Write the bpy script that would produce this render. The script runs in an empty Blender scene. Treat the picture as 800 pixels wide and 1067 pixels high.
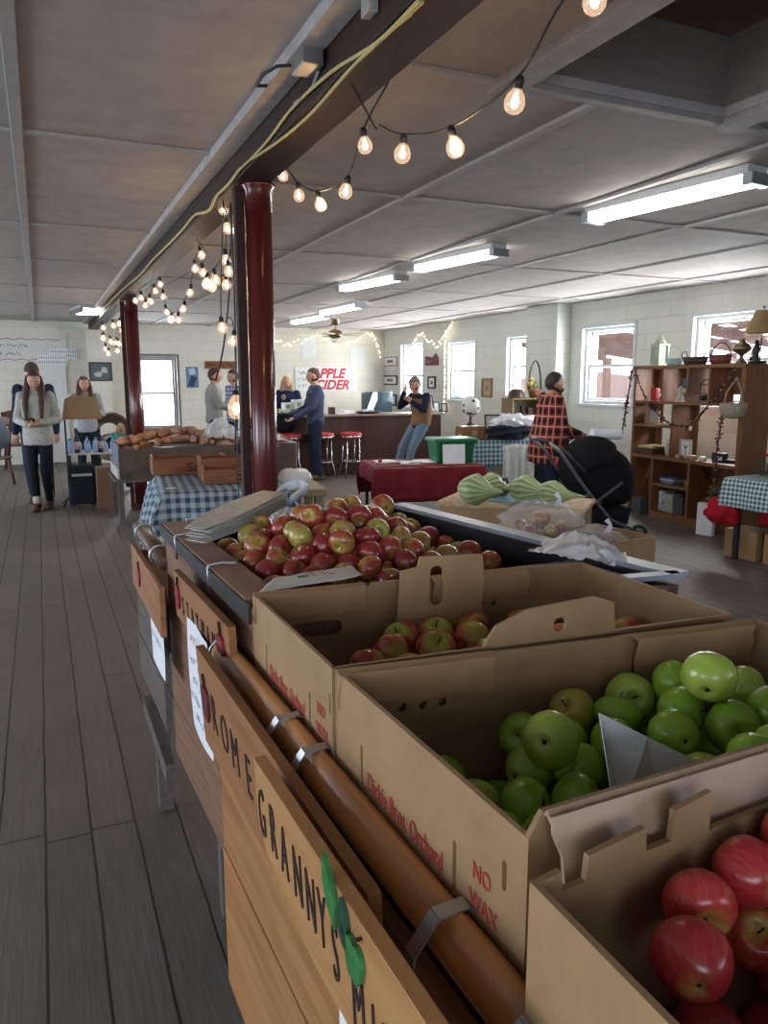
import bpy, bmesh, math, random
from math import sin, cos, pi, sqrt, atan, atan2, radians, hypot
from mathutils import Matrix, Vector, noise
from mathutils.geometry import tessellate_polygon
random.seed(7)
SC = bpy.context.scene
COL = SC.collection
# ------------------------------------------------------------------ camera geometry (used to read real positions off the picture)
FPX = 790.0; PITCH = atan(137/FPX); YAW = atan(360*cos(PITCH)/FPX); EYE = 1.6
_fw = Vector((sin(YAW)*cos(PITCH), cos(YAW)*cos(PITCH), -sin(PITCH)))
_rt = Vector((cos(YAW), -sin(YAW), 0)); _up = _rt.cross(_fw)
def ray(px, py): return _fw + _rt*((px-400)/FPX) - _up*((py-533.5)/FPX)
def az(px, py, z): d = ray(px, py); return Vector((0, 0, EYE)) + d*((z-EYE)/d.z)
def ay(px, py, y): d = ray(px, py); return Vector((0, 0, EYE)) + d*(y/d.y)
def ax(px, py, x): d = ray(px, py); return Vector((0, 0, EYE)) + d*(x/d.x)
def aw(px, py, w): return Vector((0, 0, EYE)) + ray(px, py)*w
# ------------------------------------------------------------------ materials
def _nt(name):
    m = bpy.data.materials.new(name); m.use_nodes = True
    nt = m.node_tree; b = nt.nodes['Principled BSDF']
    return m, nt, b
def N(nt, t, **kw):
    n = nt.nodes.new(t)
    for k, v in kw.items():
        if k[0] == 'i' and k[1:].isdigit(): n.inputs[int(k[1:])].default_value = v
        else: setattr(n, k, v)
    return n
def L(nt, a, ai, b, bi): nt.links.new(a.outputs[ai], b.inputs[bi])
def M2(nt, op, a, b=None, c=None):
    n = nt.nodes.new('ShaderNodeMath'); n.operation = op
    for i, q in enumerate((a, b, c)):
        if q is None: continue
        if isinstance(q, (int, float)): n.inputs[i].default_value = q
        else: nt.links.new(q, n.inputs[i])
    return n.outputs[0]
def ramp(nt, fac, stops):
    r = nt.nodes.new('ShaderNodeValToRGB'); e = r.color_ramp.elements
    while len(e) < len(stops): e.new(0.5)
    for q, (p, c) in zip(e, stops): q.position = p; q.color = (*c, 1) if len(c) == 3 else c
    nt.links.new(fac, r.inputs[0]); return r.outputs[0]
def mixc(nt, fac, a, b, bt='MIX'):
    n = nt.nodes.new('ShaderNodeMix'); n.data_type = 'RGBA'; n.blend_type = bt
    for sock, q in ((n.inputs[0], fac), (n.inputs[6], a), (n.inputs[7], b)):
        if isinstance(q, (int, float)): sock.default_value = q
        elif isinstance(q, (tuple, list)): sock.default_value = (*q[:3], 1)
        else: nt.links.new(q, sock)
    return n.outputs[2]
def setspec(b, v): b.inputs['Specular IOR Level'].default_value = v
def coords(nt, kind='Object', scale=(1, 1, 1)):
    tc = nt.nodes.new('ShaderNodeTexCoord'); mp = nt.nodes.new('ShaderNodeMapping')
    mp.inputs['Scale'].default_value = scale
    nt.links.new(tc.outputs[kind], mp.inputs[0]); return mp.outputs[0]
def noisef(nt, vec, scale, detail=4, rough=.6):
    n = N(nt, 'ShaderNodeTexNoise'); n.inputs['Scale'].default_value = scale
    n.inputs['Detail'].default_value = detail; n.inputs['Roughness'].default_value = rough
    nt.links.new(vec, n.inputs['Vector']); return n.outputs['Fac']
def bump(nt, b, h, s=.3, d=.01):
    n = N(nt, 'ShaderNodeBump'); n.inputs['Strength'].default_value = s; n.inputs['Distance'].default_value = d
    nt.links.new(h, n.inputs['Height']); nt.links.new(n.outputs[0], b.inputs['Normal'])
_mc = {}
def pm(name, c1, c2=None, rough=.6, sc=8, st=(1, 1, 1), bs=.15, metal=0, spec=.4, bd=.005, **kw):
    """plain procedural material: two tones mottled by noise + bump"""
    if name in _mc: return _mc[name]
    m, nt, b = _nt(name); c2 = c2 or tuple(x*.8 for x in c1)
    v = coords(nt, 'Object', st); f = noisef(nt, v, sc)
    nt.links.new(ramp(nt, f, [(.3, c1), (.7, c2)]), b.inputs['Base Color'])
    b.inputs['Roughness'].default_value = rough; b.inputs['Metallic'].default_value = metal; setspec(b, spec)
    if bs: bump(nt, b, f, bs, bd)
    for k, v_ in kw.items(): b.inputs[k.replace('_', ' ')].default_value = v_
    _mc[name] = m; return m
def woodm(name, c1, c2, c3=None, axis=1, rough=.6, sc=3.0, bs=.2, planks=None, spec=.3, gap=(.02, .015, .01), vary=.25):
    """wood with grain along axis; planks=(axis,width) adds boards with dark joints"""
    m, nt, b = _nt(name)
    st = [14, 14, 14]; st[axis] = 1.2
    v = coords(nt, 'Object', tuple(st)); c3 = c3 or c1
    f = noisef(nt, v, sc, 6, .65)
    w = N(nt, 'ShaderNodeTexNoise'); w.inputs['Scale'].default_value = 2.2; w.inputs['Detail'].default_value = 3
    nt.links.new(coords(nt, 'Object'), w.inputs['Vector'])
    col = ramp(nt, f, [(.25, c2), (.5, c1), (.75, c3)])
    col = mixc(nt, M2(nt, 'MULTIPLY', w.outputs['Fac'], .35), col, c2)
    h = f
    if planks:
        pa, pw, off = planks
        sx = N(nt, 'ShaderNodeSeparateXYZ'); nt.links.new(coords(nt, 'Object'), sx.inputs[0])
        q = M2(nt, 'DIVIDE', M2(nt, 'ADD', sx.outputs[pa], off), pw)
        fr = M2(nt, 'FRACT', q); idn = N(nt, 'ShaderNodeTexWhiteNoise', noise_dimensions='1D')
        nt.links.new(M2(nt, 'FLOOR', q), idn.inputs['W'])
        col = mixc(nt, M2(nt, 'MULTIPLY', idn.outputs[0], vary), col, c2)
        g = M2(nt, 'LESS_THAN', M2(nt, 'ABSOLUTE', M2(nt, 'SUBTRACT', fr, .5)), .5-.004/pw)
        col = mixc(nt, g, gap, col); h = M2(nt, 'MULTIPLY', g, M2(nt, 'ADD', M2(nt, 'MULTIPLY', f, .3), .7))
    nt.links.new(col, b.inputs['Base Color']); b.inputs['Roughness'].default_value = rough; setspec(b, spec)
    bump(nt, b, h, bs, .006); return m
def floor_mat():
    m, nt, b = _nt('floor_boards')
    co = coords(nt, 'Object'); sx = N(nt, 'ShaderNodeSeparateXYZ'); nt.links.new(co, sx.inputs[0])
    W = .152
    wob = M2(nt, 'MULTIPLY', M2(nt, 'SUBTRACT', noisef(nt, coords(nt, 'Object', (1, .8, 1)), 3, 3), .5), .014)
    q = M2(nt, 'DIVIDE', M2(nt, 'ADD', M2(nt, 'ADD', sx.outputs[0], wob), 10.0), W)
    fr = M2(nt, 'FRACT', q); idx = M2(nt, 'FLOOR', q)
    wn = N(nt, 'ShaderNodeTexWhiteNoise', noise_dimensions='1D'); nt.links.new(idx, wn.inputs['W'])
    yy = M2(nt, 'DIVIDE', M2(nt, 'ADD', sx.outputs[1], M2(nt, 'MULTIPLY', wn.outputs[0], 9.0)), 3.1)
    fy = M2(nt, 'FRACT', yy); idy = M2(nt, 'FLOOR', yy)
    cb = N(nt, 'ShaderNodeCombineXYZ'); nt.links.new(idx, cb.inputs[0]); nt.links.new(idy, cb.inputs[1])
    w2 = N(nt, 'ShaderNodeTexWhiteNoise', noise_dimensions='3D'); nt.links.new(cb.outputs[0], w2.inputs['Vector'])
    grain = noisef(nt, coords(nt, 'Object', (26, 1.6, 1)), 3.5, 8, .72)
    big = noisef(nt, co, 1.3, 5, .65)
    col = ramp(nt, grain, [(.2, (.034, .027, .022)), (.5, (.10, .082, .068)), (.8, (.2, .168, .14))])
    col = mixc(nt, M2(nt, 'MULTIPLY', w2.outputs[0], .5), col, (.055, .044, .037))
    col = mixc(nt, M2(nt, 'MULTIPLY', M2(nt, 'POWER', big, 2.0), .8), col, (.19, .16, .13))
    gx = M2(nt, 'LESS_THAN', M2(nt, 'ABSOLUTE', M2(nt, 'SUBTRACT', fr, .5)), .472)
    gy = M2(nt, 'LESS_THAN', M2(nt, 'ABSOLUTE', M2(nt, 'SUBTRACT', fy, .5)), .4988)
    g = M2(nt, 'MULTIPLY', gx, gy)
    col = mixc(nt, g, (.012, .01, .009), col)
    nt.links.new(col, b.inputs['Base Color'])
    nt.links.new(M2(nt, 'ADD', M2(nt, 'MULTIPLY', grain, .3), .42), b.inputs['Roughness']); setspec(b, .45)
    bump(nt, b, M2(nt, 'MULTIPLY', g, M2(nt, 'ADD', M2(nt, 'MULTIPLY', grain, .5), .5)), .5, .008)
    return m
def block_mat(name, c1, c2, ax_u=0):
    """painted concrete block: running bond, ax_u = horizontal axis index"""
    m, nt, b = _nt(name)
    sx = N(nt, 'ShaderNodeSeparateXYZ'); nt.links.new(coords(nt, 'Object'), sx.inputs[0])
    cb = N(nt, 'ShaderNodeCombineXYZ'); nt.links.new(sx.outputs[ax_u], cb.inputs[0]); nt.links.new(sx.outputs[2], cb.inputs[1])
    br = N(nt, 'ShaderNodeTexBrick'); nt.links.new(cb.outputs[0], br.inputs['Vector'])
    for k, v in (('Scale', 1), ('Mortar Size', .006), ('Mortar Smooth', .3), ('Brick Width', .4), ('Row Height', .2)): br.inputs[k].default_value = v
    br.inputs['Color1'].default_value = (*c1, 1); br.inputs['Color2'].default_value = (*[x*.985 for x in c1], 1); br.inputs['Mortar'].default_value = (*[x*.98 for x in c2], 1)
    n1 = noisef(nt, coords(nt, 'Object'), 30, 6, .7); n2 = noisef(nt, coords(nt, 'Object'), 2.0, 4, .6)
    col = mixc(nt, M2(nt, 'MULTIPLY', ramp(nt, n2, [(.45, (0, 0, 0)), (.65, (1, 1, 1))]), .45), br.outputs[0], c2)
    col = mixc(nt, ramp(nt, n1, [(.62, (0, 0, 0)), (.7, (.5, .5, .5))]), col, tuple(x*.6 for x in c2))
    nt.links.new(col, b.inputs['Base Color']); b.inputs['Roughness'].default_value = .75; setspec(b, .25)
    bump(nt, b, M2(nt, 'ADD', M2(nt, 'MULTIPLY', br.outputs['Fac'], -.45), M2(nt, 'MULTIPLY', n1, .35)), .5, .01)
    return m
def card_mat(name, c=(.38, .235, .115), c2=(.29, .172, .08)):
    m, nt, b = _nt(name)
    f = noisef(nt, coords(nt, 'Object', (3, 3, 60)), 3, 3); g = noisef(nt, coords(nt, 'Object'), 9, 5)
    col = mixc(nt, ramp(nt, g, [(.35, (0, 0, 0)), (.7, (1, 1, 1))]), c, c2)
    col = mixc(nt, M2(nt, 'MULTIPLY', f, .25), col, tuple(x*.7 for x in c2))
    nt.links.new(col, b.inputs['Base Color']); b.inputs['Roughness'].default_value = .62; setspec(b, .35)
    bump(nt, b, M2(nt, 'ADD', M2(nt, 'MULTIPLY', f, .4), g), .12, .004); return m
def apple_mat(name, side, blush, top, amt=.5, spots=.3, rough=.28):
    """skin: streaks round the axis, paler round the stem; axis = local z, radius about 1 (Generated coords)"""
    m, nt, b = _nt(name)
    tc = nt.nodes.new('ShaderNodeTexCoord'); oi = nt.nodes.new('ShaderNodeObjectInfo')
    sub = N(nt, 'ShaderNodeVectorMath', operation='SUBTRACT'); nt.links.new(tc.outputs['Generated'], sub.inputs[0]); sub.inputs[1].default_value = (.5, .5, .5)
    sx = N(nt, 'ShaderNodeSeparateXYZ'); nt.links.new(sub.outputs[0], sx.inputs[0])
    ang = M2(nt, 'ARCTAN2', sx.outputs[1], sx.outputs[0])
    ofs = M2(nt, 'MULTIPLY', oi.outputs['Random'], 40.0)
    cb = N(nt, 'ShaderNodeCombineXYZ')
    nt.links.new(M2(nt, 'MULTIPLY', M2(nt, 'COSINE', ang), 4), cb.inputs[0]); nt.links.new(M2(nt, 'MULTIPLY', M2(nt, 'SINE', ang), 4), cb.inputs[1])
    nt.links.new(M2(nt, 'ADD', M2(nt, 'MULTIPLY', sx.outputs[2], 1.6), ofs), cb.inputs[2])
    st = noisef(nt, cb.outputs[0], 3.2, 5, .65)
    ad = N(nt, 'ShaderNodeVectorMath', operation='ADD'); nt.links.new(sub.outputs[0], ad.inputs[0])
    cc = N(nt, 'ShaderNodeCombineXYZ'); nt.links.new(ofs, cc.inputs[0]); nt.links.new(ofs, cc.inputs[1]); nt.links.new(cc.outputs[0], ad.inputs[1])
    big = noisef(nt, ad.outputs[0], 1.7, 2, .5)
    rad = M2(nt, 'SQRT', M2(nt, 'ADD', M2(nt, 'MULTIPLY', sx.outputs[0], sx.outputs[0]), M2(nt, 'MULTIPLY', sx.outputs[1], sx.outputs[1])))
    pole = M2(nt, 'SUBTRACT', 1.0, M2(nt, 'MULTIPLY', rad, 2.6))
    poleu = N(nt, 'ShaderNodeClamp'); nt.links.new(pole, poleu.inputs[0])
    f = M2(nt, 'ADD', M2(nt, 'MULTIPLY', st, .55), M2(nt, 'MULTIPLY', big, .9))
    f = M2(nt, 'ADD', f, M2(nt, 'MULTIPLY', oi.outputs['Random'], .12))
    lo = 1.02-amt*.62
    mask = ramp(nt, M2(nt, 'SUBTRACT', f, M2(nt, 'MULTIPLY', poleu.outputs[0], .45)), [(max(lo-.3, 0.01), (0, 0, 0)), (min(lo+.02, .99), (1, 1, 1))])
    col = mixc(nt, mask, top, side)
    col = mixc(nt, ramp(nt, st, [(.38, (0, 0, 0)), (.66, (.9, .9, .9))]), col, blush, 'MIX')
    col = mixc(nt, ramp(nt, M2(nt, 'SUBTRACT', f, M2(nt, 'MULTIPLY', poleu.outputs[0], .5)), [(max(lo-.3, .01), (1, 1, 1)), (lo, (0, 0, 0))]), col, top)
    vo = N(nt, 'ShaderNodeTexVoronoi'); vo.inputs['Scale'].default_value = 26; nt.links.new(tc.outputs['Generated'], vo.inputs['Vector'])
    sp = ramp(nt, vo.outputs['Distance'], [(.07, (1, 1, 1)), (.13, (0, 0, 0))])
    col = mixc(nt, M2(nt, 'MULTIPLY', sp, spots), col, (.75, .62, .35))
    nt.links.new(col, b.inputs['Base Color']); b.inputs['Roughness'].default_value = rough; setspec(b, .5)
    b.inputs['Coat Weight'].default_value = .25; b.inputs['Coat Roughness'].default_value = .15
    return m
def gingham_mat(name, c_dark, c_light, size=.03, rough=.85):
    m, nt, b = _nt(name)
    sx = N(nt, 'ShaderNodeSeparateXYZ'); nt.links.new(coords(nt, 'UV'), sx.inputs[0])
    a = M2(nt, 'LESS_THAN', M2(nt, 'FRACT', M2(nt, 'DIVIDE', sx.outputs[0], size*2)), .5)
    c = M2(nt, 'LESS_THAN', M2(nt, 'FRACT', M2(nt, 'DIVIDE', sx.outputs[1], size*2)), .5)
    f = M2(nt, 'MULTIPLY', M2(nt, 'ADD', a, c), .5)
    w = noisef(nt, coords(nt, 'UV'), 400, 1)
    nt.links.new(mixc(nt, f, c_light, c_dark), b.inputs['Base Color']); b.inputs['Roughness'].default_value = rough; setspec(b, .15)
    bump(nt, b, w, .1, .001); return m
def plaid_mat(name, base, dark, line, sz=.09):
    m, nt, b = _nt(name)
    sx = N(nt, 'ShaderNodeSeparateXYZ'); nt.links.new(coords(nt, 'Object'), sx.inputs[0])
    u = M2(nt, 'DIVIDE', M2(nt, 'ADD', sx.outputs[0], sx.outputs[1]), sz); v = M2(nt, 'DIVIDE', sx.outputs[2], sz)
    def band(q, lo, hi): fr = M2(nt, 'FRACT', q); return M2(nt, 'MULTIPLY', M2(nt, 'GREATER_THAN', fr, lo), M2(nt, 'LESS_THAN', fr, hi))
    d = M2(nt, 'MULTIPLY', M2(nt, 'ADD', band(u, 0, .5), band(v, 0, .5)), .5)
    col = mixc(nt, d, base, dark)
    ln = M2(nt, 'MAXIMUM', band(u, .68, .8), band(v, .68, .8))
    col = mixc(nt, M2(nt, 'MULTIPLY', ln, .75), col, line)
    nt.links.new(col, b.inputs['Base Color']); b.inputs['Roughness'].default_value = .9; setspec(b, .15); return m
def plastic_mat(name, tint=(.85, .87, .9), transp=.5):
    m, nt, b = _nt(name); out = nt.nodes['Material Output']
    tr = N(nt, 'ShaderNodeBsdfTransparent'); tr.inputs[0].default_value = (.95, .96, .97, 1)
    tl = N(nt, 'ShaderNodeBsdfTranslucent'); tl.inputs[0].default_value = (*tint, 1)
    b.inputs['Base Color'].default_value = (*tint, 1); b.inputs['Roughness'].default_value = .22; setspec(b, .7)
    m1 = N(nt, 'ShaderNodeMixShader'); m1.inputs[0].default_value = .35; nt.links.new(b.outputs[0], m1.inputs[1]); nt.links.new(tl.outputs[0], m1.inputs[2])
    m2 = N(nt, 'ShaderNodeMixShader'); m2.inputs[0].default_value = transp; nt.links.new(m1.outputs[0], m2.inputs[1]); nt.links.new(tr.outputs[0], m2.inputs[2])
    nt.links.new(m2.outputs[0], out.inputs[0]); f = noisef(nt, coords(nt, 'Object'), 22, 3)
    bump(nt, b, f, .5, .01); return m
def emit_mat(name, c, s):
    m, nt, b = _nt(name); b.inputs['Base Color'].default_value = (*c, 1)
    b.inputs['Emission Color'].default_value = (*c, 1); b.inputs['Emission Strength'].default_value = s; return m
def flat(name, c, rough=.6, metal=0, spec=.4, **kw): return pm(name, c, tuple(x*.9 for x in c), rough, 12, bs=0, metal=metal, spec=spec, **kw)
def glass_mat(name):
    m, nt, b = _nt(name); out = nt.nodes['Material Output']
    tr = N(nt, 'ShaderNodeBsdfTransparent'); gl = N(nt, 'ShaderNodeBsdfGlossy'); gl.inputs['Roughness'].default_value = .04
    fr = N(nt, 'ShaderNodeFresnel'); fr.inputs[0].default_value = 1.35
    mx = N(nt, 'ShaderNodeMixShader'); mx.inputs[0].default_value = .06; L(nt, tr, 0, mx, 1); L(nt, gl, 0, mx, 2); nt.links.new(mx.outputs[0], out.inputs[0]); return m
# ------------------------------------------------------------------ mesh builder
class MB:
    def __init__(s): s.v = []; s.f = []; s.m = []; s.s = []; s.uv = {}; s.T = Matrix.Identity(4); s.mi = 0
    def add(s, vs, fs, smooth=False, mi=None):
        o = len(s.v); s.v += [s.T @ Vector(p) for p in vs]
        s.f += [tuple(o+i for i in f) for f in fs]; s.m += [s.mi if mi is None else mi]*len(fs); s.s += [smooth]*len(fs); return s
    def box(s, c, d, rz=0, rot=None, mi=None, tap=1):
        x, y, z = (q/2 for q in d); R = rot if rot is not None else Matrix.Rotation(rz, 3, 'Z')
        vs = [Vector(c)+R @ Vector((a*x*(tap if e > 0 else 1), b_*y*(tap if e > 0 else 1), e*z)) for e in (-1, 1) for a, b_ in ((-1, -1), (1, -1), (1, 1), (-1, 1))]
        return s.add(vs, [(3, 2, 1, 0), (4, 5, 6, 7), (0, 1, 5, 4), (1, 2, 6, 5), (2, 3, 7, 6), (3, 0, 4, 7)], mi=mi)
    def beam(s, a, b, w, h, up=(0, 0, 1), mi=None):
        a, b = Vector(a), Vector(b); d = (b-a); l = d.length; d.normalize(); r = d.cross(Vector(up))
        if r.length < 1e-4: r = Vector((1, 0, 0))
        r.normalize(); u = r.cross(d); R = Matrix((r, d, u)).transposed()
        return s.box((a+b)/2, (w, l, h), rot=R, mi=mi)
    def ring_loft(s, rings, caps=True, smooth=True, mi=None, closed=False):
        n = len(rings[0]); vs = [p for r in rings for p in r]; fs = []
        k = len(rings)
        for i in range(k if closed else k-1):
            j = (i+1) % k
            fs += [(i*n+q, i*n+(q+1) % n, j*n+(q+1) % n, j*n+q) for q in range(n)]
        if caps and not closed: fs += [tuple(range(n))[::-1], tuple((k-1)*n+q for q in range(n))]
        return s.add(vs, fs, smooth, mi)
    def tube(s, pts, r, n=10, caps=True, mi=None, closed=False):
        pts = [Vector(p) for p in pts]; rr = r if isinstance(r, (list, tuple)) else [r]*len(pts)
        rings = []; pu = None
        for i, p in enumerate(pts):
            a = pts[i-1] if (i > 0 or closed) else p; b = pts[(i+1) % len(pts)] if (i < len(pts)-1 or closed) else p
            d = (b-a).normalized() if (b-a).length > 1e-7 else Vector((0, 0, 1))
            if pu is None: pu = d.orthogonal()
            u = (pu-d*pu.dot(d)); u = u.normalized() if u.length > 1e-5 else d.orthogonal().normalized()
            pu = u; w = d.cross(u)
            rings.append([p+(u*cos(2*pi*q/n)+w*sin(2*pi*q/n))*rr[i] for q in range(n)])
        return s.ring_loft(rings, caps, True, mi, closed)
    def cyl(s, a, b, r0, r1=None, n=16, mi=None):
        r1 = r0 if r1 is None else r1
        a, b = Vector(a), Vector(b); d = (b-a).normalized(); u = d.orthogonal().normalized(); w = d.cross(u)
        ra = [a+(u*cos(2*pi*q/n)+w*sin(2*pi*q/n))*r0 for q in range(n)]; rb = [b+(u*cos(2*pi*q/n)+w*sin(2*pi*q/n))*r1 for q in range(n)]
        o = len(s.v); s.add(ra+rb, [(q, (q+1) % n, n+(q+1) % n, n+q) for q in range(n)], True, mi)
        return s.add(ra+rb, [tuple(range(n))[::-1], tuple(range(n, 2*n))], False, mi)
    def lathe(s, prof, c=(0, 0, 0), n=20, mi=None, sx=1, sy=1):
        c = Vector(c); rings = [[c+Vector((max(r, 1e-4)*cos(2*pi*q/n)*sx, max(r, 1e-4)*sin(2*pi*q/n)*sy, z)) for q in range(n)] for r, z in prof]
        return s.ring_loft(rings, True, True, mi)
    def ball(s, c, r, n=14, mi=None, rot=None, fn=None):
        r = (r, r, r) if isinstance(r, (int, float)) else r; c = Vector(c); k = max(6, n*2//3); rings = []
        for i in range(k+1):
            t = pi*i/k; rg = []
            for q in range(n):
                d = Vector((sin(t)*cos(2*pi*q/n), sin(t)*sin(2*pi*q/n), -cos(t)))
                if i in (0, k): d = Vector((1e-3*cos(2*pi*q/n), 1e-3*sin(2*pi*q/n), -cos(t)))
                g = fn(d) if fn else 1.0
                p = Vector((d.x*r[0], d.y*r[1], d.z*r[2]))*g
                rg.append(c+(rot @ p if rot is not None else p))
            rings.append(rg)
        return s.ring_loft(rings, True, True, mi)
    def quad(s, a, b, c, d, mi=None): return s.add([a, b, c, d], [(0, 1, 2, 3)], mi=mi)
    def panel(s, poly, holes=(), th=.005, o=(0, 0, 0), ex=(1, 0, 0), ey=(0, 0, 1), mi=None, bow=None):
        """extruded 2-D outline with holes; front at o, thickness grows along ex x ey"""
        o, ex, ey = Vector(o), Vector(ex), Vector(ey); nz = ex.cross(ey).normalized()
        def ccw(pl, want):
            a = sum(pl[i][0]*pl[(i+1) % len(pl)][1]-pl[(i+1) % len(pl)][0]*pl[i][1] for i in range(len(pl)))
            return list(pl) if (a > 0) == want else list(pl)[::-1]
        loops = [ccw(poly, True)]+[ccw(h, False) for h in holes]
        p2 = [p for l in loops for p in l]; tris = tessellate_polygon([[Vector((p[0], p[1], 0)) for p in l] for l in loops])
        n = len(p2); P = [o+ex*p[0]+ey*p[1]+(nz*bow(p[0], p[1]) if bow else Vector()) for p in p2]
        fs = []
        for t in tris:
            a, b, c = (p2[i] for i in t); ar = (b[0]-a[0])*(c[1]-a[1])-(c[0]-a[0])*(b[1]-a[1])
            t = tuple(t) if ar < 0 else tuple(t)[::-1]
            fs += [t, tuple(i+n for i in t[::-1])]
        k = 0
        for l in loops:
            m = len(l)
            for i in range(m): a, b = k+i, k+(i+1) % m; fs.append((a, b, b+n, a+n))
            k += m
        return s.add(P+[p+nz*th for p in P], fs, mi=mi)
    def mesh(s, name, inv=None):
        me = bpy.data.meshes.new(name); vs = [inv @ p for p in s.v] if inv is not None else s.v
        me.from_pydata([tuple(p) for p in vs], [], s.f); me.polygons.foreach_set('material_index', s.m); me.polygons.foreach_set('use_smooth', s.s)
        if s.uv:
            uv = me.uv_layers.new(name='uv')
            for lp in me.loops: uv.data[lp.index].uv = s.uv.get(lp.vertex_index, (0, 0))
        me.update(); return me
def rect(x0, y0, x1, y1): return [(x0, y0), (x1, y0), (x1, y1), (x0, y1)]
def slot(cx, cy, w, h, n=6):
    r = h/2; p = []
    for i in range(n+1): a = -pi/2+pi*i/n; p.append((cx+w/2-r+r*cos(a), cy+r*sin(a)))
    for i in range(n+1): a = pi/2+pi*i/n; p.append((cx-w/2+r+r*cos(a), cy+r*sin(a)))
    return p
def circ(cx, cy, r, n=12): return [(cx+r*cos(2*pi*i/n), cy+r*sin(2*pi*i/n)) for i in range(n)]
def bbox_base(vs):
    xs = [p.x for p in vs]; ys = [p.y for p in vs]; zs = [p.z for p in vs]
    return Vector(((min(xs)+max(xs))/2, (min(ys)+max(ys))/2, min(zs)))
def wmat(o):
    m = o.matrix_basis.copy(); p = o.parent
    while p: m = p.matrix_basis @ m; p = p.parent
    return m
def tag(o, label=None, cat=None, group=None, kind=None):
    if label: o['label'] = label
    if cat: o['category'] = cat
    if group: o['group'] = group
    if kind: o['kind'] = kind
    return o
def thing(name, label, cat, loc=(0, 0, 0), rz=0, group=None):
    o = bpy.data.objects.new(name, None); o.empty_display_size = .1; COL.objects.link(o)
    o.location = loc; o.rotation_euler = (0, 0, rz); return tag(o, label, cat, group)
def part(name, mb, mats, parent=None, local=False, label=None, bev=0, sub=0, kind=None, solid=0):
    """link one mesh; vertices are in the room's coordinates unless local=True (then in the parent's)"""
    mats = mats if isinstance(mats, (list, tuple)) else [mats]
    if parent is None: base = bbox_base(mb.v); me = mb.mesh(name, Matrix.Translation(-base))
    elif local: base = Vector(); me = mb.mesh(name)
    else:
        b = wmat(parent).inverted() @ bbox_base(mb.v)
        base = b; me = mb.mesh(name, Matrix.Translation(-b) @ wmat(parent).inverted())
    for m in mats: me.materials.append(m)
    o = bpy.data.objects.new(name, me); COL.objects.link(o); o.location = base
    if parent: o.parent = parent
    if label: o['label'] = label
    if kind: o['kind'] = kind
    if solid: md = o.modifiers.new('t', 'SOLIDIFY'); md.thickness = solid; md.offset = 0
    if bev: md = o.modifiers.new('b', 'BEVEL'); md.width = bev; md.segments = 2; md.limit_method = 'ANGLE'; md.angle_limit = .6
    if sub: md = o.modifiers.new('s', 'SUBSURF'); md.levels = sub; md.render_levels = sub
    return o
def single(name, mb, mats, label, cat, group=None, **kw): return tag(part(name, mb, mats, None, **kw), label, cat, group)
def struct(name, mb, mats, **kw): return tag(part(name, mb, mats, None, **kw), kind='structure')
def copy_tree(o, parent=None):
    c = o.copy(); COL.objects.link(c); c.parent = parent
    for ch in list(KIDS.get(o.name, o.children)): copy_tree(ch, c)
    return c
KIDS = {}
def dup(o, loc=None, rz=None, label=None, group=None, rot=None):
    c = copy_tree(o)
    if loc is not None: c.location = loc
    if rz is not None: c.rotation_euler = (0, 0, rz)
    if rot is not None: c.rotation_euler = rot
    return tag(c, label, None, group)
def bake(o, *mods):
    """apply modifiers so the mesh is final"""
    dg = bpy.context.evaluated_depsgraph_get(); dg.update()
    me = bpy.data.meshes.new_from_object(o.evaluated_get(dg)); o.modifiers.clear(); o.data = me; return o
def remeshed(mb, vox=.015, smooth=4, inv=None, cell=None):
    """one continuous skin round overlapping volumes"""
    me = mb.mesh('tmp'); o = bpy.data.objects.new('tmp', me); COL.objects.link(o)
    r = o.modifiers.new('r', 'REMESH'); r.mode = 'VOXEL'; r.voxel_size = vox; r.use_smooth_shade = True
    if smooth: q = o.modifiers.new('q', 'SMOOTH'); q.iterations = smooth; q.factor = .5
    dg = bpy.context.evaluated_depsgraph_get(); e = o.evaluated_get(dg); m2 = e.to_mesh()
    out = MB(); out.v = [v.co.copy() for v in m2.vertices]; out.f = [tuple(p.vertices) for p in m2.polygons]; out.m = [0]*len(out.f); out.s = [True]*len(out.f)
    e.to_mesh_clear(); bpy.data.objects.remove(o); return out
_tc = {}
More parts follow.
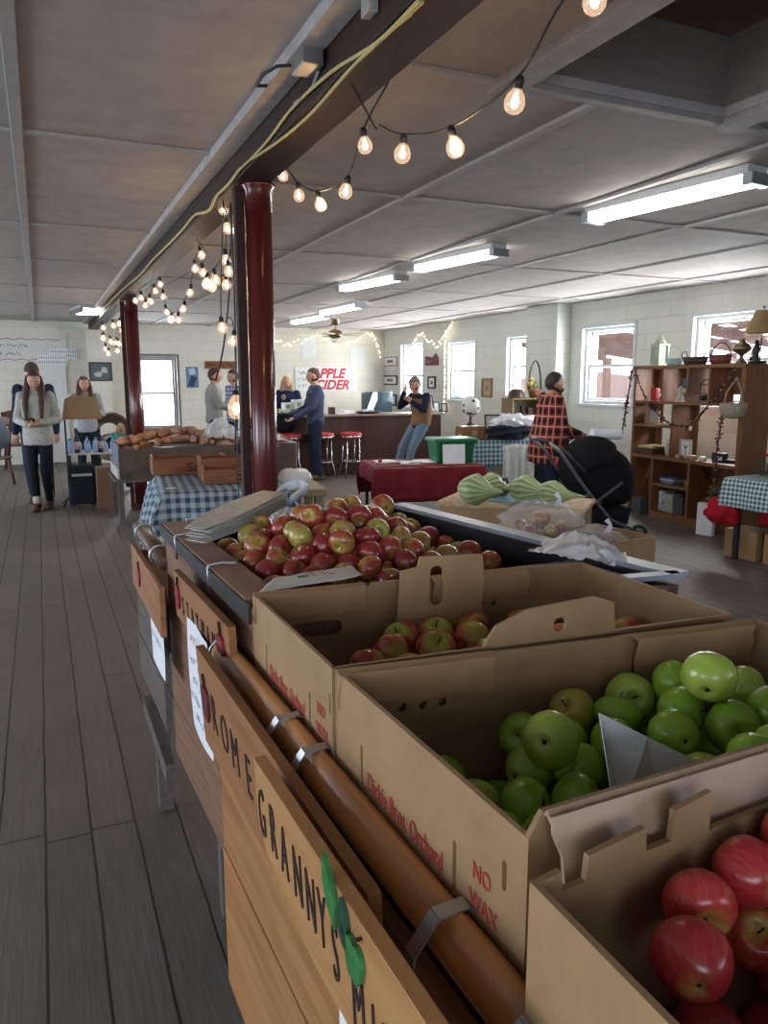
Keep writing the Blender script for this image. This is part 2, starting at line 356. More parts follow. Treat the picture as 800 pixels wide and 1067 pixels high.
def text(mb, s, size, o, ex, ey, th=.001, mi=None, thin=0, align='LEFT', sx=1, shear=0):
    """lettering laid on the plane (o, ex, ey), rising by th; a leading ~ draws that many characters of unreadable handwriting"""
    if s[0] == '~':
        o, ex, ey = Vector(o), Vector(ex).normalized(), Vector(ey).normalized(); nz = ex.cross(ey); rnd = random.Random(len(s)*7+int(size*1000)); x = 0
        for ch in s[1:]:
            if ch != ' ':
                k = rnd.choice((3, 4, 5)); P = [(x+size*.42*i/(k-1), rnd.choice((0, .25, .55, .7))*size*rnd.uniform(.8, 1)) for i in range(k)]; w = size*.045
                for (a, b), (c, d) in zip(P, P[1:]):
                    q = Vector((d-b, a-c, 0)).normalized()*w; pts = [(a+q.x, b+q.y), (a-q.x, b-q.y), (c-q.x, d-q.y), (c+q.x, d+q.y)]
                    mb.add([o+ex*u+ey*v+nz*(th*.5) for u, v in pts], [(0, 1, 2, 3)], mi=mi)
            x += size*.52
        return mb
    key = (s, thin, align, shear)
    if key not in _tc:
        c = bpy.data.curves.new('t', 'FONT'); c.body = s; c.size = 1; c.extrude = .5; c.offset = thin; c.align_x = align; c.resolution_u = 3; c.shear = shear
        ob = bpy.data.objects.new('t', c); COL.objects.link(ob)
        dg = bpy.context.evaluated_depsgraph_get(); e = ob.evaluated_get(dg); me = e.to_mesh()
        _tc[key] = ([v.co.copy() for v in me.vertices], [tuple(p.vertices) for p in me.polygons]); e.to_mesh_clear()
        bpy.data.objects.remove(ob)
    vs, fs = _tc[key]; o, ex, ey = Vector(o), Vector(ex).normalized(), Vector(ey).normalized(); nz = ex.cross(ey)
    mb.add([o+ex*(v.x*size*sx)+ey*(v.y*size)+nz*(v.z*th) for v in vs], fs, mi=mi); return mb
def wobble(mb, amp, sc, seed=0):
    for i, p in enumerate(mb.v):
        q = p*sc+Vector((seed, seed*1.7, 0)); mb.v[i] = p+noise.noise_vector(q)*amp
    return mb
def tagstr(o): return o
def cloth(a, b, ovx, ovy, ztop, zbase=0, n=(40, 30), flare=.12, rip=.018, rf=22, seed=1, c=(0, 0), rz=0, drop=None):
    """a cloth over a table top a x b with side drops; keeps flat cloth coordinates as UV"""
    mb = MB(); W, H = a/2+ovx, b/2+ovy; nx, ny = n; R = Matrix.Rotation(rz, 3, 'Z')
    for j in range(ny+1):
        for i in range(nx+1):
            u = -W+2*W*i/nx; v = -H+2*H*j/ny
            du = max(abs(u)-a/2, 0); dv = max(abs(v)-b/2, 0); d = max(du, dv)+.25*min(du, dv)
            su, sv = (1 if u > 0 else -1), (1 if v > 0 else -1)
            r = rip*min(d/.12, 1)
            x = su*(min(abs(u), a/2)+flare*du+(r*(1+sin(v*rf+seed)) if du > 0 else 0)); y = sv*(min(abs(v), b/2)+flare*dv+(r*(1+sin(u*rf+seed*2)) if dv > 0 else 0))
            z = ztop-d+(.002*noise.noise(Vector((u*9, v*9, seed))))
            p = R @ Vector((x, y, 0)); mb.uv[len(mb.v)] = (u+5, v+5)
            mb.v.append(Vector((c[0]+p.x, c[1]+p.y, max(z, zbase+.01))))
    for j in range(ny):
        for i in range(nx):
            q = j*(nx+1)+i; mb.f.append((q, q+1, q+nx+2, q+nx+1)); mb.m.append(0); mb.s.append(True)
    return mb
# ================================================================== palette
WHITE = flat('white_paint', (.62, .63, .62), .5); OFFWHITE = flat('off_white', (.55, .54, .5), .6)
BLACK = flat('black_plastic', (.012, .012, .014), .45); DARK = flat('dark_metal', (.03, .03, .032), .4, .6)
STEEL = flat('galvanised_steel', (.42, .44, .46), .35, .9); CHROME = flat('chrome', (.6, .6, .6), .2, 1.0)
PAPER = flat('paper', (.72, .73, .76), .8); INK = flat('ink', (.03, .03, .04), .8); BLUEINK = flat('blue_ink', (.12, .15, .3), .8)
REDINK = flat('red_ink', (.5, .06, .06), .7); GLASS = glass_mat('window_glass')
RED = flat('red_vinyl', (.4, .01, .02), .35)
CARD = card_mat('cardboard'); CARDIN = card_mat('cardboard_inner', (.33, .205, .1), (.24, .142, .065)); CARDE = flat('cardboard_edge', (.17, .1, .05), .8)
OAK = woodm('orange_oak', (.24, .1, .035), (.12, .045, .015), (.3, .14, .05), axis=1, rough=.5)
OAKZ = woodm('orange_oak_up', (.2, .085, .03), (.1, .04, .014), (.25, .12, .045), axis=2, rough=.5)
BROWNP = flat('dark_brown', (.05, .025, .015), .5)
PLASTIC = plastic_mat('clear_plastic', (.85, .86, .88), .45); PLASTICW = plastic_mat('white_plastic_bag', (.8, .82, .85), .12)
# ================================================================== room
CEIL = 2.72; XR = 7.3; YB = 16.2; XL = -4.2; YF = -3.5
m = MB(); m.box(((XL+XR)/2, (YF+YB)/2, -.06), (XR-XL+.4, YB-YF+.4, .12)); struct('floor', m, floor_mat())
# ceiling with the open hatch
HX0, HX1, HY0, HY1 = 1.76, 2.78, 1.2, 2.61
CEILM = pm('ceiling_board', (.48, .435, .41), (.38, .345, .325), .8, 6, (1, 1, 1), .25)
m = MB(); m.panel(rect(XL-.2, YF-.2, XR+.2, YB+.2), [rect(HX0, HY0, HX1, HY1)], .04, (0, 0, CEIL), (1, 0, 0), (0, 1, 0))
struct('ceiling', m, CEILM)
HW = woodm('hatch_wood', (.24, .21, .19), (.15, .13, .115), axis=0, rough=.8)
m = MB(); t = .03; hz = CEIL+.34
m.box(((HX0+HX1)/2, HY1+t/2+.001, CEIL+.17), (HX1-HX0+.06, t, .30)); m.box(((HX0+HX1)/2, HY0-t/2, CEIL+.17), (HX1-HX0+.06, t, .3))
m.box((HX1+t/2+.001, (HY0+HY1)/2, CEIL+.17), (t, HY1-HY0, .3)); m.box((HX0-t/2-.001, (HY0+HY1)/2, CEIL+.17), (t, HY1-HY0, .3))
struct('trim_1', m, HW)
m = MB(); m.box(((HX0+HX1)/2, (HY0+HY1)/2, hz), (HX1-HX0+.4, HY1-HY0+.4, .03)); struct('trim_2', m, woodm('loft_plywood', (.16, .075, .04), (.08, .035, .02), axis=0, rough=.8))
for y in (2.2, 1.65): pass
BAT = pm('batten_paint', (.46, .44, .43), (.38, .36, .35), .7, 10)
m = MB()
for x in (-3.4, -2.3, -1.15, -.01, 2.15, 3.28, 4.42, 5.56, 6.7):
    for y0, y1 in ((YF, 1.15), (HY1+.04, YB)) if 1.7 < x < 2.8 else ((YF, YB),): m.box((x, (y0+y1)/2, CEIL-.009), (.05, y1-y0, .018))
for y in (-.5, 1.7, 4.03, 6.27, 8.1, 10.3, 12.5, 14.7): m.box(((XL+.86)/2, y, CEIL-.007), (.86-XL, .045, .014))
for y in (-.5, 4.45, 6.66, 8.87, 11.08, 13.3, 15.5): m.box(((1.12+XR)/2, y, CEIL-.007), (XR-1.12, .045, .014))
m.box((1.42, 2.66, CEIL-.007), (.6, .045, .014)); m.box((5.1, 2.66, CEIL-.007), (4.4, .045, .014))
struct('trim_3', m, BAT, bev=.003)
m = MB()
m.box((.895, 6.3, CEIL-.022), (.085, 19.6, .044)); struct('trim_4', m, pm('edge_strip', (.5, .48, .47), (.34, .32, .31), .55, 14))
m = MB(); m.box((1.70, 1.1, CEIL-.02), (.11, 3.2, .04)); m.box(((HX0+HX1)/2+.1, HY1+.03, CEIL-.012), (HX1-HX0+.3, .06, .024)); m.box((HX1+.05, 1.0, CEIL-.02), (.1, 3.3, .04))
struct('trim_5', m, pm('hatch_trim', (.38, .35, .33), (.28, .26, .25), .6, 12), bev=.004)
# walls with openings
WALLW = block_mat('painted_block', (.60, .61, .55), (.52, .525, .44), 1)
WALLB = block_mat('painted_block_back', (.62, .605, .53), (.54, .52, .42), 0)
WIN_R = [(14.28, 15.33, 1.04, 2.36), (12.2, 13.18, 1.24, 2.31), (10.2, 11.14, 1.35, 2.31), (8.1, 9.16, 1.27, 2.34), (5.9, 7.08, 1.3, 2.36)]
m = MB(); m.panel(rect(YF, 0, YB+.25, CEIL), [rect(a, c, b, d) for a, b, c, d in WIN_R], .28, (XR, 0, 0), (0, 1, 0), (0, 0, 1)); struct('wall_right', m, WALLW)
m = MB(); m.panel(rect(XL-.2, 0, XR, CEIL), [rect(1.845, .6, 2.61, 2.08)], .25, (XR, YB, 0), (-1, 0, 0), (0, 0, 1))
m = MB(); m.panel(rect(XL-.2, 0, XR, CEIL), [rect(1.845, .6, 2.61, 2.08)], .25, (0, YB+.25, 0), (1, 0, 0), (0, 0, 1)); struct('wall_back', m, WALLB)
m = MB(); m.panel(rect(YF, 0, YB, CEIL), [rect(-2.5, .3, .6, 2.4), rect(2.0, .8, 4.6, 2.3), rect(7, .8, 9.4, 2.3), rect(11.5, .8, 13.9, 2.3)], .25, (XL-.25, 0, 0), (0, 1, 0), (0, 0, 1)); struct('wall_left', m, WALLW)
m = MB(); m.panel(rect(XL-.2, 0, XR, CEIL), [rect(-3.6, 0, 0.2, 2.5), rect(2.6, .9, 5.6, 2.3)], .25, (0, YF, 0), (1, 0, 0), (0, 0, 1)); struct('wall_front', m, WALLB)
m = MB(); m.box((XR-.13, 9.83, CEIL/2), (.26, .78, CEIL)); struct('wall_pillar', m, WALLW)
m = MB(); m.box((1.09, YB-.17, 1.28), (.42, .34, 2.56)); struct('wall_pillar_back', m, WALLB)
def window(n, o, ex, w, h, mats, nz, sill=True, mid=True):
    """double hung sash in an opening, o = lower corner on the inner face, nz = outward"""
    o, ex, nz = Vector(o), Vector(ex), Vector(nz); ez = Vector((0, 0, 1))
    w0 = thing('window_%d' % n, None, None, o+ex*w/2); tag(w0, kind='structure')
    def bar(mb, x0, z0, x1, z1, d0, d1):
        c = o+ex*((x0+x1)/2)+ez*((z0+z1)/2)+nz*((d0+d1)/2); R = Matrix((ex, nz, ez)).transposed(); mb.box(c, (x1-x0, d1-d0, z1-z0), rot=R)
    f = MB(); t = .045
    for q in ((0, 0, t, h), (w-t, 0, w, h), (t, h-t, w-t, h), (t, 0, w-t, t)): bar(f, *q, .05, .2)
    part('window_frame', f, mats, w0, bev=.004)
    s = MB()
    for z0, z1, d in ((t, h/2+.02, .09), (h/2-.02, h-t, .13)):
        for q in ((t, z0, t+.035, z1), (w-t-.035, z0, w-t, z1), (t+.035, z1-.035, w-t-.035, z1), (t+.035, z0, w-t-.035, z0+.035)): bar(s, *q, d, d+.03)
    part('sash', s, mats, w0)
    g = MB(); bar(g, t+.02, t+.02, w-t-.02, h-t-.02, .121, .125); part('pane', g, GLASS, w0)
    if sill: k = MB(); bar(k, -.06, -.04, w+.06, 0, -.04, .1); part('sill', k, mats, w0, bev=.004)
    c = MB()
    for q in ((-.05, 0, 0, h+.05), (w, 0, w+.05, h+.05), (0, h, w, h+.05)): bar(c, *q, -.015, 0)
    part('casing', c, mats, w0, bev=.003)
FRM = flat('window_paint', (.55, .58, .6), .5); FRMD = flat('window_dark', (.16, .15, .15), .5)
window(1, (1.845, YB, .6), (1, 0, 0), .765, 1.48, FRMD, (0, 1, 0))
for i, (a, b, c, d) in enumerate(WIN_R): window(i+2, (XR, a, c), (0, 1, 0), b-a, d-c, FRM, (1, 0, 0))
# plain white door slab in the rear wall
d = thing('door_1', None, None, (.116, YB, 0)); tag(d, kind='structure')
m = MB(); m.box((.116, YB-.03, .96), (.76, .05, 1.88)); part('door_slab', m, WHITE, d, bev=.005)
m = MB(); m.ball((.44, YB-.09, .95), .03, 10); m.cyl((.44, YB-.09, .95), (.44, YB-.05, .95), .012); part('door_knob', m, CHROME, d)
m = MB(); m.box((XR-.02, 12, .06), (.03, 8, .12)); struct('baseboard_right', m, FRMD)
# ceiling beam, columns
BEAM = woodm('dark_beam', (.04, .021, .015), (.014, .009, .007), (.07, .032, .02), axis=1, rough=.6, spec=.25)
m = MB(); m.box((1.029, 6.2, 2.638), (.172, 19.4, .156))
single('ceiling_beam', m, BEAM, 'long dark brown wooden beam running below the painted ceiling', 'beam', bev=.006)
POSTM = pm('oxblood_paint', (.105, .014, .011), (.07, .01, .009), .22, 4, (1, 1, .3), .08, spec=.6)
def column(x, y, label, R_=.066):
    t = thing('support_column', label, 'column', (x, y, 0), 0, 'red steel columns under the beam')
    m = MB(); m.lathe([(R_, 0), (R_, 2.5)], (x, y, 0), 32); part('column_shaft', m, POSTM, t)
    m = MB(); m.lathe([(R_+.0005, 2.43), (R_+.004, 2.52), (R_+.018, 2.545), (R_+.022, 2.559)], (x, y, 0), 24); part('cap_plate', m, POSTM, t)
    m = MB(); m.lathe([(.12, 0), (.12, .015), (.09, .03), (R_+.001, .07)], (x, y, 0), 24); part('base_plate', m, POSTM, t)
    m = MB(); m.box((x-R_-.024, y+.04, 1.28), (.046, .05, 2.54)); part('side_batten', m, pm('dark_oxblood', (.04, .01, .008), (.02, .007, .006), .7), t, bev=.004)
column(1.062, 3.9, 'thick oxblood red round column in front of the gingham table')
column(1.09, 9.95, 'smaller looking oxblood red column near the bright rear window', .078)
# cables on the beam
YEL = flat('yellow_cable', (.5, .44, .18), .5); GREYC = flat('grey_cable', (.35, .35, .33), .5)
def cable(pts, r, mat, label, cat='cable', name='electric_cable', grp=None, n=6):
    m = MB(); P = [Vector(p) for p in pts]; out = []
    for i in range(len(P)-1):
        a, b, c, d = P[max(i-1, 0)], P[i], P[i+1], P[min(i+2, len(P)-1)]
        for k in range(5):
            t = k/5; out.append(.5*((2*b)+(c-a)*t+(2*a-5*b+4*c-d)*t*t+(3*b-a-3*c+d)*t**3))
    out.append(P[-1]); m.tube(out, r, n); return single(name, m, mat, label, cat, grp)
def bx(px, py):
    p = ax(px, py, .932)
    if p.z < 2.56: p = az(px, py, 2.552); p.x = min(max(p.x, .95), 1.08)
    return (p.x, p.y, min(p.z, 2.69))
cable([bx(*p) for p in ((432, 0), (385, 43), (345, 75), (305, 112), (280, 145), (262, 165), (250, 176))], .0062, YEL, 'yellow electric cable drooping along the side of the near beam')
cable([bx(*p) for p in ((440, 2), (392, 46), (362, 72), (322, 120), (285, 148), (262, 166))], .0058, YEL, 'second yellow cable sagging lower beside the first on the beam')
cable([bx(*p) for p in ((428, 15), (400, 38), (388, 50))], .005, GREYC, 'short pale grey cable strapped to the beam above the yellow pair')
cable([bx(x, y) for x, y in ((250, 176), (238, 192), (225, 205), (214, 219), (203, 224), (192, 237), (180, 250), (168, 262), (158, 272), (146, 286), (132, 298), (120, 309), (108, 322))], .008, YEL, 'yellow twisted cable running down the beam past the far column')
for (x, y) in ((385, 45), (256, 172)):
    pass
m = MB(); p = bx(386, 42); m.box((.925, p[1], 2.64), (.03, .06, .05)); single('cable_clamp', m, GREYC, 'small grey clamp plate holding the yellow cables on beam', 'clamp', bev=.003)
t = thing('junction_box', 'grey metal electrical junction box on the ceiling edge strip', 'junction box', (.895, 2.62, 2.62))
m = MB(); m.box((.895, 2.62, 2.65), (.075, .12, .055)); part('box_body', m, STEEL, t, bev=.004)
m = MB(); m.tube([(.88, 2.68, 2.66), (.82, 2.72, 2.66), (.79, 2.8, 2.655), (.8, 2.92, 2.66), (.85, 2.96, 2.68)], .006, 8); part('loop_wire', m, BLACK, t)
m = MB(); m.tube([(.93, 2.6, 2.63), (.935, 2.68, 2.6), (.932, 2.78, 2.595), (.925, 2.86, 2.6)], .005, 8); part('conduit', m, GREYC, t)
# ================================================================== fluorescent fittings
TUBE = emit_mat('tube_light', (1.0, .97, .92), 13.0)
def fluor(a, b, label, z=2.63, w=.11):
    a = Vector((a[0], a[1], z)); b = Vector((b[0], b[1], z)); c = (a+b)/2; d = (b-a).normalized(); up = Vector((0, 0, 1))
    t = thing('fluorescent_light', label, 'ceiling light', (c.x, c.y, z), 0, 'fluorescent ceiling fittings')
    m = MB(); m.beam(a+up*.065, b+up*.065, w*1.1, .05); part('housing', m, WHITE, t, bev=.003)
    r = d.cross(up); m = MB()
    prof = [(-w/2, .048), (-w/2, .012), (-w*.35, -.008), (0, -.014), (w*.35, -.008), (w/2, .012), (w/2, .048)]
    m.ring_loft([[q+r*x+up*z_ for x, z_ in prof] for q in (a+d*.02, b-d*.02)], smooth=False); part('diffuser', m, TUBE, t)
    for e in (a, b): m = MB(); m.beam(e-d*.03+up*.015, e+d*.03+up*.015, w*1.15, .062); part('end_cap', m, STEEL, t, bev=.003)
fluor((3.39, 4.2), (3.54, 3.07), 'largest fluorescent ceiling light, nearest to the loft hatch', w=.15)
fluor((3.38, 6.7), (3.56, 5.6), 'fluorescent ceiling light second along from the loft hatch', w=.15)
fluor((3.31, 8.5), (3.49, 7.35), 'fluorescent ceiling light third along from the loft hatch', w=.15)
fluor((4.17, 11.6), (4.27, 10.3), 'fluorescent ceiling light just before the ceiling fan', w=.16)
fluor((4.36, 13.7), (4.48, 12.2), 'farthest fluorescent ceiling light, above the cider bar', w=.16)
fluor((.6, 12.9), (.95, 12.95), 'fluorescent ceiling light on the far side of the beam', w=.7)
# ================================================================== outside, seen through the windows
m = MB(); m.box((3, 8, -.35), (90, 90, .1)); struct('ground', m, pm('gravel_ground', (.4, .38, .35), (.3, .29, .27), .9, 3))
t = thing('lean_to_roof', 'weathered brown lean-to roof with open rafters outside the windows', 'roof', (9.4, 8.3, 0))
RW = woodm('weathered_roof_wood', (.36, .2, .15), (.2, .11, .08), axis=0, rough=.85)
m = MB()
for i in range(9): m.beam((7.65, 6.0+i*1.0, 2.62), (11.8, 6.0+i*1.0, 2.12), .09, .16)
part('rafters', m, RW, t)
m = MB()
for i in range(9): x = 7.8+i*.47; m.box((x, 10.1, 2.72-(x-7.65)*.12), (.42 if i % 3 else .33, 8.6, .02))
part('roof_boards', m, RW, t)
m = MB()
for y in (7.0, 10.4, 13.8): m.box((11.7, y, .95), (.14, .14, 2.3))
part('roof_posts', m, RW, t)
m = MB(); m.box((13.2, 16.6, .6), (.1, 7, 1.9)); m.add([(13.15, 13.1, 1.55), (13.15, 20.1, 1.55), (13.15, 17, 1.95)], [(0, 2, 1)])
single('plank_shed', m, woodm('shed_planks', (.42, .27, .2), (.28, .17, .12), axis=2, rough=.9, planks=(1, .2, 0)), 'pale brown plank shed wall standing outside beyond the lean-to', 'shed')
# ================================================================== camera, world, lamps
cam = bpy.data.cameras.new('camera'); co = bpy.data.objects.new('camera', cam); COL.objects.link(co); SC.camera = co
cam.sensor_fit = 'VERTICAL'; cam.sensor_height = 24; cam.lens = FPX/1067*24; cam.clip_start = .02; cam.clip_end = 200
R = Matrix((_rt, _up, -_fw)).transposed().to_4x4(); co.matrix_world = Matrix.Translation((0, 0, EYE)) @ R
w = bpy.data.worlds.new('sky'); SC.world = w; w.use_nodes = True; nt = w.node_tree; bg = nt.nodes['Background']
tcn = nt.nodes.new('ShaderNodeTexCoord'); sxn = nt.nodes.new('ShaderNodeSeparateXYZ'); nt.links.new(tcn.outputs['Generated'], sxn.inputs[0])
nt.links.new(ramp(nt, M2(nt, 'ADD', M2(nt, 'MULTIPLY', sxn.outputs[2], .5), .5), [(.45, (.85, .9, 1)), (.8, (.55, .7, 1))]), bg.inputs[0]); bg.inputs[1].default_value = 3.0
def area(loc, rot, sx, sy, power, col):
    l = bpy.data.lights.new('daylight', 'AREA'); l.shape = 'RECTANGLE'; l.size = sx; l.size_y = sy; l.energy = power; l.color = col
    o = bpy.data.objects.new('daylight', l); COL.objects.link(o); o.location = loc; o.rotation_euler = rot; return o
for (a, b, c, d), pw in zip(WIN_R, (80, 70, 60, 70, 80)): area((XR+.3, (a+b)/2, (c+d)/2), (0, radians(90), 0), d-c, b-a, pw, (.95, .98, 1))
area((2.23, YB+.3, 1.34), (radians(-90), 0, 0), .76, 1.48, 55, (.85, .93, 1))
for y0, y1, pw in ((2, 4.6, 40), (7, 9.4, 60), (11.5, 13.9, 70)): area((XL-.3, (y0+y1)/2, 1.55), (0, radians(-90), 0), 1.5, y1-y0, pw, (.8, .9, 1))
area((-1.7, YF-.3, 1.25), (radians(90), 0, 0), 3.6, 2.4, 30, (.85, .92, 1))
SC.view_settings.view_transform = 'Standard'; SC.view_settings.look = 'None'; SC.view_settings.gamma = 1; SC.view_settings.exposure = 0.85
SC.view_settings.use_curve_mapping = False
# ================================================================== the three wooden produce stands
OLDW = woodm('old_bin_wood', (.2, .1, .055), (.09, .045, .03), (.27, .16, .1), axis=1, rough=.7, bs=.3)
PINE = woodm('honey_pine_boards', (.36, .17, .06), (.2, .085, .028), (.42, .22, .09), axis=1, rough=.5, bs=.2, sc=2)
SIGNW = woodm('sign_pine', (.44, .23, .085), (.27, .12, .04), (.5, .28, .12), axis=1, rough=.5, sc=1.6)
SIGND = woodm('sign_pine_worn', (.3, .135, .05), (.17, .07, .025), (.36, .17, .07), axis=1, rough=.55, sc=1.8)
GREYW = woodm('grey_weathered_wood', (.11, .09, .078), (.05, .042, .037), (.16, .135, .12), axis=1, rough=.8)
RIMW = pm('pinkish_brown_rim', (.25, .135, .1), (.16, .09, .07), .6, 20, (1, .3, 1))
CARVE = flat('burnt_lettering', (.025, .012, .008), .8)
APR = flat('painted_dark_red', (.22, .012, .015), .4); APRM = flat('painted_maroon', (.1, .015, .02), .45); APG = pm('painted_green', (.04, .2, .05), (.015, .09, .025), .45, 40); LEAFG = pm('painted_dark_green', (.015, .07, .03), (.01, .04, .02), .5, 40)
def fx(y, x0=.285, y0=1.46, s=.035): return x0+(y0-y)*s          # the run of the stands leans 2 degrees
def planks_face(mb, y0, y1, z0, z1, xf, n, th=.018):
    hgt = (z1-z0)/n
    for i in range(n):
        a, b = z0+i*hgt+.0015, z0+(i+1)*hgt-.0015; d = random.uniform(-.002, .002)
        P = [(xf(y0)+d, y0), (xf(y1)+d, y1), (xf(y1)+d+th, y1), (xf(y0)+d+th, y0)]
        mb.add([(x, y, a) for x, y in P]+[(x, y, b) for x, y in P], [(3, 2, 1, 0), (4, 5, 6, 7), (0, 1, 5, 4), (1, 2, 6, 5), (2, 3, 7, 6), (3, 0, 4, 7)])
def wall4(mb, P, z0, z1, th):
    """four board walls round the quad P (x,y), inside thickness th"""
    for i in range(4):
        a, b = Vector((*P[i], 0)), Vector((*P[(i+1) % 4], 0)); mb.beam(a+Vector((0, 0, (z0+z1)/2)), b+Vector((0, 0, (z0+z1)/2)), th, z1-z0)
# --- stand with the rail (Rome / Granny Smith)
st1 = thing('produce_stand', 'long honey coloured wooden apple stand with a rail, nearest of the stands', 'display stand', (.7, .8, 0))
m = MB(); zs = [.32, .52, .72, .86, 1.0]
planks_face(m, 1.455, .1, .32, .80, fx, 3); planks_face(m, 1.455, .1, .80, 1.01, fx, 1)
part('front_boards', m, PINE, st1, bev=.002)
m = MB(); m.box((1.13, .78, .66), (.02, 1.36, .66)); m.box((.71, 1.44, .66), (.82, .02, .66)); m.box((.74, .09, .66), (.78, .02, .66)); part('side_boards', m, OLDW, st1)
m = MB(); m.box((.725, .775, .935), (.79, 1.32, .024)); part('deck', m, OLDW, st1)
for x, y in ((.36, 1.38), (1.08, 1.38), (.37, .16), (1.08, .16)): m = MB(); m.box((x, y, .46), (.06, .06, .92)); part('leg', m, OLDW, st1)
RAILM = woodm('varnished_rail', (.5, .21, .055), (.26, .095, .025), (.6, .3, .1), axis=1, rough=.28, spec=.6, sc=2)
m = MB(); pr = [(cos(a)*(.024+.003*cos(4*a)), sin(a)*(.030+.003*cos(4*a))) for a in [2*pi*i/16 for i in range(16)]]
ys = [1.46, 1.1, .7, .35, .1]; m.ring_loft([[Vector((fx(y, .302, 1.46)+px, y, 1.064+pz)) for px, pz in pr] for y in ys]); part('rail', m, RAILM, st1, label='round varnished orange rail')
for (px, py) in ((300, 765), (325, 795), (452, 975), (541, 1064)):
    p = ax(px, py, .31); y = p.y; xr = fx(y, .302, 1.46); m = MB()
    pts = [(xr-.052, 1.03), (xr-.048, 1.062), (xr-.022, 1.096), (xr+.012, 1.0975), (xr+.03, 1.085)]
    for a, b in zip(pts, pts[1:]): m.beam((a[0], y, a[1]), (b[0], y, b[1]), .018, .0025, up=(0, 1, .001)) if False else m.add([(a[0], y-.009, a[1]), (b[0], y-.009, b[1]), (b[0], y+.009, b[1]), (a[0], y+.009, a[1])], [(0, 1, 2, 3)])
    part('strap', m, STEEL, st1, solid=.0025)
m = MB(); xr = fx(1.44, .302, 1.46); m.tube([(xr+.034*cos(a), 1.44+.004*sin(2*a), 1.064+.04*sin(a)) for a in [2*pi*i/14 for i in range(14)]], .0035, 6, closed=True); m.tube([(xr+.03, 1.44, 1.09), (xr+.1, 1.43, 1.115), (xr+.14, 1.36, 1.1)], .0035, 6); part('wire_tie', m, STEEL, st1)
# --- signs on the stand
def leaf2(pts, c, s, a): return [(c[0]+s*(x*cos(a)-y*sin(a)), c[1]+s*(x*sin(a)+y*cos(a))) for x, y in pts]
APO = [(0, .42), (.2, .5), (.42, .4), (.5, .1), (.42, -.25), (.22, -.5), (.05, -.46), (-.05, -.46), (-.22, -.5), (-.42, -.25), (-.5, .1), (-.42, .4), (-.2, .5)]
def board_sign(name, label, top_far, top_near, h, lean, poly, mats, letters, pics, parent=None, th=.016):
    """board standing on the stand's face: runs from top_far to top_near, bottom leaning in by lean; u along the board, v up"""
    A, B = Vector(top_far), Vector(top_near); ex = (B-A).normalized(); L_ = (B-A).length
    dn = Vector((lean, 0, -h)); ey = (-dn).normalized(); ey = (ey-ex*ey.dot(ex)).normalized(); nz = ex.cross(ey)
    t = thing(name, label, 'sign', A+ex*L_/2-ey*h)
    m = MB(); m.panel(poly, (), th, A-nz*0, ex, ey); 
    o = part('board', m, mats, t, bev=.002)
    side = nz if nz.x < 0 else -nz
    F = A+nz*(th if nz.x < 0 else 0)+side*.0005
    for s, u, v, sz, sx in letters: m = MB(); text(m, s, sz, F+ex*u+ey*v, ex, ey, .003, sx=sx, thin=-.012); part('lettering', m, CARVE, t)
    for nm, pl, u, v, s, a, mt, k in pics: m = MB(); m.panel(leaf2([(x*k, y) for x, y in pl], (u, v), s, a), (), .005, F, ex, ey); part(nm, m, mt, t)
    return t
LEAF = [(0, -.5), (.28, -.2), (.3, .15), (0, .5), (-.3, .15), (-.28, -.2)]; STEM = [(-.05, -.5), (.05, -.5), (.12, .5), (0, .5)]
# ROME: leans out at the top
rA = ax(212, 671, .258); rB = Vector((.283, .62, rA.z-.005))
board_sign('rome_sign', 'honey wood sign carved ROME with small maroon apple, half behind its neighbour', rA, rB, .2, .012, [(0, 0), (.8, 0), (.8, -.2), (.0, -.2), (-.0, -.1)], SIGND,
    [('R', .10, -.13, .105, .62), ('O', .165, -.135, .105, .62), ('M', .235, -.138, .105, .62), ('E', .325, -.14, .105, .62)], [('painted_apple', APO, .06, -.095, .07, 0, APRM, .75), ('painted_stem', STEM, .058, -.052, .03, .2, CARVE, 1)])
gA = ax(276, 786, .238); gB = Vector((.262, .12, gA.z+.002))
sc = [(0, 0), (.86, 0), (.86, -.2), (.72, -.185), (.6, -.165), (.5, -.175), (.4, -.16), (.3, -.15), (.2, -.155), (.1, -.14), (.03, -.12), (0, -.08)]
board_sign('granny_smith_sign', 'pale knotty wood sign carved GRANNY SMITH with green apple leaves', gA, gB, .19, .008, sc, SIGNW,
    [(ch, (gA-ax(x, 785+(x-275)*1.376, .25)).length-.012, v-.034, .098, .42) for ch, x, v in (('G', 286, -.063), ('R', 302, -.063), ('A', 313, -.066), ('N', 326, -.068), ('N', 339, -.07), ('Y', 352, -.07), ('S', 366, -.082), ('M', 386, -.098), ('I', 407, -.1), ('T', 420, -.1), ('H', 440, -.1))] or [('G', .03, -.115, .082, .8), ('R', .085, -.115, .082, .8), ('A', .135, -.115, .082, .8), ('N', .187, -.115, .082, .8), ('N', .245, -.115, .082, .8), ('Y', .30, -.118, .082, .8), ('S', .345, -.14, .075, .8), ('M', .395, -.14, .075, .8), ('I', .46, -.14, .075, .8), ('T', .49, -.14, .075, .8), ('H', .54, -.14, .075, .8)],
    [(nm, pl, (gA-ax(x, 785+(x-275)*1.376, .25)).length, v, sz, a_, mt, k_) for nm, pl, x, v, sz, a_, mt, k_ in (('painted_leaf', LEAF, 365, -.012, .075, .3, APG, .55), ('painted_leaf', LEAF, 379, -.022, .05, .15, LEAFG, .5), ('painted_leaf', LEAF, 378, -.036, .035, .5, LEAFG, .9), ('painted_apple', APO, 388, -.048, .045, -.1, APG, .85), ('painted_stem', STEM, 392, -.018, .016, -.8, CARVE, 1.6))])
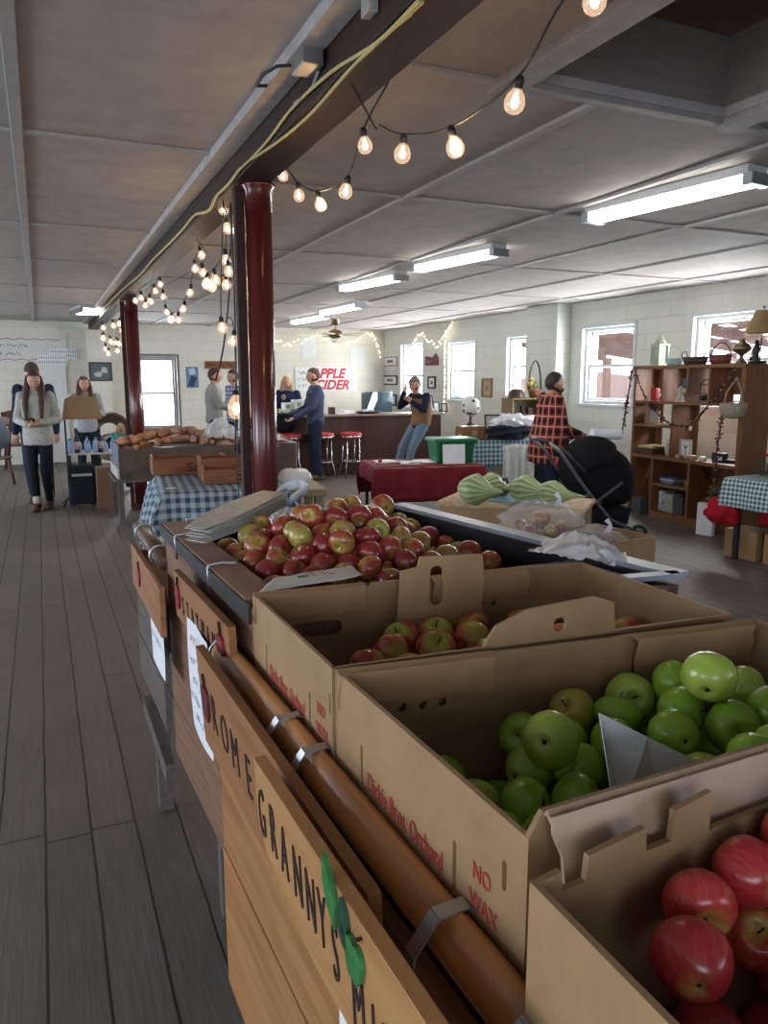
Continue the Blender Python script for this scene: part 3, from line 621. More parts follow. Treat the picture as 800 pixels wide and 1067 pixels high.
# --- Stayman bin
SB = [(.301, 2.19), (1.036, 2.19), (1.182, 1.147), (1.075, 1.165), (1.06, 1.34), (.335, 1.352)]
st2 = thing('produce_bin', 'dark lined wooden bin heaped with red and yellow apples', 'display bin', (.7, 1.75, 0))
def fs(y): return .301+(2.19-y)*.0363
m = MB(); planks_face(m, 2.19, 1.335, .50, 1.175, fs, 4, .02); part('front_boards', m, OLDW, st2, bev=.002)
m = MB(); z0, z1 = .5, 1.18
for i in range(5): a, b = SB[i], SB[i+1]; m.beam((a[0], a[1], .84), (b[0], b[1], .84), .016, .68)
part('side_boards', m, OLDW, st2)
m = MB(); q = [(.33, 2.165), (1.02, 2.165), (1.155, 1.2), (1.10, 1.2), (1.085, 1.36), (.36, 1.375)]
for i in range(6): a, b = q[i], q[(i+1) % 6]; m.beam((a[0], a[1], 1.1), (b[0], b[1], 1.1), .008, .19)
part('black_liner', m, pm('black_liner', (.012, .013, .018), (.02, .022, .028), .4), st2)
m = MB(); m.add([(x, y, z) for z in (1.03, 1.045) for x, y in q], [(5, 4, 3, 2, 1, 0), (6, 7, 8, 9, 10, 11)]+[(i, (i+1) % 6, (i+1) % 6+6, i+6) for i in range(6)]); part('false_bottom', m, CARDIN, st2)
m = MB(); m.add([(.292, 2.2, 1.2), (.36, 2.2, 1.2), (.392, 1.345, 1.2), (.323, 1.35, 1.2), (.292, 2.2, 1.186), (.36, 2.2, 1.186), (.392, 1.345, 1.186), (.323, 1.35, 1.186)], [(0, 3, 2, 1), (4, 5, 6, 7), (0, 1, 5, 4), (1, 2, 6, 5), (2, 3, 7, 6), (3, 0, 4, 7)]); part('rim_board', m, RIMW, st2, label='pinkish brown top rim board')
m = MB(); m.beam((.289, 2.2, 1.180), (.320, 1.305, 1.180), .006, .034); m.beam((.289, 2.203, 1.185), (1.03, 2.203, 1.185), .006, .03); part('black_strip', m, BLACK, st2)
m = MB(); m.beam((1.036, 2.2, 1.203), (1.187, 1.14, 1.203), .05, .01); m.beam((.36, 2.19, 1.203), (1.036, 2.19, 1.203), .02, .01); m.beam((1.187, 1.147, 1.203), (1.06, 1.165, 1.203), .03, .01); part('plastic_rim', m, pm('pale_blue_rim', (.3, .35, .42), (.2, .23, .28), .35), st2, label='pale blue grey edge strip')
for x, y in ((.42, 1.45), (.42, 2.08), (1.0, 2.13), (1.11, 1.25)): m = MB(); m.box((x, y, .25), (.05, .05, .5)); part('leg', m, GREYW, st2)
sA = ax(186, 570, .282); sB = ax(245, 627, .305)
t = board_sign('stayman_sign', 'orange brown wood sign carved STAYMAN with two dark red apples', (sA.x, sA.y, 1.148), (sB.x, sB.y, 1.148), .115, .004, rect(0, 0, (sA-sB).length, -.115), SIGND,
    [(c, .085+i*.0405*(sA-sB).length/.43, -.09, .065, .52) for i, c in enumerate('STAYMAN')],
    [('painted_apple', APO, .045, -.055, .06, 0, APR, .7), ('painted_stem', STEM, .05, -.02, .03, -.2, CARVE, 1), ('painted_apple', APO, (sA-sB).length-.055, -.06, .06, 0, APR, .8), ('painted_stem', STEM, (sA-sB).length-.055, -.02, .03, .2, CARVE, 1)])
for y in (1.98, 1.62):
    m = MB(); x = fs(y); m.tube([(x-.012, y, 1.14), (x-.014, y, 1.204), (x+.02, y+.01, 1.206), (x+.045, y-.015, 1.206)], .0035, 6); part('hook', m, STEEL, t)
# --- small farther stand
st3 = thing('produce_stand', 'weathered grey slatted stand with a rail between Stayman bin and gingham table', 'display stand', (.62, 2.55, 0))
def f3(y): return .272+(2.75-y)*.02
m = MB(); planks_face(m, 2.78, 2.23, .55, 1.0, f3, 3, .018); part('front_boards', m, GREYW, st3)
m = MB(); m.box((.65, 2.5, .96), (.72, .56, .02)); part('deck', m, OLDW, st3)
m = MB(); m.box((1.0, 2.5, .8), (.02, .56, .4)); m.box((.64, 2.79, .8), (.72, .02, .4)); part('side_boards', m, OLDW, st3)
for x, y in ((.33, 2.75), (.98, 2.75), (.47, 2.3), (.98, 2.25)): m = MB(); m.box((x, y, .48), (.05, .05, .95)); part('leg', m, GREYW, st3)
for x in (.285, .99): m = MB(); m.beam((x, 2.78, .42), (x, 2.22, .42), .03, .06); part('stretcher', m, GREYW, st3)
m = MB(); m.tube([(.295, 2.8, 1.08), (.30, 2.22, 1.08)], .026, 12); part('rail', m, woodm('dark_rail', (.11, .06, .035), (.05, .03, .02), axis=1, rough=.5), st3)
for y in (2.7, 2.32): m = MB(); m.tube([(.298+.03*cos(a), y, 1.08+.03*sin(a)) for a in [2*pi*i/12 for i in range(12)]], .004, 6, closed=True); part('wire_tie', m, STEEL, st3)
cA = ax(141, 558, .262); cB = ax(171, 597, .268)
board_sign('apple_sign', 'small worn wood sign with one red apple hung below the farther rail', (.262, cA.y, 1.06), (.268, cB.y, 1.06), .14, .0, rect(0, 0, (cA-cB).length, -.14), SIGND, [], [('painted_apple', APO, .2, -.07, .06, 0, APR, .8), ('painted_stem', STEM, .2, -.035, .03, .2, CARVE, 1)])
# --- paper notes taped on the stands
def note(label, P, lines, x, ink=BLUEINK):
    """four picture corners on the plane x: tl, tr, br, bl"""
    c = [ax(px, py, xx) for (px, py), xx in zip(P, x)]; t = thing('paper_note', label, 'note', ((c[2].x+c[3].x)/2, (c[2].y+c[3].y)/2, min(c[2].z, c[3].z)))
    m = MB(); n = 8
    for j in range(n+1):
        for i in range(n+1):
            u, v = i/n, j/n; p = (c[0]*(1-u)+c[1]*u)*(1-v)+(c[3]*(1-u)+c[2]*u)*v; p = p+Vector((-.006*sin(pi*u)-.004*sin(v*5+u*2), 0, 0)); m.v.append(p)
    for j in range(n):
        for i in range(n): q = j*(n+1)+i; m.f.append((q, q+n+1, q+n+2, q+1)); m.m.append(0); m.s.append(True)
    part('sheet', m, PAPER, t)
    ex = (c[1]-c[0]).normalized(); ey = (c[0]-c[3]).normalized(); nz = ex.cross(ey)
    W = (c[1]-c[0]).length
    for k, (s, v, sz, mt) in enumerate(lines):
        o = c[0]*(1-v)+c[3]*v+ex*W*.08+Vector((-.012, 0, 0)); m = MB(); text(m, s, sz, o, ex, ey, .0006); part('writing', m, mt, t)
    return t
note('white handwritten note taped beside the Stayman sign', [(197, 634), (220, 660), (218, 742), (195, 700)], [], (.283, .285, .278, .28)) if False else None
def note2(label, yc, zc, w, h, x, tilt, lines, curl=.01):
    t = thing('paper_note', label, 'note', (x, yc, zc-h/2)); ex = Vector((.035*cos(tilt), -cos(tilt), -sin(tilt))).normalized(); ey = Vector((0, -sin(tilt), cos(tilt))); nz = ex.cross(ey)
    o = Vector((x, yc, zc))-ex*w/2-ey*h/2; m = MB(); n = 8
    B = lambda u, v: nz*(curl*(.3+.7*abs(sin(u*2.6+v*2.2)))+.002)
    for j in range(n+1):
        for i in range(n+1): m.v.append(o+ex*w*i/n+ey*h*j/n+B(i/n, j/n))
    for j in range(n):
        for i in range(n): q = j*(n+1)+i; m.f.append((q, q+1, q+n+2, q+n+1)); m.m.append(0); m.s.append(True)
    part('sheet', m, PAPER, t)
    for s, u, v, sz, mt in lines: m = MB(); text(m, s, sz, o+ex*w*u+ey*h*v+nz*(curl+.003), ex, ey, .0006, thin=-.005); part('writing', m, mt, t)
p = ax(207, 690, .27)
note2('white handwritten note hanging below the STAYMAN sign', 1.60, .94, .2, .26, .285, .0, [('~xxxxxxx', .15, .8, .035, REDINK), ('~xxxx xxxx', .12, .62, .03, BLUEINK), ('~xxx xxx', .25, .46, .028, BLUEINK), ('~xxxxxx xxx', .1, .3, .028, BLUEINK), ('~xxxxxx', .3, .16, .028, BLUEINK)])
p = ax(163, 650, .255)
note2('white printed note taped on the farther grey stand', p.y, p.z, .2, .27, .26, .0, [('~xxxx', .3, .8, .035, BLUEINK), ('~xxxxx xxx', .12, .62, .03, BLUEINK), ('~xxxxx', .3, .46, .03, BLUEINK), ('~xxx xxxxxx', .1, .3, .028, BLUEINK)], .004)
p = ax(362, 1040, .252)
note2('white note with purple writing taped under the GRANNY SMITH letters',   .575, .93, .16, .2, .258, .12, [('All to', .12, .68, .035, flat('purple_ink', (.2, .03, .15), .7)), ('~xxxxxxx', .1, .45, .03, BLUEINK), ('~xxxx', .2, .22, .03, BLUEINK)], .012)
# ================================================================== cartons
TXT = flat('red_print', (.42, .05, .04), .7); KRAFT = card_mat('shiny_kraft', (.42, .29, .19), (.34, .22, .13)); KRAFT.node_tree.nodes['Principled BSDF'].inputs['Roughness'].default_value = .38
def carton(label, C, zt, zb, tops=None, holes=None, grp=None, th=.006):
    """C: far-left, far-right, near-right, near-left rim corners (x, y). walls: 0 far, 1 right, 2 near, 3 left"""
    c = [Vector((*p, 0)) for p in C]; ctr = sum(c, Vector())/4; t = thing('apple_carton', label, 'cardboard box', (ctr.x, ctr.y, zb), 0, grp)
    fr = {}
    for i, nm in enumerate(('far', 'right', 'near', 'left')):
        a, b = c[i], c[(i+1) % 4]
        if i in (3, 2): a, b = (c[3], c[2]) if i == 2 else (c[0], c[3])
        ex = (b-a).normalized(); Lw = (b-a).length; o = a+Vector((0, 0, zb)); h = zt-zb
        top = (tops or {}).get(nm) or [(1, h), (0, h)]
        nz = ex.cross(Vector((0, 0, 1))); inw = nz.dot(ctr-a) > 0
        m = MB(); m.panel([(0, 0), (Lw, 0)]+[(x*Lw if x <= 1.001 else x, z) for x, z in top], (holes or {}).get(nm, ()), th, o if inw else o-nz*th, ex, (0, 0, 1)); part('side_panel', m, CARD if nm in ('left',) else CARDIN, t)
        fr[nm] = (a, ex, Lw, (nz if inw else -nz))
    m = MB(); m.add([(p.x, p.y, z) for z in (zb, zb+.006) for p in c], [(3, 2, 1, 0), (4, 5, 6, 7), (0, 1, 5, 4), (1, 2, 6, 5), (2, 3, 7, 6), (3, 0, 4, 7)]); part('bottom_panel', m, CARDIN, t)
    return t, fr
def flap(t, fr, side, u0, u1, zt, drop, out=.012, lean=.0, jag=.004, inside=True, mat=None, seed=3, up=0, name='folded_flap'):
    """strip hinged on a rim, hanging inside (or outside) the wall; jagged torn edges"""
    a, ex, Lw, inn = fr[side]; d = inn if inside else -inn; rnd = random.Random(seed); x0, x1 = u0*Lw, u1*Lw; k = 12
    low = [(x0+(x1-x0)*i/k, -drop+rnd.uniform(-jag, jag)) for i in range(k+1)]
    le = [(x0+rnd.uniform(-jag, jag)*1.5, -drop*.6), (x0+rnd.uniform(-jag, jag), -drop*.25)][::-1]; re = [(x1+rnd.uniform(-jag, jag)*1.5, -drop*.6), (x1+rnd.uniform(-jag, jag), -drop*.25)]
    pl = low+re+[(x1, up), (x0, up)]+le
    ey = (Vector((0, 0, 1))-d*lean).normalized(); o = a+d*out+Vector((0, 0, zt+.001))
    m = MB(); m.panel(pl, (), .004, o, ex, ey); part(name, m, mat or CARD, t)
    m = MB(); m.v = []; # rounded fold joining rim and flap
    P = [a-inn*.001*0+Vector((0, 0, zt-.004)), a+d*out*.4+Vector((0, 0, zt+.004)), a+d*(out+.003)+Vector((0, 0, zt-.002))]
    m.ring_loft([[p+ex*x for p in (P[0], P[1], P[2], P[2]-d*.003-Vector((0, 0, .004)), P[1]-Vector((0, 0, .005)))] for x in (x0, x1)], smooth=False); part('fold', m, mat or CARD, t)
ZT, ZB = 1.215, .95
B1 = [(.330, 1.325), (1.041, 1.281), (1.033, .874), (.336, .922)]
B2 = [(.338, .914), (1.044, .843), (1.07, .505), (.353, .486)]
b3l = az(705, 1067, ZT)
B3 = [(.322, .440), (1.0, .484), (1.02, .03), (.322, .05)]
def notch(Lw, h, xs, w=.03, d=.008):
    p = [(1, h)]
    for x in sorted(xs, reverse=True): p += [((x*Lw+w/2)/Lw, h), ((x*Lw+w/2)/Lw, h-d), ((x*Lw-w/2)/Lw, h-d), ((x*Lw-w/2)/Lw, h)]
    return p+[(0, h)]
H_ = ZT-ZB
lh = lambda L_: [slot(.07*L_/.41, .14, .008, .07)] if False else []
def vslot(x, z, w, h): return [(z_[1]+x, z_[0]+z) for z_ in slot(0, 0, h, w)][::-1]
holesL = {'left': [vslot(.085, .165, .007, .06), vslot(.31, .165, .007, .06), vslot(.395, .21, .007, .03)]}
t1, f1 = carton('open apple carton with few red and green apples, behind the Granny Smith carton', B1, ZT, ZB,
    {'far': notch(.71, H_, (.07, .3), .03, .006), 'near': [(1, H_), (.66, H_), (.655, H_+.045), (.6, H_+.058), (.44, H_+.05), (.36, H_+.03), (.33, H_), (0, H_)]},
    dict(holesL, far=[slot(.12, .185, .1, .03), circ(.44, .195, .007), circ(.47, .195, .007), circ(.50, .195, .007)], near=[circ(.36, .285, .012, 14)]))
flap(t1, f1, 'far', 0.0, .30, ZT, .05, .02, lean=-.18, seed=1); flap(t1, f1, 'far', .5, .80, ZT, .055, .02, lean=-.18, seed=2)
# tall standing tab with an oval slot
a, ex, Lw, inn = f1['far']; m = MB()
m.panel([(.27, -.09), (.455, -.1), (.46, .0), (.455, .045), (.32, .05), (.315, .03), (.28, .025)], [vslot(.355, -.01, .028, .08)], .004, a+inn*.03+Vector((0, 0, ZT)), ex, (0, 0, 1)); part('standing_tab', m, CARD, t1)
m = MB(); m.panel([(.275, -.2), (.46, -.2), (.46, -.078), (.275, -.072)], (), .004, a+inn*.042+Vector((0, 0, ZT)), ex, (0, 0, 1)); part('inner_flap', m, CARD, t1)
t2, f2 = carton('open apple carton printed in red, full of bright green apples', B2, ZT, ZB,
    {'far': notch(.71, H_, (.05, .155, .84), .028, .006), 'near': [(1, H_), (.82, H_), (.8, H_+.022), (.02, H_+.022), (0, H_)]}, dict(holesL, far=[circ(.095, .2, .0065), circ(.125, .2, .0065), circ(.155, .2, .0065), vslot(.475, .205, .008, .04)]))
flap(t2, f2, 'far', 0.0, .325, ZT, .055, .02, lean=-.2, seed=5); flap(t2, f2, 'far', .66, .97, ZT, .05, .024, lean=-.2, seed=6, jag=.006)
flap(t2, f2, 'near', .02, .44, ZT+.022, .055, .010, lean=.35, inside=False, mat=KRAFT, seed=8, jag=.003); flap(t2, f2, 'near', .46, .8, ZT+.022, .055, .010, lean=.35, inside=False, mat=KRAFT, seed=9)
t3, f3_ = carton('open apple carton of large red apples, nearest to the camera edge', B3, ZT, ZB,
    {'far': [(1, H_-.012)]+[(x/.68, H_+z) for x, z in ((.198, -.012), (.198, .026), (.152, .020), (.150, -.008), (.120, -.008), (.118, .014), (.055, .008), (.053, -.014), (.029, -.014), (.027, .003), (0, 0))]}, dict(near=[]))
def box_print(t, fr, words):
    a, ex, Lw, inn = fr['left']
    for s, u, z, sz, sx in words: m = MB(); text(m, s, sz, a-inn*.0012+ex*u+Vector((0, 0, ZB+z)), ex, (0, 0, 1), .0008, sx=sx); part('printing', m, TXT, t)
for t, fr in ((t1, f1), (t2, f2)): box_print(t, fr, [('Dickie Bros. Orchard', .105, .145, .034, .62), ('NO', .345, .178, .026, .75), ('WAX', .340, .146, .026, .75)])
# corrugated cut edges on the rims
# ================================================================== apples
APPLE_R = [apple_mat('red_apple_skin', (.46, .02, .025), (.62, .10, .06), (.55, .36, .07), .60, .25), apple_mat('deep_red_apple_skin', (.38, .012, .025), (.55, .07, .05), (.52, .3, .07), .72, .2)]
APPLE_S = [apple_mat('stayman_skin', (.26, .02, .014), (.36, .07, .035), (.38, .27, .05), .42, .12, .3), apple_mat('stayman_skin_yellow', (.26, .05, .022), (.34, .14, .04), (.34, .3, .06), .15, .12, .3), apple_mat('stayman_skin_dark', (.2, .01, .014), (.28, .035, .025), (.32, .2, .05), .62, .12, .3)]
APPLE_G = [apple_mat('green_apple_skin', (.20, .42, .02), (.28, .48, .05), (.32, .5, .06), .5, .25), apple_mat('pale_green_apple_skin', (.27, .42, .03), (.34, .48, .08), (.4, .5, .09), .5, .25), apple_mat('yellowing_apple_skin', (.3, .36, .03), (.5, .3, .05), (.45, .4, .08), .6, .2)]
APPLE_M = [apple_mat('red_green_apple_skin', (.4, .02, .03), (.46, .05, .04), (.36, .44, .05), .33, .2)]
STEMM = flat('apple_stem', (.06, .035, .015), .8); CALM = flat('apple_calyx', (.03, .025, .01), .9)
def apple_mesh(seed, lobes=.03, tall=.92):
    rnd = random.Random(seed); mb = MB(); n, k = 28, 22; ph = rnd.random()*6; rings = []
    for i in range(k+1):
        t = pi*i/k; r = sin(t); z = -cos(t)*tall
        dip_t = math.exp(-(r/.30)**2)*.38 if z > 0 else 0; dip_b = math.exp(-(r/.24)**2)*.22 if z < 0 else 0
        z2 = z-dip_t+dip_b; wid = r*(1+.06*z) if z > 0 else r*(1+.13*z)
        rings.append([Vector((max(wid, .002)*cos(2*pi*q/n)*(1+lobes*(1-z)*.5*cos(5*2*pi*q/n+ph)*(1 if z < .2 else .4)), max(wid, .002)*sin(2*pi*q/n)*(1+lobes*(1-z)*.5*cos(5*2*pi*q/n+ph)), z2)) for q in range(n)])
    mb.ring_loft(rings); mb.v = [p*(1+.03*noise.noise(p*1.3+Vector((seed, 0, 0)))) for p in mb.v]; return mb
APM = []; ST = MB(); ST.tube([(0, 0, .50), (.02, .0, .70), (.06, .02, .90), (.1, .03, .98)], [.035, .03, .03, .045], 6)
CY = MB(); CY.lathe([(.02, -.76), (.09, -.74), (.06, -.70), (.02, -.69)], n=8)
STME = ST.mesh('stem'); STME.materials.append(STEMM); CYME = CY.mesh('calyx'); CYME.materials.append(CALM)
for i in range(5):
    me = apple_mesh(i+1, .03 if i % 2 else .018, (.88, .94, .84, .9, .97)[i]).mesh('apple'); APM.append(me)
_am = {}
def apple_me(i, mat):
    k = (i, mat.name)
    if k not in _am: me = APM[i].copy(); me.materials.append(mat); _am[k] = me
    return _am[k]
def put_apple(c, dia, axis, mat, label, grp, shape, fine=True, name='apple'):
    r = dia/2; t = bpy.data.objects.new(name, None); t.empty_display_size = .02; COL.objects.link(t)
    t.location = c; q = Vector((0, 0, 1)).rotation_difference(axis); t.rotation_mode = 'QUATERNION'; t.rotation_quaternion = q; t.scale = (r, r, r)
    tag(t, label, 'apple', grp)
    for nm, me in [('skin', apple_me(shape, mat))]+([('stem', STME), ('calyx', CYME)] if fine else [('stem', STME)]):
        o = bpy.data.objects.new(nm, me); COL.objects.link(o); o.parent = t
    return t
def relax(A, walls, zmin, it=60, fixed=()):
    for _ in range(it):
        for i in range(len(A)):
            for j in range(i+1, len(A)):
                d = A[j][0]-A[i][0]; mn = (A[i][1]+A[j][1])/2*.93; l = d.length
                if l < mn:
                    d = d.normalized() if l > 1e-5 else Vector((0, 0, 1)); s = (mn-l)*.5
                    wi, wj = A[i][4], A[j][4]; k_ = 2/(wi+wj); A[i][0] = A[i][0]-d*s*wi*k_; A[j][0] = A[j][0]+d*s*wj*k_
        for a in A:
            r = a[1]/2*.97
            for (px, py), (nx, ny) in walls:
                q = (a[0].x-px)*nx+(a[0].y-py)*ny
                if q < r: a[0].x += nx*(r-q); a[0].y += ny*(r-q)
            a[0].z = max(a[0].z, zmin+r)
def inner(C):
    W = []; c = sum((Vector((*p, 0)) for p in C), Vector())/4
    for i in range(4):
        a, b = Vector((*C[i], 0)), Vector((*C[(i+1) % 4], 0)); d = (b-a).normalized(); n_ = Vector((-d.y, d.x, 0))
        if n_.dot(c-a) < 0: n_ = -n_
        W.append(((a.x+n_.x*.01, a.y+n_.y*.01), (n_.x, n_.y)))
    return W
def on_heap(px, py, zf):
    d = ray(px, py); t_ = .35; o = Vector((0, 0, EYE))
    while t_ < 4:
        p = o+d*t_
        if p.z <= zf(p.x, p.y): return p
        t_ += .004
    return p
def read_apples(lst, dia, zlo, zhi, zf=None, big=50):
    """(px, py, width_px[, axis offset x, y][, flag]) -> [centre, diameter, axis, flag]"""
    out = []
    for a in lst:
        px, py, d = a[:3]; wv = FPX*dia/d; p = aw(px, py, wv)
        if zf and d < big: p = on_heap(px, py, zf)
        if p.z < zlo: p = az(px, py, zlo)
        if p.z > zhi: p = az(px, py, zhi)
        wv = (p-Vector((0, 0, EYE))).dot(_fw); D = min(max(d*wv/FPX, dia*.93), dia*1.12)
        if len(a) > 3 and a[3] is not None:
            x, y = a[3]/(d/2), -a[4]/(d/2); l = min(hypot(x, y), .93); x, y = (x, y) if hypot(x, y) <= .93 else (x/hypot(x, y)*.93, y/hypot(x, y)*.93); z = sqrt(1-x*x-y*y)
            v = (px-400)/FPX; axv = (_rt*x+_up*y-_fw*z).normalized(); f = a[5] if len(a) > 5 else 's'
            if f == 'c': axv = -axv
        else: axv = Vector((random.uniform(-1, 1), random.uniform(-1, 1), random.uniform(-.6, 1))).normalized()
        out.append([p, D, axv, a[6] if len(a) > 6 else 0, .12 if d >= big*.8 else .5])
    return out
G = [(573, 771, 61, -14, -5, 'c'), (592, 741, 42, None, 0, 's', 2), (541, 763, 42), (523, 786, 48, 10, 4), (516, 824, 50, 3, -22), (559, 811, 46), (584, 826, 42), (614, 806, 52), (554, 838, 46), (537, 862, 42), (503, 846, 42), (462, 815, 42), (606, 770, 40), (598, 800, 44), (547, 874, 40),
     (736, 709, 56, -12, 13, 'c'), (659, 727, 50, -1, -5, 's', 1), (674, 746, 50), (691, 714, 40), (714, 738, 44), (774, 718, 40), (765, 754, 56, -1, 2), (731, 772, 51, 7, -8), (702, 766, 42), (766, 794, 42), (797, 782, 42), (800, 741, 46), (628, 744, 42), (624, 772, 44), (700, 805, 44), (745, 800, 44)]
Rr = [(649, 1003, 64, 6, 20), (720, 1000, 85, -6, 11, 'c'), (721, 938, 77, 0, 10), (764, 900, 73, 14, 4, 'c'), (788, 850, 68, -1, -6), (790, 938, 66), (772, 967, 50), (800, 1005, 66, -20, -8), (783, 1045, 66), (720, 1066, 56, -4, -20), (840, 880, 66), (850, 945, 66), (860, 1020, 70), (830, 1090, 70), (700, 1140, 75), (770, 1130, 75), (830, 845, 60)]
M1 = [(407, 680, 42), (418, 667, 40, -8, -14), (454, 661, 40, 0, -17), (454, 677, 46, 3, -16, 's', 0), (383, 694, 38), (493, 655, 38), (493, 669, 42), (508, 679, 36), (545, 652, 38), (535, 666, 36), (660, 661, 42), (425, 700, 42), (470, 700, 42), (590, 670, 42), (620, 668, 42)]
S = [(291, 584, 29), (274, 561, 26), (264, 589, 27), (242, 584, 24, 0, 1), (275, 600, 25), (247, 571, 22), (224.5, 573, 21), (298, 552, 23), (294, 567, 26), (318, 541, 22), (307, 560, 24), (319, 580, 26), (330, 559, 28), (321, 559, 22), (331, 544, 20), (342, 582, 25, -5, 2, 'c'), (272, 577, 22), (257, 599, 24), (309, 598, 23), (269, 551, 22), (254, 565, 22), (350.5, 531, 25), (350.5, 542, 26), (364, 528, 18), (381, 528, 21), (370.6, 540.6, 20), (387, 542, 26), (402, 535, 21), (416, 537, 19), (408, 549, 26, 5, -4, 'c'), (435, 548, 28), (358, 561, 26, 2, -3), (379, 562, 28), (403, 570, 28), (431, 565, 27), (345, 580, 24), (367, 583, 27, 1, 5), (384, 594, 23), (417, 562, 21), (448, 561, 23), (468, 561, 27), (475, 546, 22), (465, 549, 20), (340, 560, 24), (419, 541, 18), (395, 557, 22), (384, 577, 22), (493, 547, 19), (491, 561, 21), (490, 578, 28), (510, 558, 19), (507, 567, 18), (527, 570, 21, 0, -3), (507, 576, 18), (510, 587, 24), (542, 583, 20), (492, 553, 18), (420, 585, 25), (445, 585, 26), (465, 580, 26), (330, 600, 25), (285, 612, 25), (355, 600, 25), (425, 575, 24), (395, 600, 25)]
def drop_apples(lst, dia, zlo, zhi, C, zmin, mats, label, grp, pick, fine=True, fill=(0, 0), it=60, zf=None, big=50):
    A = read_apples(lst, dia, zlo, zhi, zf, big); nx, ny = fill
    for i in range(nx):
        for j in range(ny):
            u, v = (i+.5)/nx, (j+.5)/ny; a = Vector((*C[0], 0)).lerp(Vector((*C[1], 0)), u); b = Vector((*C[3], 0)).lerp(Vector((*C[2], 0)), u); p = a.lerp(b, v)
            p.z = zmin+dia/2
            if min(((p-q[0]).length for q in A), default=1) > dia*.9: A.append([p, dia*.97, Vector((random.uniform(-1, 1), random.uniform(-1, 1), .4)).normalized(), -1, 1.5])
    relax(A, inner(C), zmin, it)
    for k, (p, D, axv, fl, _w) in enumerate(A):
        put_apple(p, D, axv, mats[pick(k, fl) % len(mats)], label, grp, k % 5, fine)
drop_apples(G, .073, 1.0, 1.215, B2, ZB+.006, APPLE_G, 'bright green apple in the carton of green apples', 'green apples in the carton', lambda k, f: f if f > 0 else (k*7 % 5 == 0)*1, fill=(9, 5), zf=lambda x, y: 1.07+.085*min(max((x-.5)/.3, 0), 1), big=47)
drop_apples(Rr, .062, 1.0, 1.2, B3, ZB+.006, APPLE_R, 'large glossy red apple in the carton nearest to the camera', 'large red apples in the nearest carton', lambda k, f: k, fill=(8, 5), zf=lambda x, y: 1.11, big=55)
drop_apples(M1, .068, .985, 1.13, B1, ZB+.006, APPLE_M+[APPLE_M[0]], 'red and green apple in the half empty carton', 'red and green apples in the half empty carton', lambda k, f: 0, fill=(0, 0), zf=lambda x, y: 1.12, big=99)
drop_apples(S, .068, 1.085, 1.3, [(.36, 2.16), (1.01, 2.16), (1.14, 1.3), (.40, 1.37)], 1.045, APPLE_S, 'red and yellow mottled apple heaped in the STAYMAN bin', 'apples heaped in the Stayman bin', lambda k, f: (0, 2, 0, 1, 2, 0, 1)[k % 7], fill=(9, 10), zf=lambda x, y: 1.12+.165*math.exp(-((x-.66)/.27)**2-((y-1.82)/.36)**2), big=99)
# folded white price paper among the green apples
def w3(px, py, w): return aw(px, py, w)
a, b, c, e = w3(624, 743, .86), w3(728, 794, .86), w3(636, 822, .80), w3(674, 768, .85)
t = thing('paper_sign', 'white folded paper triangle standing among the green apples', 'paper', (a.x, a.y, 1.0))
m = MB(); m.add([a, e, c+Vector((.02, 0, -.03)), c], [(0, 3, 2, 1)]); m.add([e, b, b+Vector((-.05, 0, -.06)), c+Vector((.02, 0, -.03))], [(0, 3, 2, 1)]); part('folded_sheet', m, flat('card_white', (.5, .54, .52), .5), t, solid=.0015)
# plastic bags / papers lying in the Stayman bin
def sheet(name, label, cat, P, w, mat, amp=.012, sc=9, n=26, sol=0, seed=1, zmin=None, grp=None):
    """crumpled sheet over four world corners"""
    m = MB(); P = [Vector(p) for p in P]
    for j in range(n+1):
        for i in range(n+1):
            u, v = i/n, j/n; p = (P[0]*(1-u)+P[1]*u)*(1-v)+(P[3]*(1-u)+P[2]*u)*v
            q = noise.noise_vector(Vector((u*sc, v*sc, seed)))*amp+noise.noise_vector(Vector((u*sc*3, v*sc*3, seed+5)))*amp*.4; q.z = abs(q.z)*1.4+w*sin(pi*u)*sin(pi*v); p = p+q
            if zmin is not None: p.z = max(p.z, zmin)
            m.v.append(p)
    for j in range(n):
        for i in range(n): q = j*(n+1)+i; m.f.append((q, q+1, q+n+2, q+n+1)); m.m.append(0); m.s.append(True)
    return single(name, m, mat, label, cat, grp, solid=sol)
STACK = pm('stacked_bag_plastic', (.5, .49, .45), (.3, .29, .25), .4, 6, (1, 9, 30), .3)
t = thing('bag_bundle', 'bundle of flattened produce bags lying on the Stayman apples', 'bags', tuple(az(265, 555, 1.2)))
m = MB(); A_, B_ = az(206, 563, 1.215), az(280, 538, 1.235); dirv = (B_-A_).normalized(); sd = Vector((0, 0, 1)).cross(dirv)
for i in range(12):
    o = sd*random.uniform(-.01, .01)+Vector((0, 0, i*.0028)); k = random.uniform(-.02, .02); w_ = .055
    pts = [A_+o-dirv*k, A_.lerp(B_, .35)+o+Vector((0, 0, .012)), A_.lerp(B_, .7)+o+Vector((0, 0, .022)), B_+o+dirv*.03+Vector((0, 0, .03))]
    m.ring_loft([[p-sd*w_*f, p+sd*w_*f, p+sd*w_*f+Vector((0, 0, .0012)), p-sd*w_*f+Vector((0, 0, .0012))] for p, f in zip(pts, (.55, 1, .95, .7))], smooth=False)
part('bag_stack', m, STACK, t)
m = MB(); P0 = B_+Vector((.0, 0, .035)); hp = [P0, P0+Vector((.05, .05, .03)), P0+Vector((.1, .06, .045)), P0+Vector((.11, .0, .035)), P0+Vector((.05, -.03, .01))]
m.ring_loft([[p+Vector((0, 0, -.012)), p+Vector((.003, .003, .012)), p+Vector((.006, 0, .012)), p+Vector((.003, 0, -.012))] for p in hp], smooth=True); part('bag_handle', m, PLASTICW, t, solid=.001)
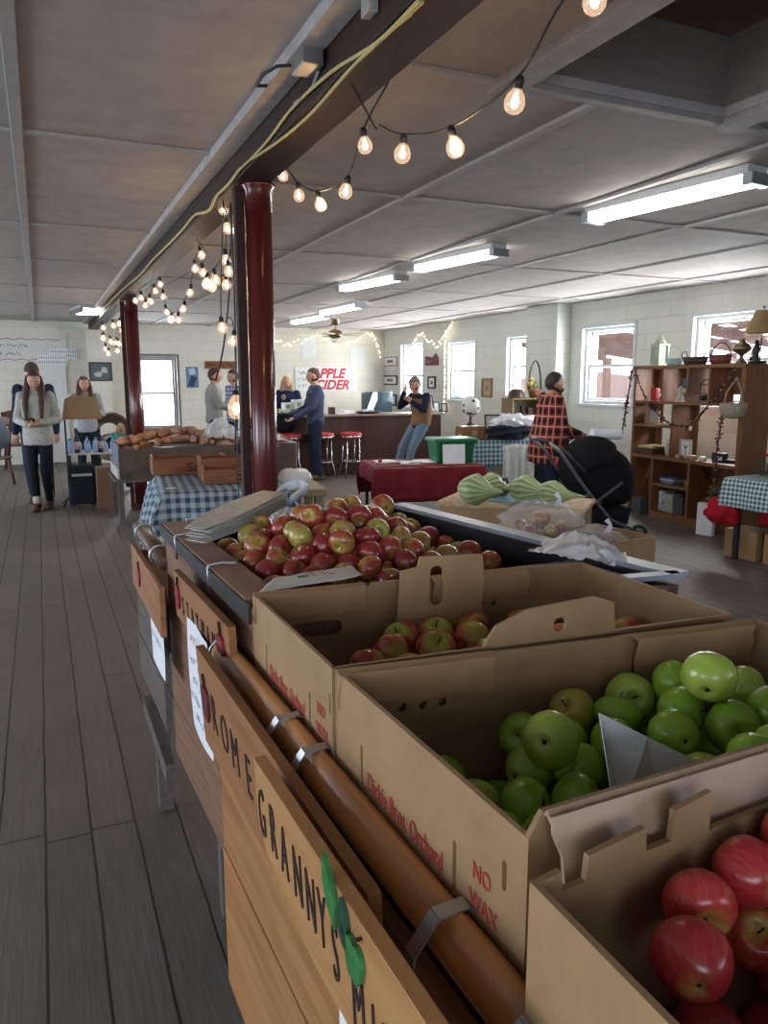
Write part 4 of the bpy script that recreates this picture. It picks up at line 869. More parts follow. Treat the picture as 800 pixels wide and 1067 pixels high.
sheet('produce_bag', 'clear crumpled plastic bag next to the bag bundle in the bin', 'bag', [az(275, 560, 1.21), az(318, 556, 1.2), az(330, 540, 1.19), az(285, 533, 1.21)], .03, PLASTIC, .018, seed=4)
sheet('price_card', 'white paper sheet lying over apples at the front of the Stayman bin', 'paper', [az(268, 619, 1.208), az(378, 600, 1.222), az(366, 590, 1.222), az(285, 603, 1.222)], .004, flat('card_white2', (.55, .55, .52), .6), .002, 3, sol=.001)
c = az(337, 601, 1.228); m = MB(); text(m, '~xxx', .035, c+Vector((-.03, -.005, .006)), (1, -.15, 0), (.15, 1, .1), .001); m.box((c.x-.04, c.y+.005, c.z+.004), (.02, .008, .002), mi=1)
single('produce_sticker', m, [TXT, APG], 'small red and green print on the white sheet in the bin', 'label')
sheet('carrier_bag', 'white plastic carrier bag draped over the black edge of the bin', 'bag', [az(546, 575, 1.212), az(640, 592, 1.222), az(652, 583, 1.212), az(600, 556, 1.212)], .035, PLASTICW, .016, 5, seed=7, zmin=1.211)
# ================================================================== people
SKIN = pm('skin_light', (.48, .27, .19), (.42, .22, .15), .5, 20, bs=.03); SKINR = pm('skin_ruddy', (.45, .22, .15), (.38, .17, .12), .5, 20, bs=.03)
EYE_M = flat('eye_dark', (.02, .015, .012), .3); LIP = flat('lip', (.35, .12, .1), .5)
def clothm(name, c, c2=None, sc=60, rough=.9): return pm(name, c, c2 or tuple(x*.75 for x in c), rough, sc, bs=.3, spec=.12, bd=.004)
DENIM = clothm('dark_denim', (.025, .035, .065), (.015, .022, .045)); DENIML = clothm('blue_denim', (.13, .18, .24), (.09, .13, .18))
def person(label, loc, rz, h, top, bottom, shoes, hair, J=None, style='short', skin=None, head=(0, 0), slim=1.0, hem=.0, wide=1.0, legs=True, name='person', extra=None, girth=1.0, beard=None, cap=None, hat=None, fine=True, skirt=False):
    """standing figure, local x = its left, y = forward, z up, measured for a 1.75 m body; J overrides joints"""
    skin = skin or SKIN; s = h/1.75; t = thing(name, label, 'person', loc, rz)
    j = dict(pel=(0, 0, .95), wst=(0, .0, 1.1), chs=(0, .0, 1.30), nk=(0, -.005, 1.485), hd=(0, .03, 1.63),
             shL=(.175*wide, 0, 1.43), elL=(.225*wide, -.02, 1.14), wrL=(.235*wide, .06, .90), shR=(-.175*wide, 0, 1.43), elR=(-.225*wide, -.02, 1.14), wrR=(-.235*wide, .06, .90),
             hpL=(.09, 0, .92), knL=(.1, .02, .49), anL=(.1, -.03, .085), hpR=(-.09, 0, .92), knR=(-.1, .02, .49), anR=(-.1, -.03, .085), ftL=(.12, .13, .04), ftR=(-.12, .13, .04))
    j.update(J or {}); j = {k: Vector(v) for k, v in j.items()}
    V = lambda k: j[k]*s
    def torso(mb, g, z0=None, zt=True):
        ax_ = (V('shL')-V('shR')).normalized(); n = 20; rings = []
        for (k, rx, ry, o) in (('pel', .155, .115, -.07), ('pel', .165, .125, 0), ('wst', .145, .11, 0), ('chs', .17, .125, 0), ('chs', .175, .12, .07), ('nk', .135, .09, -.05), ('nk', .09, .075, -.01), ('nk', .062, .06, .012)):
            c = V(k)+Vector((0, 0, o*s)); f = Vector((0, 0, 1)).cross(ax_)*-1; gx = (rx*wide+(g if rx > .1 else g*.3))*s*(girth if k in ('pel', 'wst') else 1); gy = (ry*(girth if k in ('pel', 'wst') else 1)+(g if rx > .1 else g*.3))*s
            rings.append([c+ax_*gx*cos(2*pi*q/n)+f*gy*sin(2*pi*q/n) for q in range(n)])
        mb.ring_loft(rings)
    def limb(mb, ks, rs, ext=0):
        pts = [V(k) for k in ks]; P = []; Q = []
        for i in range(len(pts)-1):
            for q in range(4): P.append(pts[i].lerp(pts[i+1], q/4)); Q.append((rs[i]+(rs[i+1]-rs[i])*q/4)*s)
        P.append(pts[-1]); Q.append(rs[-1]*s); mb.tube(P, Q, 12); mb.ball(P[0], Q[0], 10); mb.ball(P[-1], Q[-1], 10)
    # body: one skin
    b = MB(); torso(b, 0)
    b.tube([V('nk')-Vector((0, 0, .05*s)), V('nk').lerp(V('hd'), .55)], [.062*s, .052*s], 14)
    for S in 'LR':
        limb(b, ('sh'+S, 'el'+S, 'wr'+S), (.052, .04, .028))
        if legs: limb(b, ('hp'+S, 'kn'+S, 'an'+S), (.085, .056, .04))
    hr = Matrix.Rotation(head[0], 3, 'Z') @ Matrix.Rotation(head[1], 3, 'X')
    def face(d):
        g = 1.0
        if d.y > 0:
            g += .16*math.exp(-((d.x)/.13)**2-((d.z+.12)/.17)**2)      # nose
            g -= .05*math.exp(-((abs(d.x)-.36)/.16)**2-((d.z-.08)/.12)**2)  # eye sockets
            g += .04*math.exp(-(d.x/.3)**2-((d.z+.55)/.14)**2)          # mouth
            g += .05*math.exp(-(d.x/.25)**2-((d.z+.85)/.18)**2)         # chin
        if d.z < 0: g *= 1-.10*abs(d.z)*abs(d.x)*2
        return g
    rh = (.08*s, .102*s, .122*s); b.ball(V('hd'), rh, 28, rot=hr, fn=face)
    for e in (-1, 1): b.ball(V('hd')+hr @ Vector((e*.082*s, -.005*s, -.005*s)), (.012*s, .022*s, .033*s), 8, rot=hr)
    body = remeshed(b, .011 if fine else .015, 2)
    for S, e in (('L', 1), ('R', -1)):                                  # hands: palm, four bent fingers, thumb
        w_, el = V('wr'+S), V('el'+S); d = (w_-el).normalized(); up_ = Vector((0, 1, .2)); sd = d.cross(up_).normalized()*e; nn = sd.cross(d).normalized()
        RM = Matrix((sd, d, nn)).transposed(); body.ball(w_+d*.045*s, (.038*s, .055*s, .017*s), 10, rot=RM)
        for q in range(4):
            o = w_+d*.085*s+sd*(q-1.5)*.018*s; ln = (.062, .074, .07, .055)[q]*s
            body.tube([o-d*.02*s, o+d*ln*.5, o+d*ln*.85+nn*e*.02*s, o+d*ln*.9+nn*e*.045*s], [.0088*s, .0085*s, .008*s, .006*s], 6)
        body.tube([w_+d*.02*s-sd*.02*s, w_+d*.05*s-sd*.045*s, w_+d*.085*s-sd*.05*s+nn*e*.02*s], [.012*s, .0105*s, .008*s], 6)
    part('body', body, skin, t, local=True)
    m = MB()
    for e in (-1, 1): m.ball(V('hd')+hr @ Vector((e*.031*s, .09*s, .008*s)), (.012*s, .008*s, .006*s), 8, rot=hr)
    part('eyes', m, EYE_M, t, local=True)
    m = MB(); m.ball(V('hd')+hr @ Vector((0, .1*s, -.06*s)), (.024*s, .008*s, .006*s), 8, rot=hr); part('lips', m, LIP, t, local=True)
    # clothes
    if legs:
        m = MB(); n = 18
        for S in 'LR': limb(m, ('hp'+S, 'kn'+S, 'an'+S), (.102*(.6+.4*girth)*slim, .070*slim, .058*slim))
        m.ring_loft([[V('pel')+Vector((rx*s*cos(2*pi*q/n), ry*s*sin(2*pi*q/n), z*s)) for q in range(n)] for z, rx, ry in ((-.1, .1, .09), (-.05, .168*girth, .128*girth), (.09, .166*girth, .125*girth))])
        part('trousers', remeshed(m, .013, 3), bottom, t, local=True)
        for S in 'LR':
            a, f = V('an'+S), V('ft'+S); m = MB(); d = (f-a); d.z = 0; d.normalize(); sd = d.cross(Vector((0, 0, 1)))
            m.ring_loft([[a+d*y*s+sd*(w_*s*cos(2*pi*q/12))+Vector((0, 0, (zc+hh*sin(2*pi*q/12))*s-a.z+a.z*0+0)) for q in range(12)] for y, w_, zc, hh in ((-.07, .02, .045-0, .03), (-.06, .036, .045, .042), (0, .042, .055, .055), (.07, .044, .045, .042), (.14, .046, .033, .03), (.19, .03, .028, .02))])
            m.tube([a+Vector((0, 0, .0)), a+Vector((0, 0, .06*s))], [.05*s, .052*s], 12)
            for k_ in range(len(m.v)): pass
            part('shoe', m, shoes, t, local=True)
    m = MB(); torso(m, .018)
    for S in 'LR': limb(m, ('sh'+S, 'el'+S, 'wr'+S), (.068, .056, .044))
    m.tube([V('nk')-Vector((0, 0, .06*s)), V('nk')+Vector((0, .004, .012*s))], [.105*s, .074*s], 16)
    m.ball(V('shL'), .072*s, 12); m.ball(V('shR'), .072*s, 12)
    if hem: n = 20; m.ring_loft([[V('pel')+Vector((rx*s*girth*cos(2*pi*q/n), ry*s*girth*sin(2*pi*q/n), z*s)) for q in range(n)] for z, rx, ry in ((-.07-hem, .18, .145), (.0, .185, .145), (.15, .17, .13))])
    tm = wobble(remeshed(m, .013, 3), .008*s, 14, len(label)); part('top', tm, top, t, local=True)
    # hair
    m = MB(); n = 26; K = 18; rings = []
    c = V('hd')
    def shell(d):
        lim = {'short': .5 if d.y > 0 else .12+.4*d.y, 'bald': 2, 'long': .55 if d.y > .25 else -1.2, 'bob': .55 if d.y > .25 else -.75}[style]
        if d.y > 0 and style != 'bald': lim = lim - (0 if d.y > .5 else (.3 if style == 'short' else .6)*(1-d.y/.5))
        return 1.07+.03*noise.noise(d*6) if d.z > lim else .93
    if style != 'bald': m.ball(c+hr @ Vector((0, -.006*s, .004*s)), (rh[0]*1.02, rh[1]*1.02, rh[2]*1.0), 30, rot=hr, fn=shell)
    if style in ('long', 'bob'):
        L_ = .42 if style == 'long' else .15
        for e in (-1, 1):
            m.tube([c+hr @ Vector((e*.062*s, .0, .05*s)), c+hr @ Vector((e*.086*s, .01*s, -.06*s)), c+Vector((e*.092*s, .05*s, -.15*s)), c+Vector((e*.095*s, .125*s, -(.13+L_*.4)*s)), c+Vector((e*.085*s, .135*s, -(.12+L_)*s))][:5 if style == 'long' else 3], [.03*s, .034*s, .036*s, .034*s, .012*s][:5 if style == 'long' else 3], 10)
        m.tube([c+hr @ Vector((0, -.06*s, .03*s)), c+Vector((0, -.09*s, -.1*s)), c+Vector((0, -.11*s, -.3*s*(1 if style == 'long' else .5)))], [.07*s, .075*s, .05*s], 12)
    if m.v: part('hair', wobble(m, .004*s, 30, 2), hair, t, local=True)
    if beard: m = MB(); m.ball(c+hr @ Vector((0, .012*s, -.055*s)), (.072*s, .088*s, .068*s), 20, rot=hr, fn=lambda d: 1.03 if d.y > .2 and d.z < -.05-.35*max(d.y-.75, 0) else .75); part('beard', m, beard, t, local=True)
    if cap:
        m = MB(); m.ball(c+hr @ Vector((0, -.005*s, .035*s)), (.084*s, .105*s, .095*s), 20, rot=hr, fn=lambda d: 1 if d.z > -.05 else .5)
        m.ring_loft([[c+hr @ Vector((x*s, y*s, z*s)) for x, y, z in ((-w_, yy, zz), (w_, yy, zz), (w_, yy, zz+.006), (-w_, yy, zz+.006))] for yy, w_, zz in ((.07, .07, .045), (.13, .068, .04), (.165, .04, .03))], smooth=False)
        part('cap', m, cap, t, local=True)
    if hat: m = MB(); m.ball(c+hr @ Vector((0, -.01*s, .03*s)), (.086*s, .106*s, .108*s), 20, rot=hr, fn=lambda d: (1.02 if d.z < .15 else 1) if d.z > -.15 else .6); part('knit_hat', m, hat, t, local=True)
    if extra: extra(t, V, s)
    return t
BR = flat('brown_hair', (.06, .03, .018), .6); BRL = flat('light_brown_hair', (.14, .08, .045), .6); BLOND = flat('blond_hair', (.42, .28, .14), .6); DKH = flat('dark_hair', (.025, .016, .012), .6)
def pos(px, w, z=0): p = aw(px, 396, w); return (p.x, p.y, z)
def yaw_to(dx, dy): return atan2(-dx, dy)                          # rotation that turns local +y to (dx, dy)
# young woman walking towards the camera, looking at her phone
def phone(t, V, s):
    m = MB(); c = (V('wrR')+V('wrL'))/2+Vector((0, .07, .03)); m.box(c, (.075, .15, .01), rot=Matrix.Rotation(.5, 3, 'X')); part('phone', m, BLACK, t, local=True, bev=.003)
    for S in 'LR': a = V('an'+S); m = MB(); m.lathe([(.052, -.02), (.056, .02), (.054, .06), (.05, .07)], a+Vector((0, 0, .03)), 14); part('sock', m, clothm('cream_sock', (.5, .45, .36)), t, local=True)
SWEAT = clothm('oatmeal_fleece', (.42, .41, .36), (.26, .26, .23), 45)
g = az(46, 531, 0)
person('young woman in oatmeal sweater, black jeans and brown boots looking at her phone', (g.x, g.y, 0), radians(168), 1.72, SWEAT, clothm('black_jeans', (.012, .013, .018)), flat('brown_boots', (.1, .045, .025), .5), BR,
    dict(elL=(.24, -.03, 1.14), wrL=(.07, .2, 1.1), elR=(-.24, -.03, 1.14), wrR=(-.07, .2, 1.12), knR=(-.07, .1, .5), anR=(-.05, -.12, .12), ftR=(-.05, .04, .05), knL=(.08, .05, .49), anL=(.06, .05, .085), ftL=(.07, .22, .04)), 'long', head=(.25, -.25), hem=.05, extra=phone, slim=.84, wide=.92)
person('man in navy jacket and knit hat walking behind the young woman', (ay(34, 396, 10.95).x, 10.95, 0), radians(172), 1.82, clothm('navy_jacket', (.02, .03, .06)), DENIM, flat('dark_shoes', (.03, .025, .02), .5), DKH, dict(knL=(.1, .1, .5), anL=(.1, -.1, .12), ftL=(.11, .05, .05)), 'short', head=(.2, -.1), hem=.05, hat=clothm('grey_brown_knit', (.09, .07, .06)))
person('smiling long haired woman in grey cardigan standing behind the jug table', (ay(87, 396, 12.3).x, 12.3, 0), radians(180), 1.66, clothm('pale_blue_grey_cardigan', (.4, .42, .46)), clothm('dark_green_skirt', (.015, .03, .028)), BLACK, BR,
    dict(elL=(.25, .0, 1.15), wrL=(.17, .2, 1.2), elR=(-.25, 0, 1.15), wrR=(-.17, .2, 1.2)), 'long')
person('small child with pale blond hair in a turquoise top', (ay(123, 396, 11.7).x, 11.7, 0), radians(150), 1.0, clothm('turquoise', (.05, .32, .3)), DENIM, WHITE, BLOND, dict(hd=(0, .03, 1.6), nk=(0, 0, 1.47)), 'bob', wide=1.1)
person('man in light grey sweater standing side on by the rear wall', (ay(222, 396, 12.6).x, 12.6, 0), yaw_to(1, -.15), 1.80, clothm('light_grey_knit', (.33, .33, .32)), DENIM, BLACK, BR, dict(elL=(.2, .1, 1.15), wrL=(.1, .3, 1.25), elR=(-.2, .05, 1.15), wrR=(-.12, .28, 1.1)), 'short', skin=SKINR)
person('person in blue checked shirt half hidden by the near red column', (ay(244, 396, 13.3).x, 13.3, 0), yaw_to(-1, -.4), 1.78, plaid_mat('blue_check', (.3, .36, .48), (.06, .08, .16), (.5, .5, .5), .07), DENIM, BLACK, DKH, dict(wrL=(.12, .25, 1.15)), 'short')
person('blonde woman in navy top standing behind the bar', (ay(299, 396, 12.95).x, 12.95, 0), yaw_to(-.6, -1), 1.68, clothm('navy_top', (.02, .03, .08)), DENIM, BLACK, BLOND, dict(elL=(.24, .06, 1.14), wrL=(.05, .22, 1.32), wrR=(-.15, .25, 1.08), elR=(-.25, .02, 1.12)), 'bob', head=(.3, 0))
def coat(t, V, s):
    m = MB(); m.ball(V('wrL')+Vector((.02, .08, -.12)), (.12, .22, .16), 16, fn=lambda d: 1+.2*noise.noise(d*3)); m.ball(V('wrL')+Vector((.0, .26, -.02)), (.09, .14, .08), 14); part('folded_coat', remeshed(m, .02, 2), clothm('black_coat', (.012, .012, .015)), t, local=True)
p = ay(328, 396, 11.72)
person('man in slate blue pullover and dark jeans at the bar holding a coat', (p.x, p.y, 0), yaw_to(-1, .1), 1.79, clothm('slate_blue_pullover', (.06, .075, .13)), DENIM, flat('brown_shoe', (.12, .075, .045), .6), BR, dict(elL=(.2, .1, 1.14), wrL=(.17, .38, 1.02), elR=(-.2, .1, 1.14), wrR=(-.15, .36, 1.0)), 'short', extra=coat)
TAN = clothm('tan_vest', (.2, .115, .06))
def vest(t, V, s):
    m = MB(); n = 20; rings = []
    for k, rx, ry, o in (('pel', .19, .15, -.02), ('wst', .185, .15, 0), ('chs', .2, .155, 0), ('chs', .19, .145, .08), ('nk', .13, .10, -.05)):
        c = V(k)+Vector((0, 0, o)); rings.append([c+Vector((rx*cos(2*pi*q/n), ry*sin(2*pi*q/n), 0)) for q in range(n)])
    m.ring_loft(rings); part('vest', remeshed(m, .014, 3), TAN, t, local=True)
p = ay(437, 396, 11.0)
person('man in cap and tan vest leaning on the bar, hand to mouth', (p.x, p.y, 0), yaw_to(-1, -.25), 1.72, clothm('dark_navy_shirt', (.012, .016, .03)), DENIML, BLACK, DKH,
    dict(pel=(0, -.02, .92), hpL=(.09, 0, .9), hpR=(-.09, 0, .9), wst=(0, -.05, 1.08), chs=(0, -.03, 1.26), nk=(0, .04, 1.41), hd=(0, .11, 1.56), shL=(.175, .0, 1.37), shR=(-.175, .0, 1.37), elL=(.24, .22, 1.2), wrL=(.1, .24, 1.43), elR=(-.24, .1, 1.15), wrR=(-.06, .2, 1.28), knL=(.1, .28, .55), anL=(.1, .42, .09), ftL=(.11, .58, .04), knR=(-.1, .25, .52), anR=(-.1, .35, .09), ftR=(-.11, .5, .04)), 'short', cap=clothm('grey_cap', (.12, .11, .1)), extra=vest, skin=SKINR)
PL = plaid_mat('red_plaid', (.27, .022, .02), (.014, .01, .012), (.42, .3, .22), .105)
pp = aw(574, 396, 8.0)
person('bearded man in red and black plaid shirt pushing the stroller', (pp.x, pp.y, 0), yaw_to(1, -.22), 1.70, PL, DENIM, BLACK, DKH,
    dict(hd=(0, .05, 1.61), nk=(0, 0, 1.49), shL=(.19, 0, 1.45), shR=(-.19, 0, 1.45), elL=(.25, .06, 1.15), wrL=(.16, .32, 1.05), elR=(-.25, .06, 1.15), wrR=(-.16, .34, 1.03)), 'short', wide=1.15, girth=1.5, hem=.12, beard=flat('dark_beard', (.075, .042, .028), .8), skin=SKINR, head=(.05, .1))
# ================================================================== stroller
sp = aw(622, 396, 7.45)
t = thing('stroller', 'black baby stroller with grey tubular frame pushed by the man in plaid', 'stroller', (sp.x, sp.y, 0), yaw_to(1, -.3))
FB = clothm('black_canvas', (.012, .012, .014), sc=30)
m = MB(); sec = [(-.30, .16, .60, .92), (-.18, .23, .50, .98), (0, .25, .42, .98), (.16, .25, .38, .94), (.28, .23, .38, .86), (.36, .18, .42, .76)]
m.ring_loft([[Vector((w_*cos(2*pi*q/20)*(1 if abs(cos(2*pi*q/20)) < .8 else 1), y_, (a_+b_)/2+(b_-a_)/2*max(-1, min(1, 1.25*sin(2*pi*q/20))))) for q in range(20)] for y_, w_, a_, b_ in sec]); part('seat_shell', m, FB, t, local=True)
m = MB(); n = 14; rings = []
for i in range(8):
    a = radians(8+i*17); rings.append([Vector((.27*cos(pi*q/n), -.02-.34*cos(a)*(.45+.55*sin(pi*q/n)), .70+.36*sin(a)*(.25+.75*sin(pi*q/n))*1.0)) for q in range(n+1)])
m.ring_loft(rings, caps=False); part('canopy', m, FB, t, local=True, solid=.012)
m = MB(); m.tube([Vector((.275*cos(pi*q/n), -.02-.34*cos(radians(8))*(.45+.55*sin(pi*q/n)), .70+.06*sin(pi*q/n)+.3*sin(pi*q/n)*.6)) for q in range(n+1)], .014, 8); part('canopy_rim', m, BLACK, t, local=True)
FR = flat('stroller_grey_tube', (.2, .21, .22), .35, .8)
for e in (-1, 1): m = MB(); m.tube([(e*.25, -.55, 1.02), (e*.25, -.42, .9), (e*.25, -.2, .6), (e*.25, .1, .25), (e*.25, .38, .13)], .017, 10); part('push_tube', m, FR, t, local=True)
for e in (-1, 1): m = MB(); m.tube([(e*.25, .2, .62), (e*.25, -.1, .4), (e*.25, -.36, .14)], .015, 10); part('rear_leg', m, FR, t, local=True)
m = MB(); m.tube([(-.25, -.55, 1.02), (0, -.58, 1.03), (.25, -.55, 1.02)], .02, 10); part('handle_bar', m, BLACK, t, local=True)
for x, y, r in ((-.27, -.36, .13), (.27, -.36, .13), (-.24, .4, .1), (.24, .4, .1)):
    m = MB(); m.tube([(x, y+(r-.02)*cos(a), r+(r-.02)*sin(a)) for a in [2*pi*i/20 for i in range(20)]], .02, 8, closed=True)
    wh = part('wheel', m, BLACK, t, local=True); m = MB(); m.cyl((x-.01, y, r), (x+.01, y, r), .04)
    for k in range(5): m.beam((x, y, r), (x, y+(r-.02)*cos(k*1.257), r+(r-.02)*sin(k*1.257)), .012, .012, up=(1, 0, 0))
    h_ = part('hub', m, FR, t, local=True)
m = MB(); m.ring_loft([[Vector((w_*x, y0_+l_*y, z_)) for x, y in ((-1, -1), (1, -1), (1, 1), (-1, 1))] for z_, w_, l_, y0_ in ((.13, .17, .24, 0), (.2, .21, .3, 0), (.36, .22, .3, .02))], smooth=False); part('basket', m, FB, t, local=True)
m = MB(); m.box((-.262, -.02, .6), (.006, .09, .1)); part('white_tag', m, PAPER, t, local=True)
m = MB(); m.ball((-.1, -.32, .78), (.05, .04, .06), 10); part('red_toy', m, flat('toy_red', (.4, .02, .02), .5), t, local=True)
c0 = t.matrix_basis @ Vector((0, .1, 1.075)); m = MB(); 
m.cyl(c0+Vector((-.12, .04, .0)), c0+Vector((.16, -.05, .0)), .055, n=18); single('paper_towel_roll', m, PAPER, 'white roll lying on top of the black stroller canopy', 'roll')
# ================================================================== gingham table, crates, bench of sweet potatoes
BLUEG = gingham_mat('blue_gingham', (.03, .065, .11), (.33, .38, .41), .036); TEALG = gingham_mat('teal_gingham', (.015, .07, .085), (.5, .58, .58), .02)
PLYW = woodm('pale_plank', (.36, .3, .2), (.25, .2, .13), axis=0, rough=.7); CRATE = woodm('crate_wood', (.22, .085, .035), (.11, .04, .018), (.3, .13, .06), axis=0, rough=.6)
def table(name, label, c, a, b, h, rz, top, legm, leg=.05, th=.03, cat='table', inset=.06, grp=None):
    t = thing(name, label, cat, (c[0], c[1], 0), rz, grp); m = MB(); m.box((0, 0, h-th/2), (a, b, th)); part('tabletop', m, top, t, local=True, bev=.003)
    for sx in (-1, 1):
        for sy in (-1, 1): m = MB(); m.box((sx*(a/2-inset), sy*(b/2-inset), (h-th)/2), (leg, leg, h-th)); part('leg', m, legm, t, local=True)
    return t
gc = (1.35, 6.5); grz = radians(-6)
table('folding_table', 'plain table under the blue gingham cloth', gc, .98, 1.35, .745, grz, PLYW, DARK, .03)
single('tablecloth', cloth(.98, 1.35, .42, .3, .757, 0, (64, 56), .28, .03, 15, 2, gc, grz), BLUEG, 'blue and white gingham tablecloth sweeping down behind the Stayman bin', 'tablecloth', solid=.003)
def crate(label, c, rz, a=.55, b=.36, h=.13, word='Saun', top=None):
    t = thing('wooden_crate', label, 'crate', c, rz, 'wooden fruit crates on the gingham table'); th = .014
    for y in (-b/2+th/2, b/2-th/2): m = MB(); m.box((0, y, h/2), (a, th, h-.004)); part('side_slat', m, CRATE, t, local=True, bev=.002)
    for x in (-a/2+th/2, a/2-th/2): m = MB(); m.box((x, 0, h/2+.006), (th*1.2, b-.03, h+.008)); part('end_slat', m, CRATE, t, local=True, bev=.002)
    m = MB(); m.box((0, 0, .006), (a-.02, b-.02, .01)); part('bottom', m, CRATE, t, local=True)
    m = MB(); text(m, word, .11, (-.04, -b/2-.001, .03), (1, 0, 0), (0, 0, 1), .001, sx=1.3); part('stencil', m, CARVE, t, local=True); return t
p = az(160, 495, .762); q = az(212, 506, .762)
crate('long wooden crate with black lettering at the back left of the gingham cloth', (p.x+.33, p.y+.1, .762), radians(-4), .66, .4, .15)
crate('wooden crate with black lettering at the front edge of the gingham cloth', (q.x+.33, q.y+.16, .762), radians(-8), .6, .3, .12)
crate('wooden crate behind the other two on the gingham cloth', (q.x+.36, q.y+.62, .762), radians(-3), .55, .3, .17)
m = MB(); p = az(178, 509, .762); m.box((p.x, p.y, .764), (.08, .05, .003)); single('price_tag', m, PAPER, 'small white price tag on the gingham cloth before the crates', 'tag')
table('plank_bench', 'pale thick plank bench sticking out right of the near red column', (2.0, 6.3), .40, .6, .70, radians(-8), PLYW, PLYW, .07, .06, 'bench')
def blob_bag(name, label, cat, c, r, mat, amp=.25, sc=5, seed=0, grp=None, sol=0):
    m = MB(); sd = Vector((seed*3.1, seed*1.3, 0)); m.ball(c, r, 36, fn=lambda d: 1+amp*noise.noise(d*sc*.4+sd)+amp*.35*noise.noise(d*sc*1.6+sd)); zb = c[2]-r[2]*.7
    for v in m.v: v.z = max(v.z, zb)
    return single(name, m, mat, label, cat, grp, solid=sol)
blob_bag('filled_bag', 'white filled plastic bag resting on the pale plank bench', 'bag', (1.98, 6.3, .76), (.15, .13, .085), PLASTICW, .2, 5, 3)
# bench with the big sweet potato bin
BG = pm('bluegrey_card', (.16, .19, .24), (.1, .12, .15), .7, 8); BT = pm('brown_tray', (.2, .12, .075), (.12, .07, .045), .7, 6)
table('produce_bench', 'low bench under the sweet potato bin with pale slatted end', (1.8, 9.35), 2.2, .95, .50, 0, GREYW, GREYW, .06)
t = thing('produce_bin', 'large clear fronted bin piled with sweet potatoes behind the crates', 'bin', (1.8, 9.35, .5))
x0, x1, y0, y1 = .76, 2.82, 8.92, 9.78
m = MB(); m.box((1.79, y0, .68), (x1-x0, .015, .34)); part('front_panel', m, pm('clouded_plastic_panel', (.11, .085, .06), (.06, .048, .035), .25, 5), t)
m = MB(); m.box((1.79, y1, .68), (x1-x0, .015, .34)); part('rear_panel', m, BT, t)
m = MB(); m.box((x0, 9.35, .70), (.015, y1-y0, .38)); part('blue_end_panel', m, BG, t); m = MB(); m.box((x1, 9.35, .68), (.015, y1-y0, .36)); part('clear_end_panel', m, PLASTIC, t)
m = MB(); m.box((1.79, 9.35, .505), (x1-x0, y1-y0, .01)); m.box((1.79, 9.35, .74), (x1-x0-.03, y1-y0-.03, .16)); part('produce_bed', m, BT, t)
m = MB(); m.box((2.15, y0-.012, .69), (.1, .01, .34)); part('dark_divider', m, BLACK, t)
for z in (.53, .57, .61): m = MB(); m.box((.74, 9.33, z), (.02, .9, .03)); part('end_slat', m, OFFWHITE, t)
SWP = [pm('sweet_potato_orange', (.42, .19, .09), (.3, .12, .06), .75, 9), pm('sweet_potato_tan', (.4, .25, .16), (.28, .16, .1), .75, 9), pm('sweet_potato_pink', (.34, .17, .12), (.24, .11, .08), .75, 9)]
def spud_me(i):
    m = MB(); rnd = random.Random(i); m.ball((0, 0, 0), (.055, .055, .095+.02*rnd.random()), 14, fn=lambda d: 1+.16*noise.noise(d*1.8+Vector((i*5, 0, 0)))); return m.mesh('sweet_potato')
SPM = [[spud_me(i).copy() for _ in range(3)] for i in range(4)]
for i in range(4):
    for k in range(3): SPM[i][k].materials.append(SWP[k])
rnd = random.Random(5)
for ix in range(18):
    for iy in range(5):
        x = .85+ix*.109+rnd.uniform(-.02, .02); y = y0+.07+iy*.165+rnd.uniform(-.03, .03); u = (x-.8)/2.0
        hh = .85+.13*math.exp(-((x-1.45)/.42)**2)+.05*sin(iy*.9); hh -= .035 if iy == 0 else 0
        o = bpy.data.objects.new('sweet_potato', SPM[rnd.randrange(4)][0 if u < .25 else (1 if rnd.random() < .6 else 2)]); COL.objects.link(o)
        o.location = (x, y, hh); o.rotation_euler = (radians(90)+rnd.uniform(-.4, .4), rnd.uniform(-.5, .5), rnd.uniform(0, 3.1)); s_ = rnd.uniform(.62, .98); o.scale = (s_, s_, s_)
        tag(o, 'lumpy sweet potato in the heap on the clear fronted bin', 'sweet potato', 'sweet potatoes heaped in the bin')
def gauze(label, x, y, z, w, seed, ty=.3, up=.0): return sheet('plastic_bag', label, 'bag', [(x-w, y-ty, z), (x+w, y-ty, z-.02), (x+w, y+ty, z), (x-w, y+ty, z+.02)], .09+up, PLASTIC, .05, 6, 30, 0, seed)
gauze('clear plastic bags heaped on the middle of the sweet potatoes', 1.95, 9.15, .93, .26, 3, .2, .1); gauze('clear plastic covering the produce right of the heap', 2.45, 9.2, .89, .26, 8, .25)
# ================================================================== far left: jug table, stand, bins, chairs
BLKM = flat('black_metal', (.02, .02, .022), .4, .4)
table('folding_table', 'narrow black legged table crowded with bottles before the smiling woman', (.62, 10.95), .75, .5, .66, 0, OFFWHITE, BLKM, .03, .025)
JUG = plastic_mat('jug_blue_plastic', (.45, .6, .85), .35); CAPB = flat('bottle_cap', (.05, .12, .3), .5)
rnd = random.Random(3)
for i in range(12):
    x, y = .32+(i % 6)*.11+rnd.uniform(-.01, .01), 10.82+(i//6)*.2; hh = rnd.uniform(.13, .18)
    t = thing('water_jug', 'pale blue plastic bottle standing on the black legged table', 'bottle', (x, y, .66), 0, 'bottles on the far left table')
    m = MB(); m.lathe([(.03, 0), (.042, .01), (.042, hh*.6), (.03, hh*.8), (.014, hh*.9), (.014, hh)], n=12); part('bottle_body', m, JUG, t, local=True)
    m = MB(); m.cyl((0, 0, hh), (0, 0, hh+.02), .016, n=10); part('bottle_cap', m, CAPB, t, local=True)
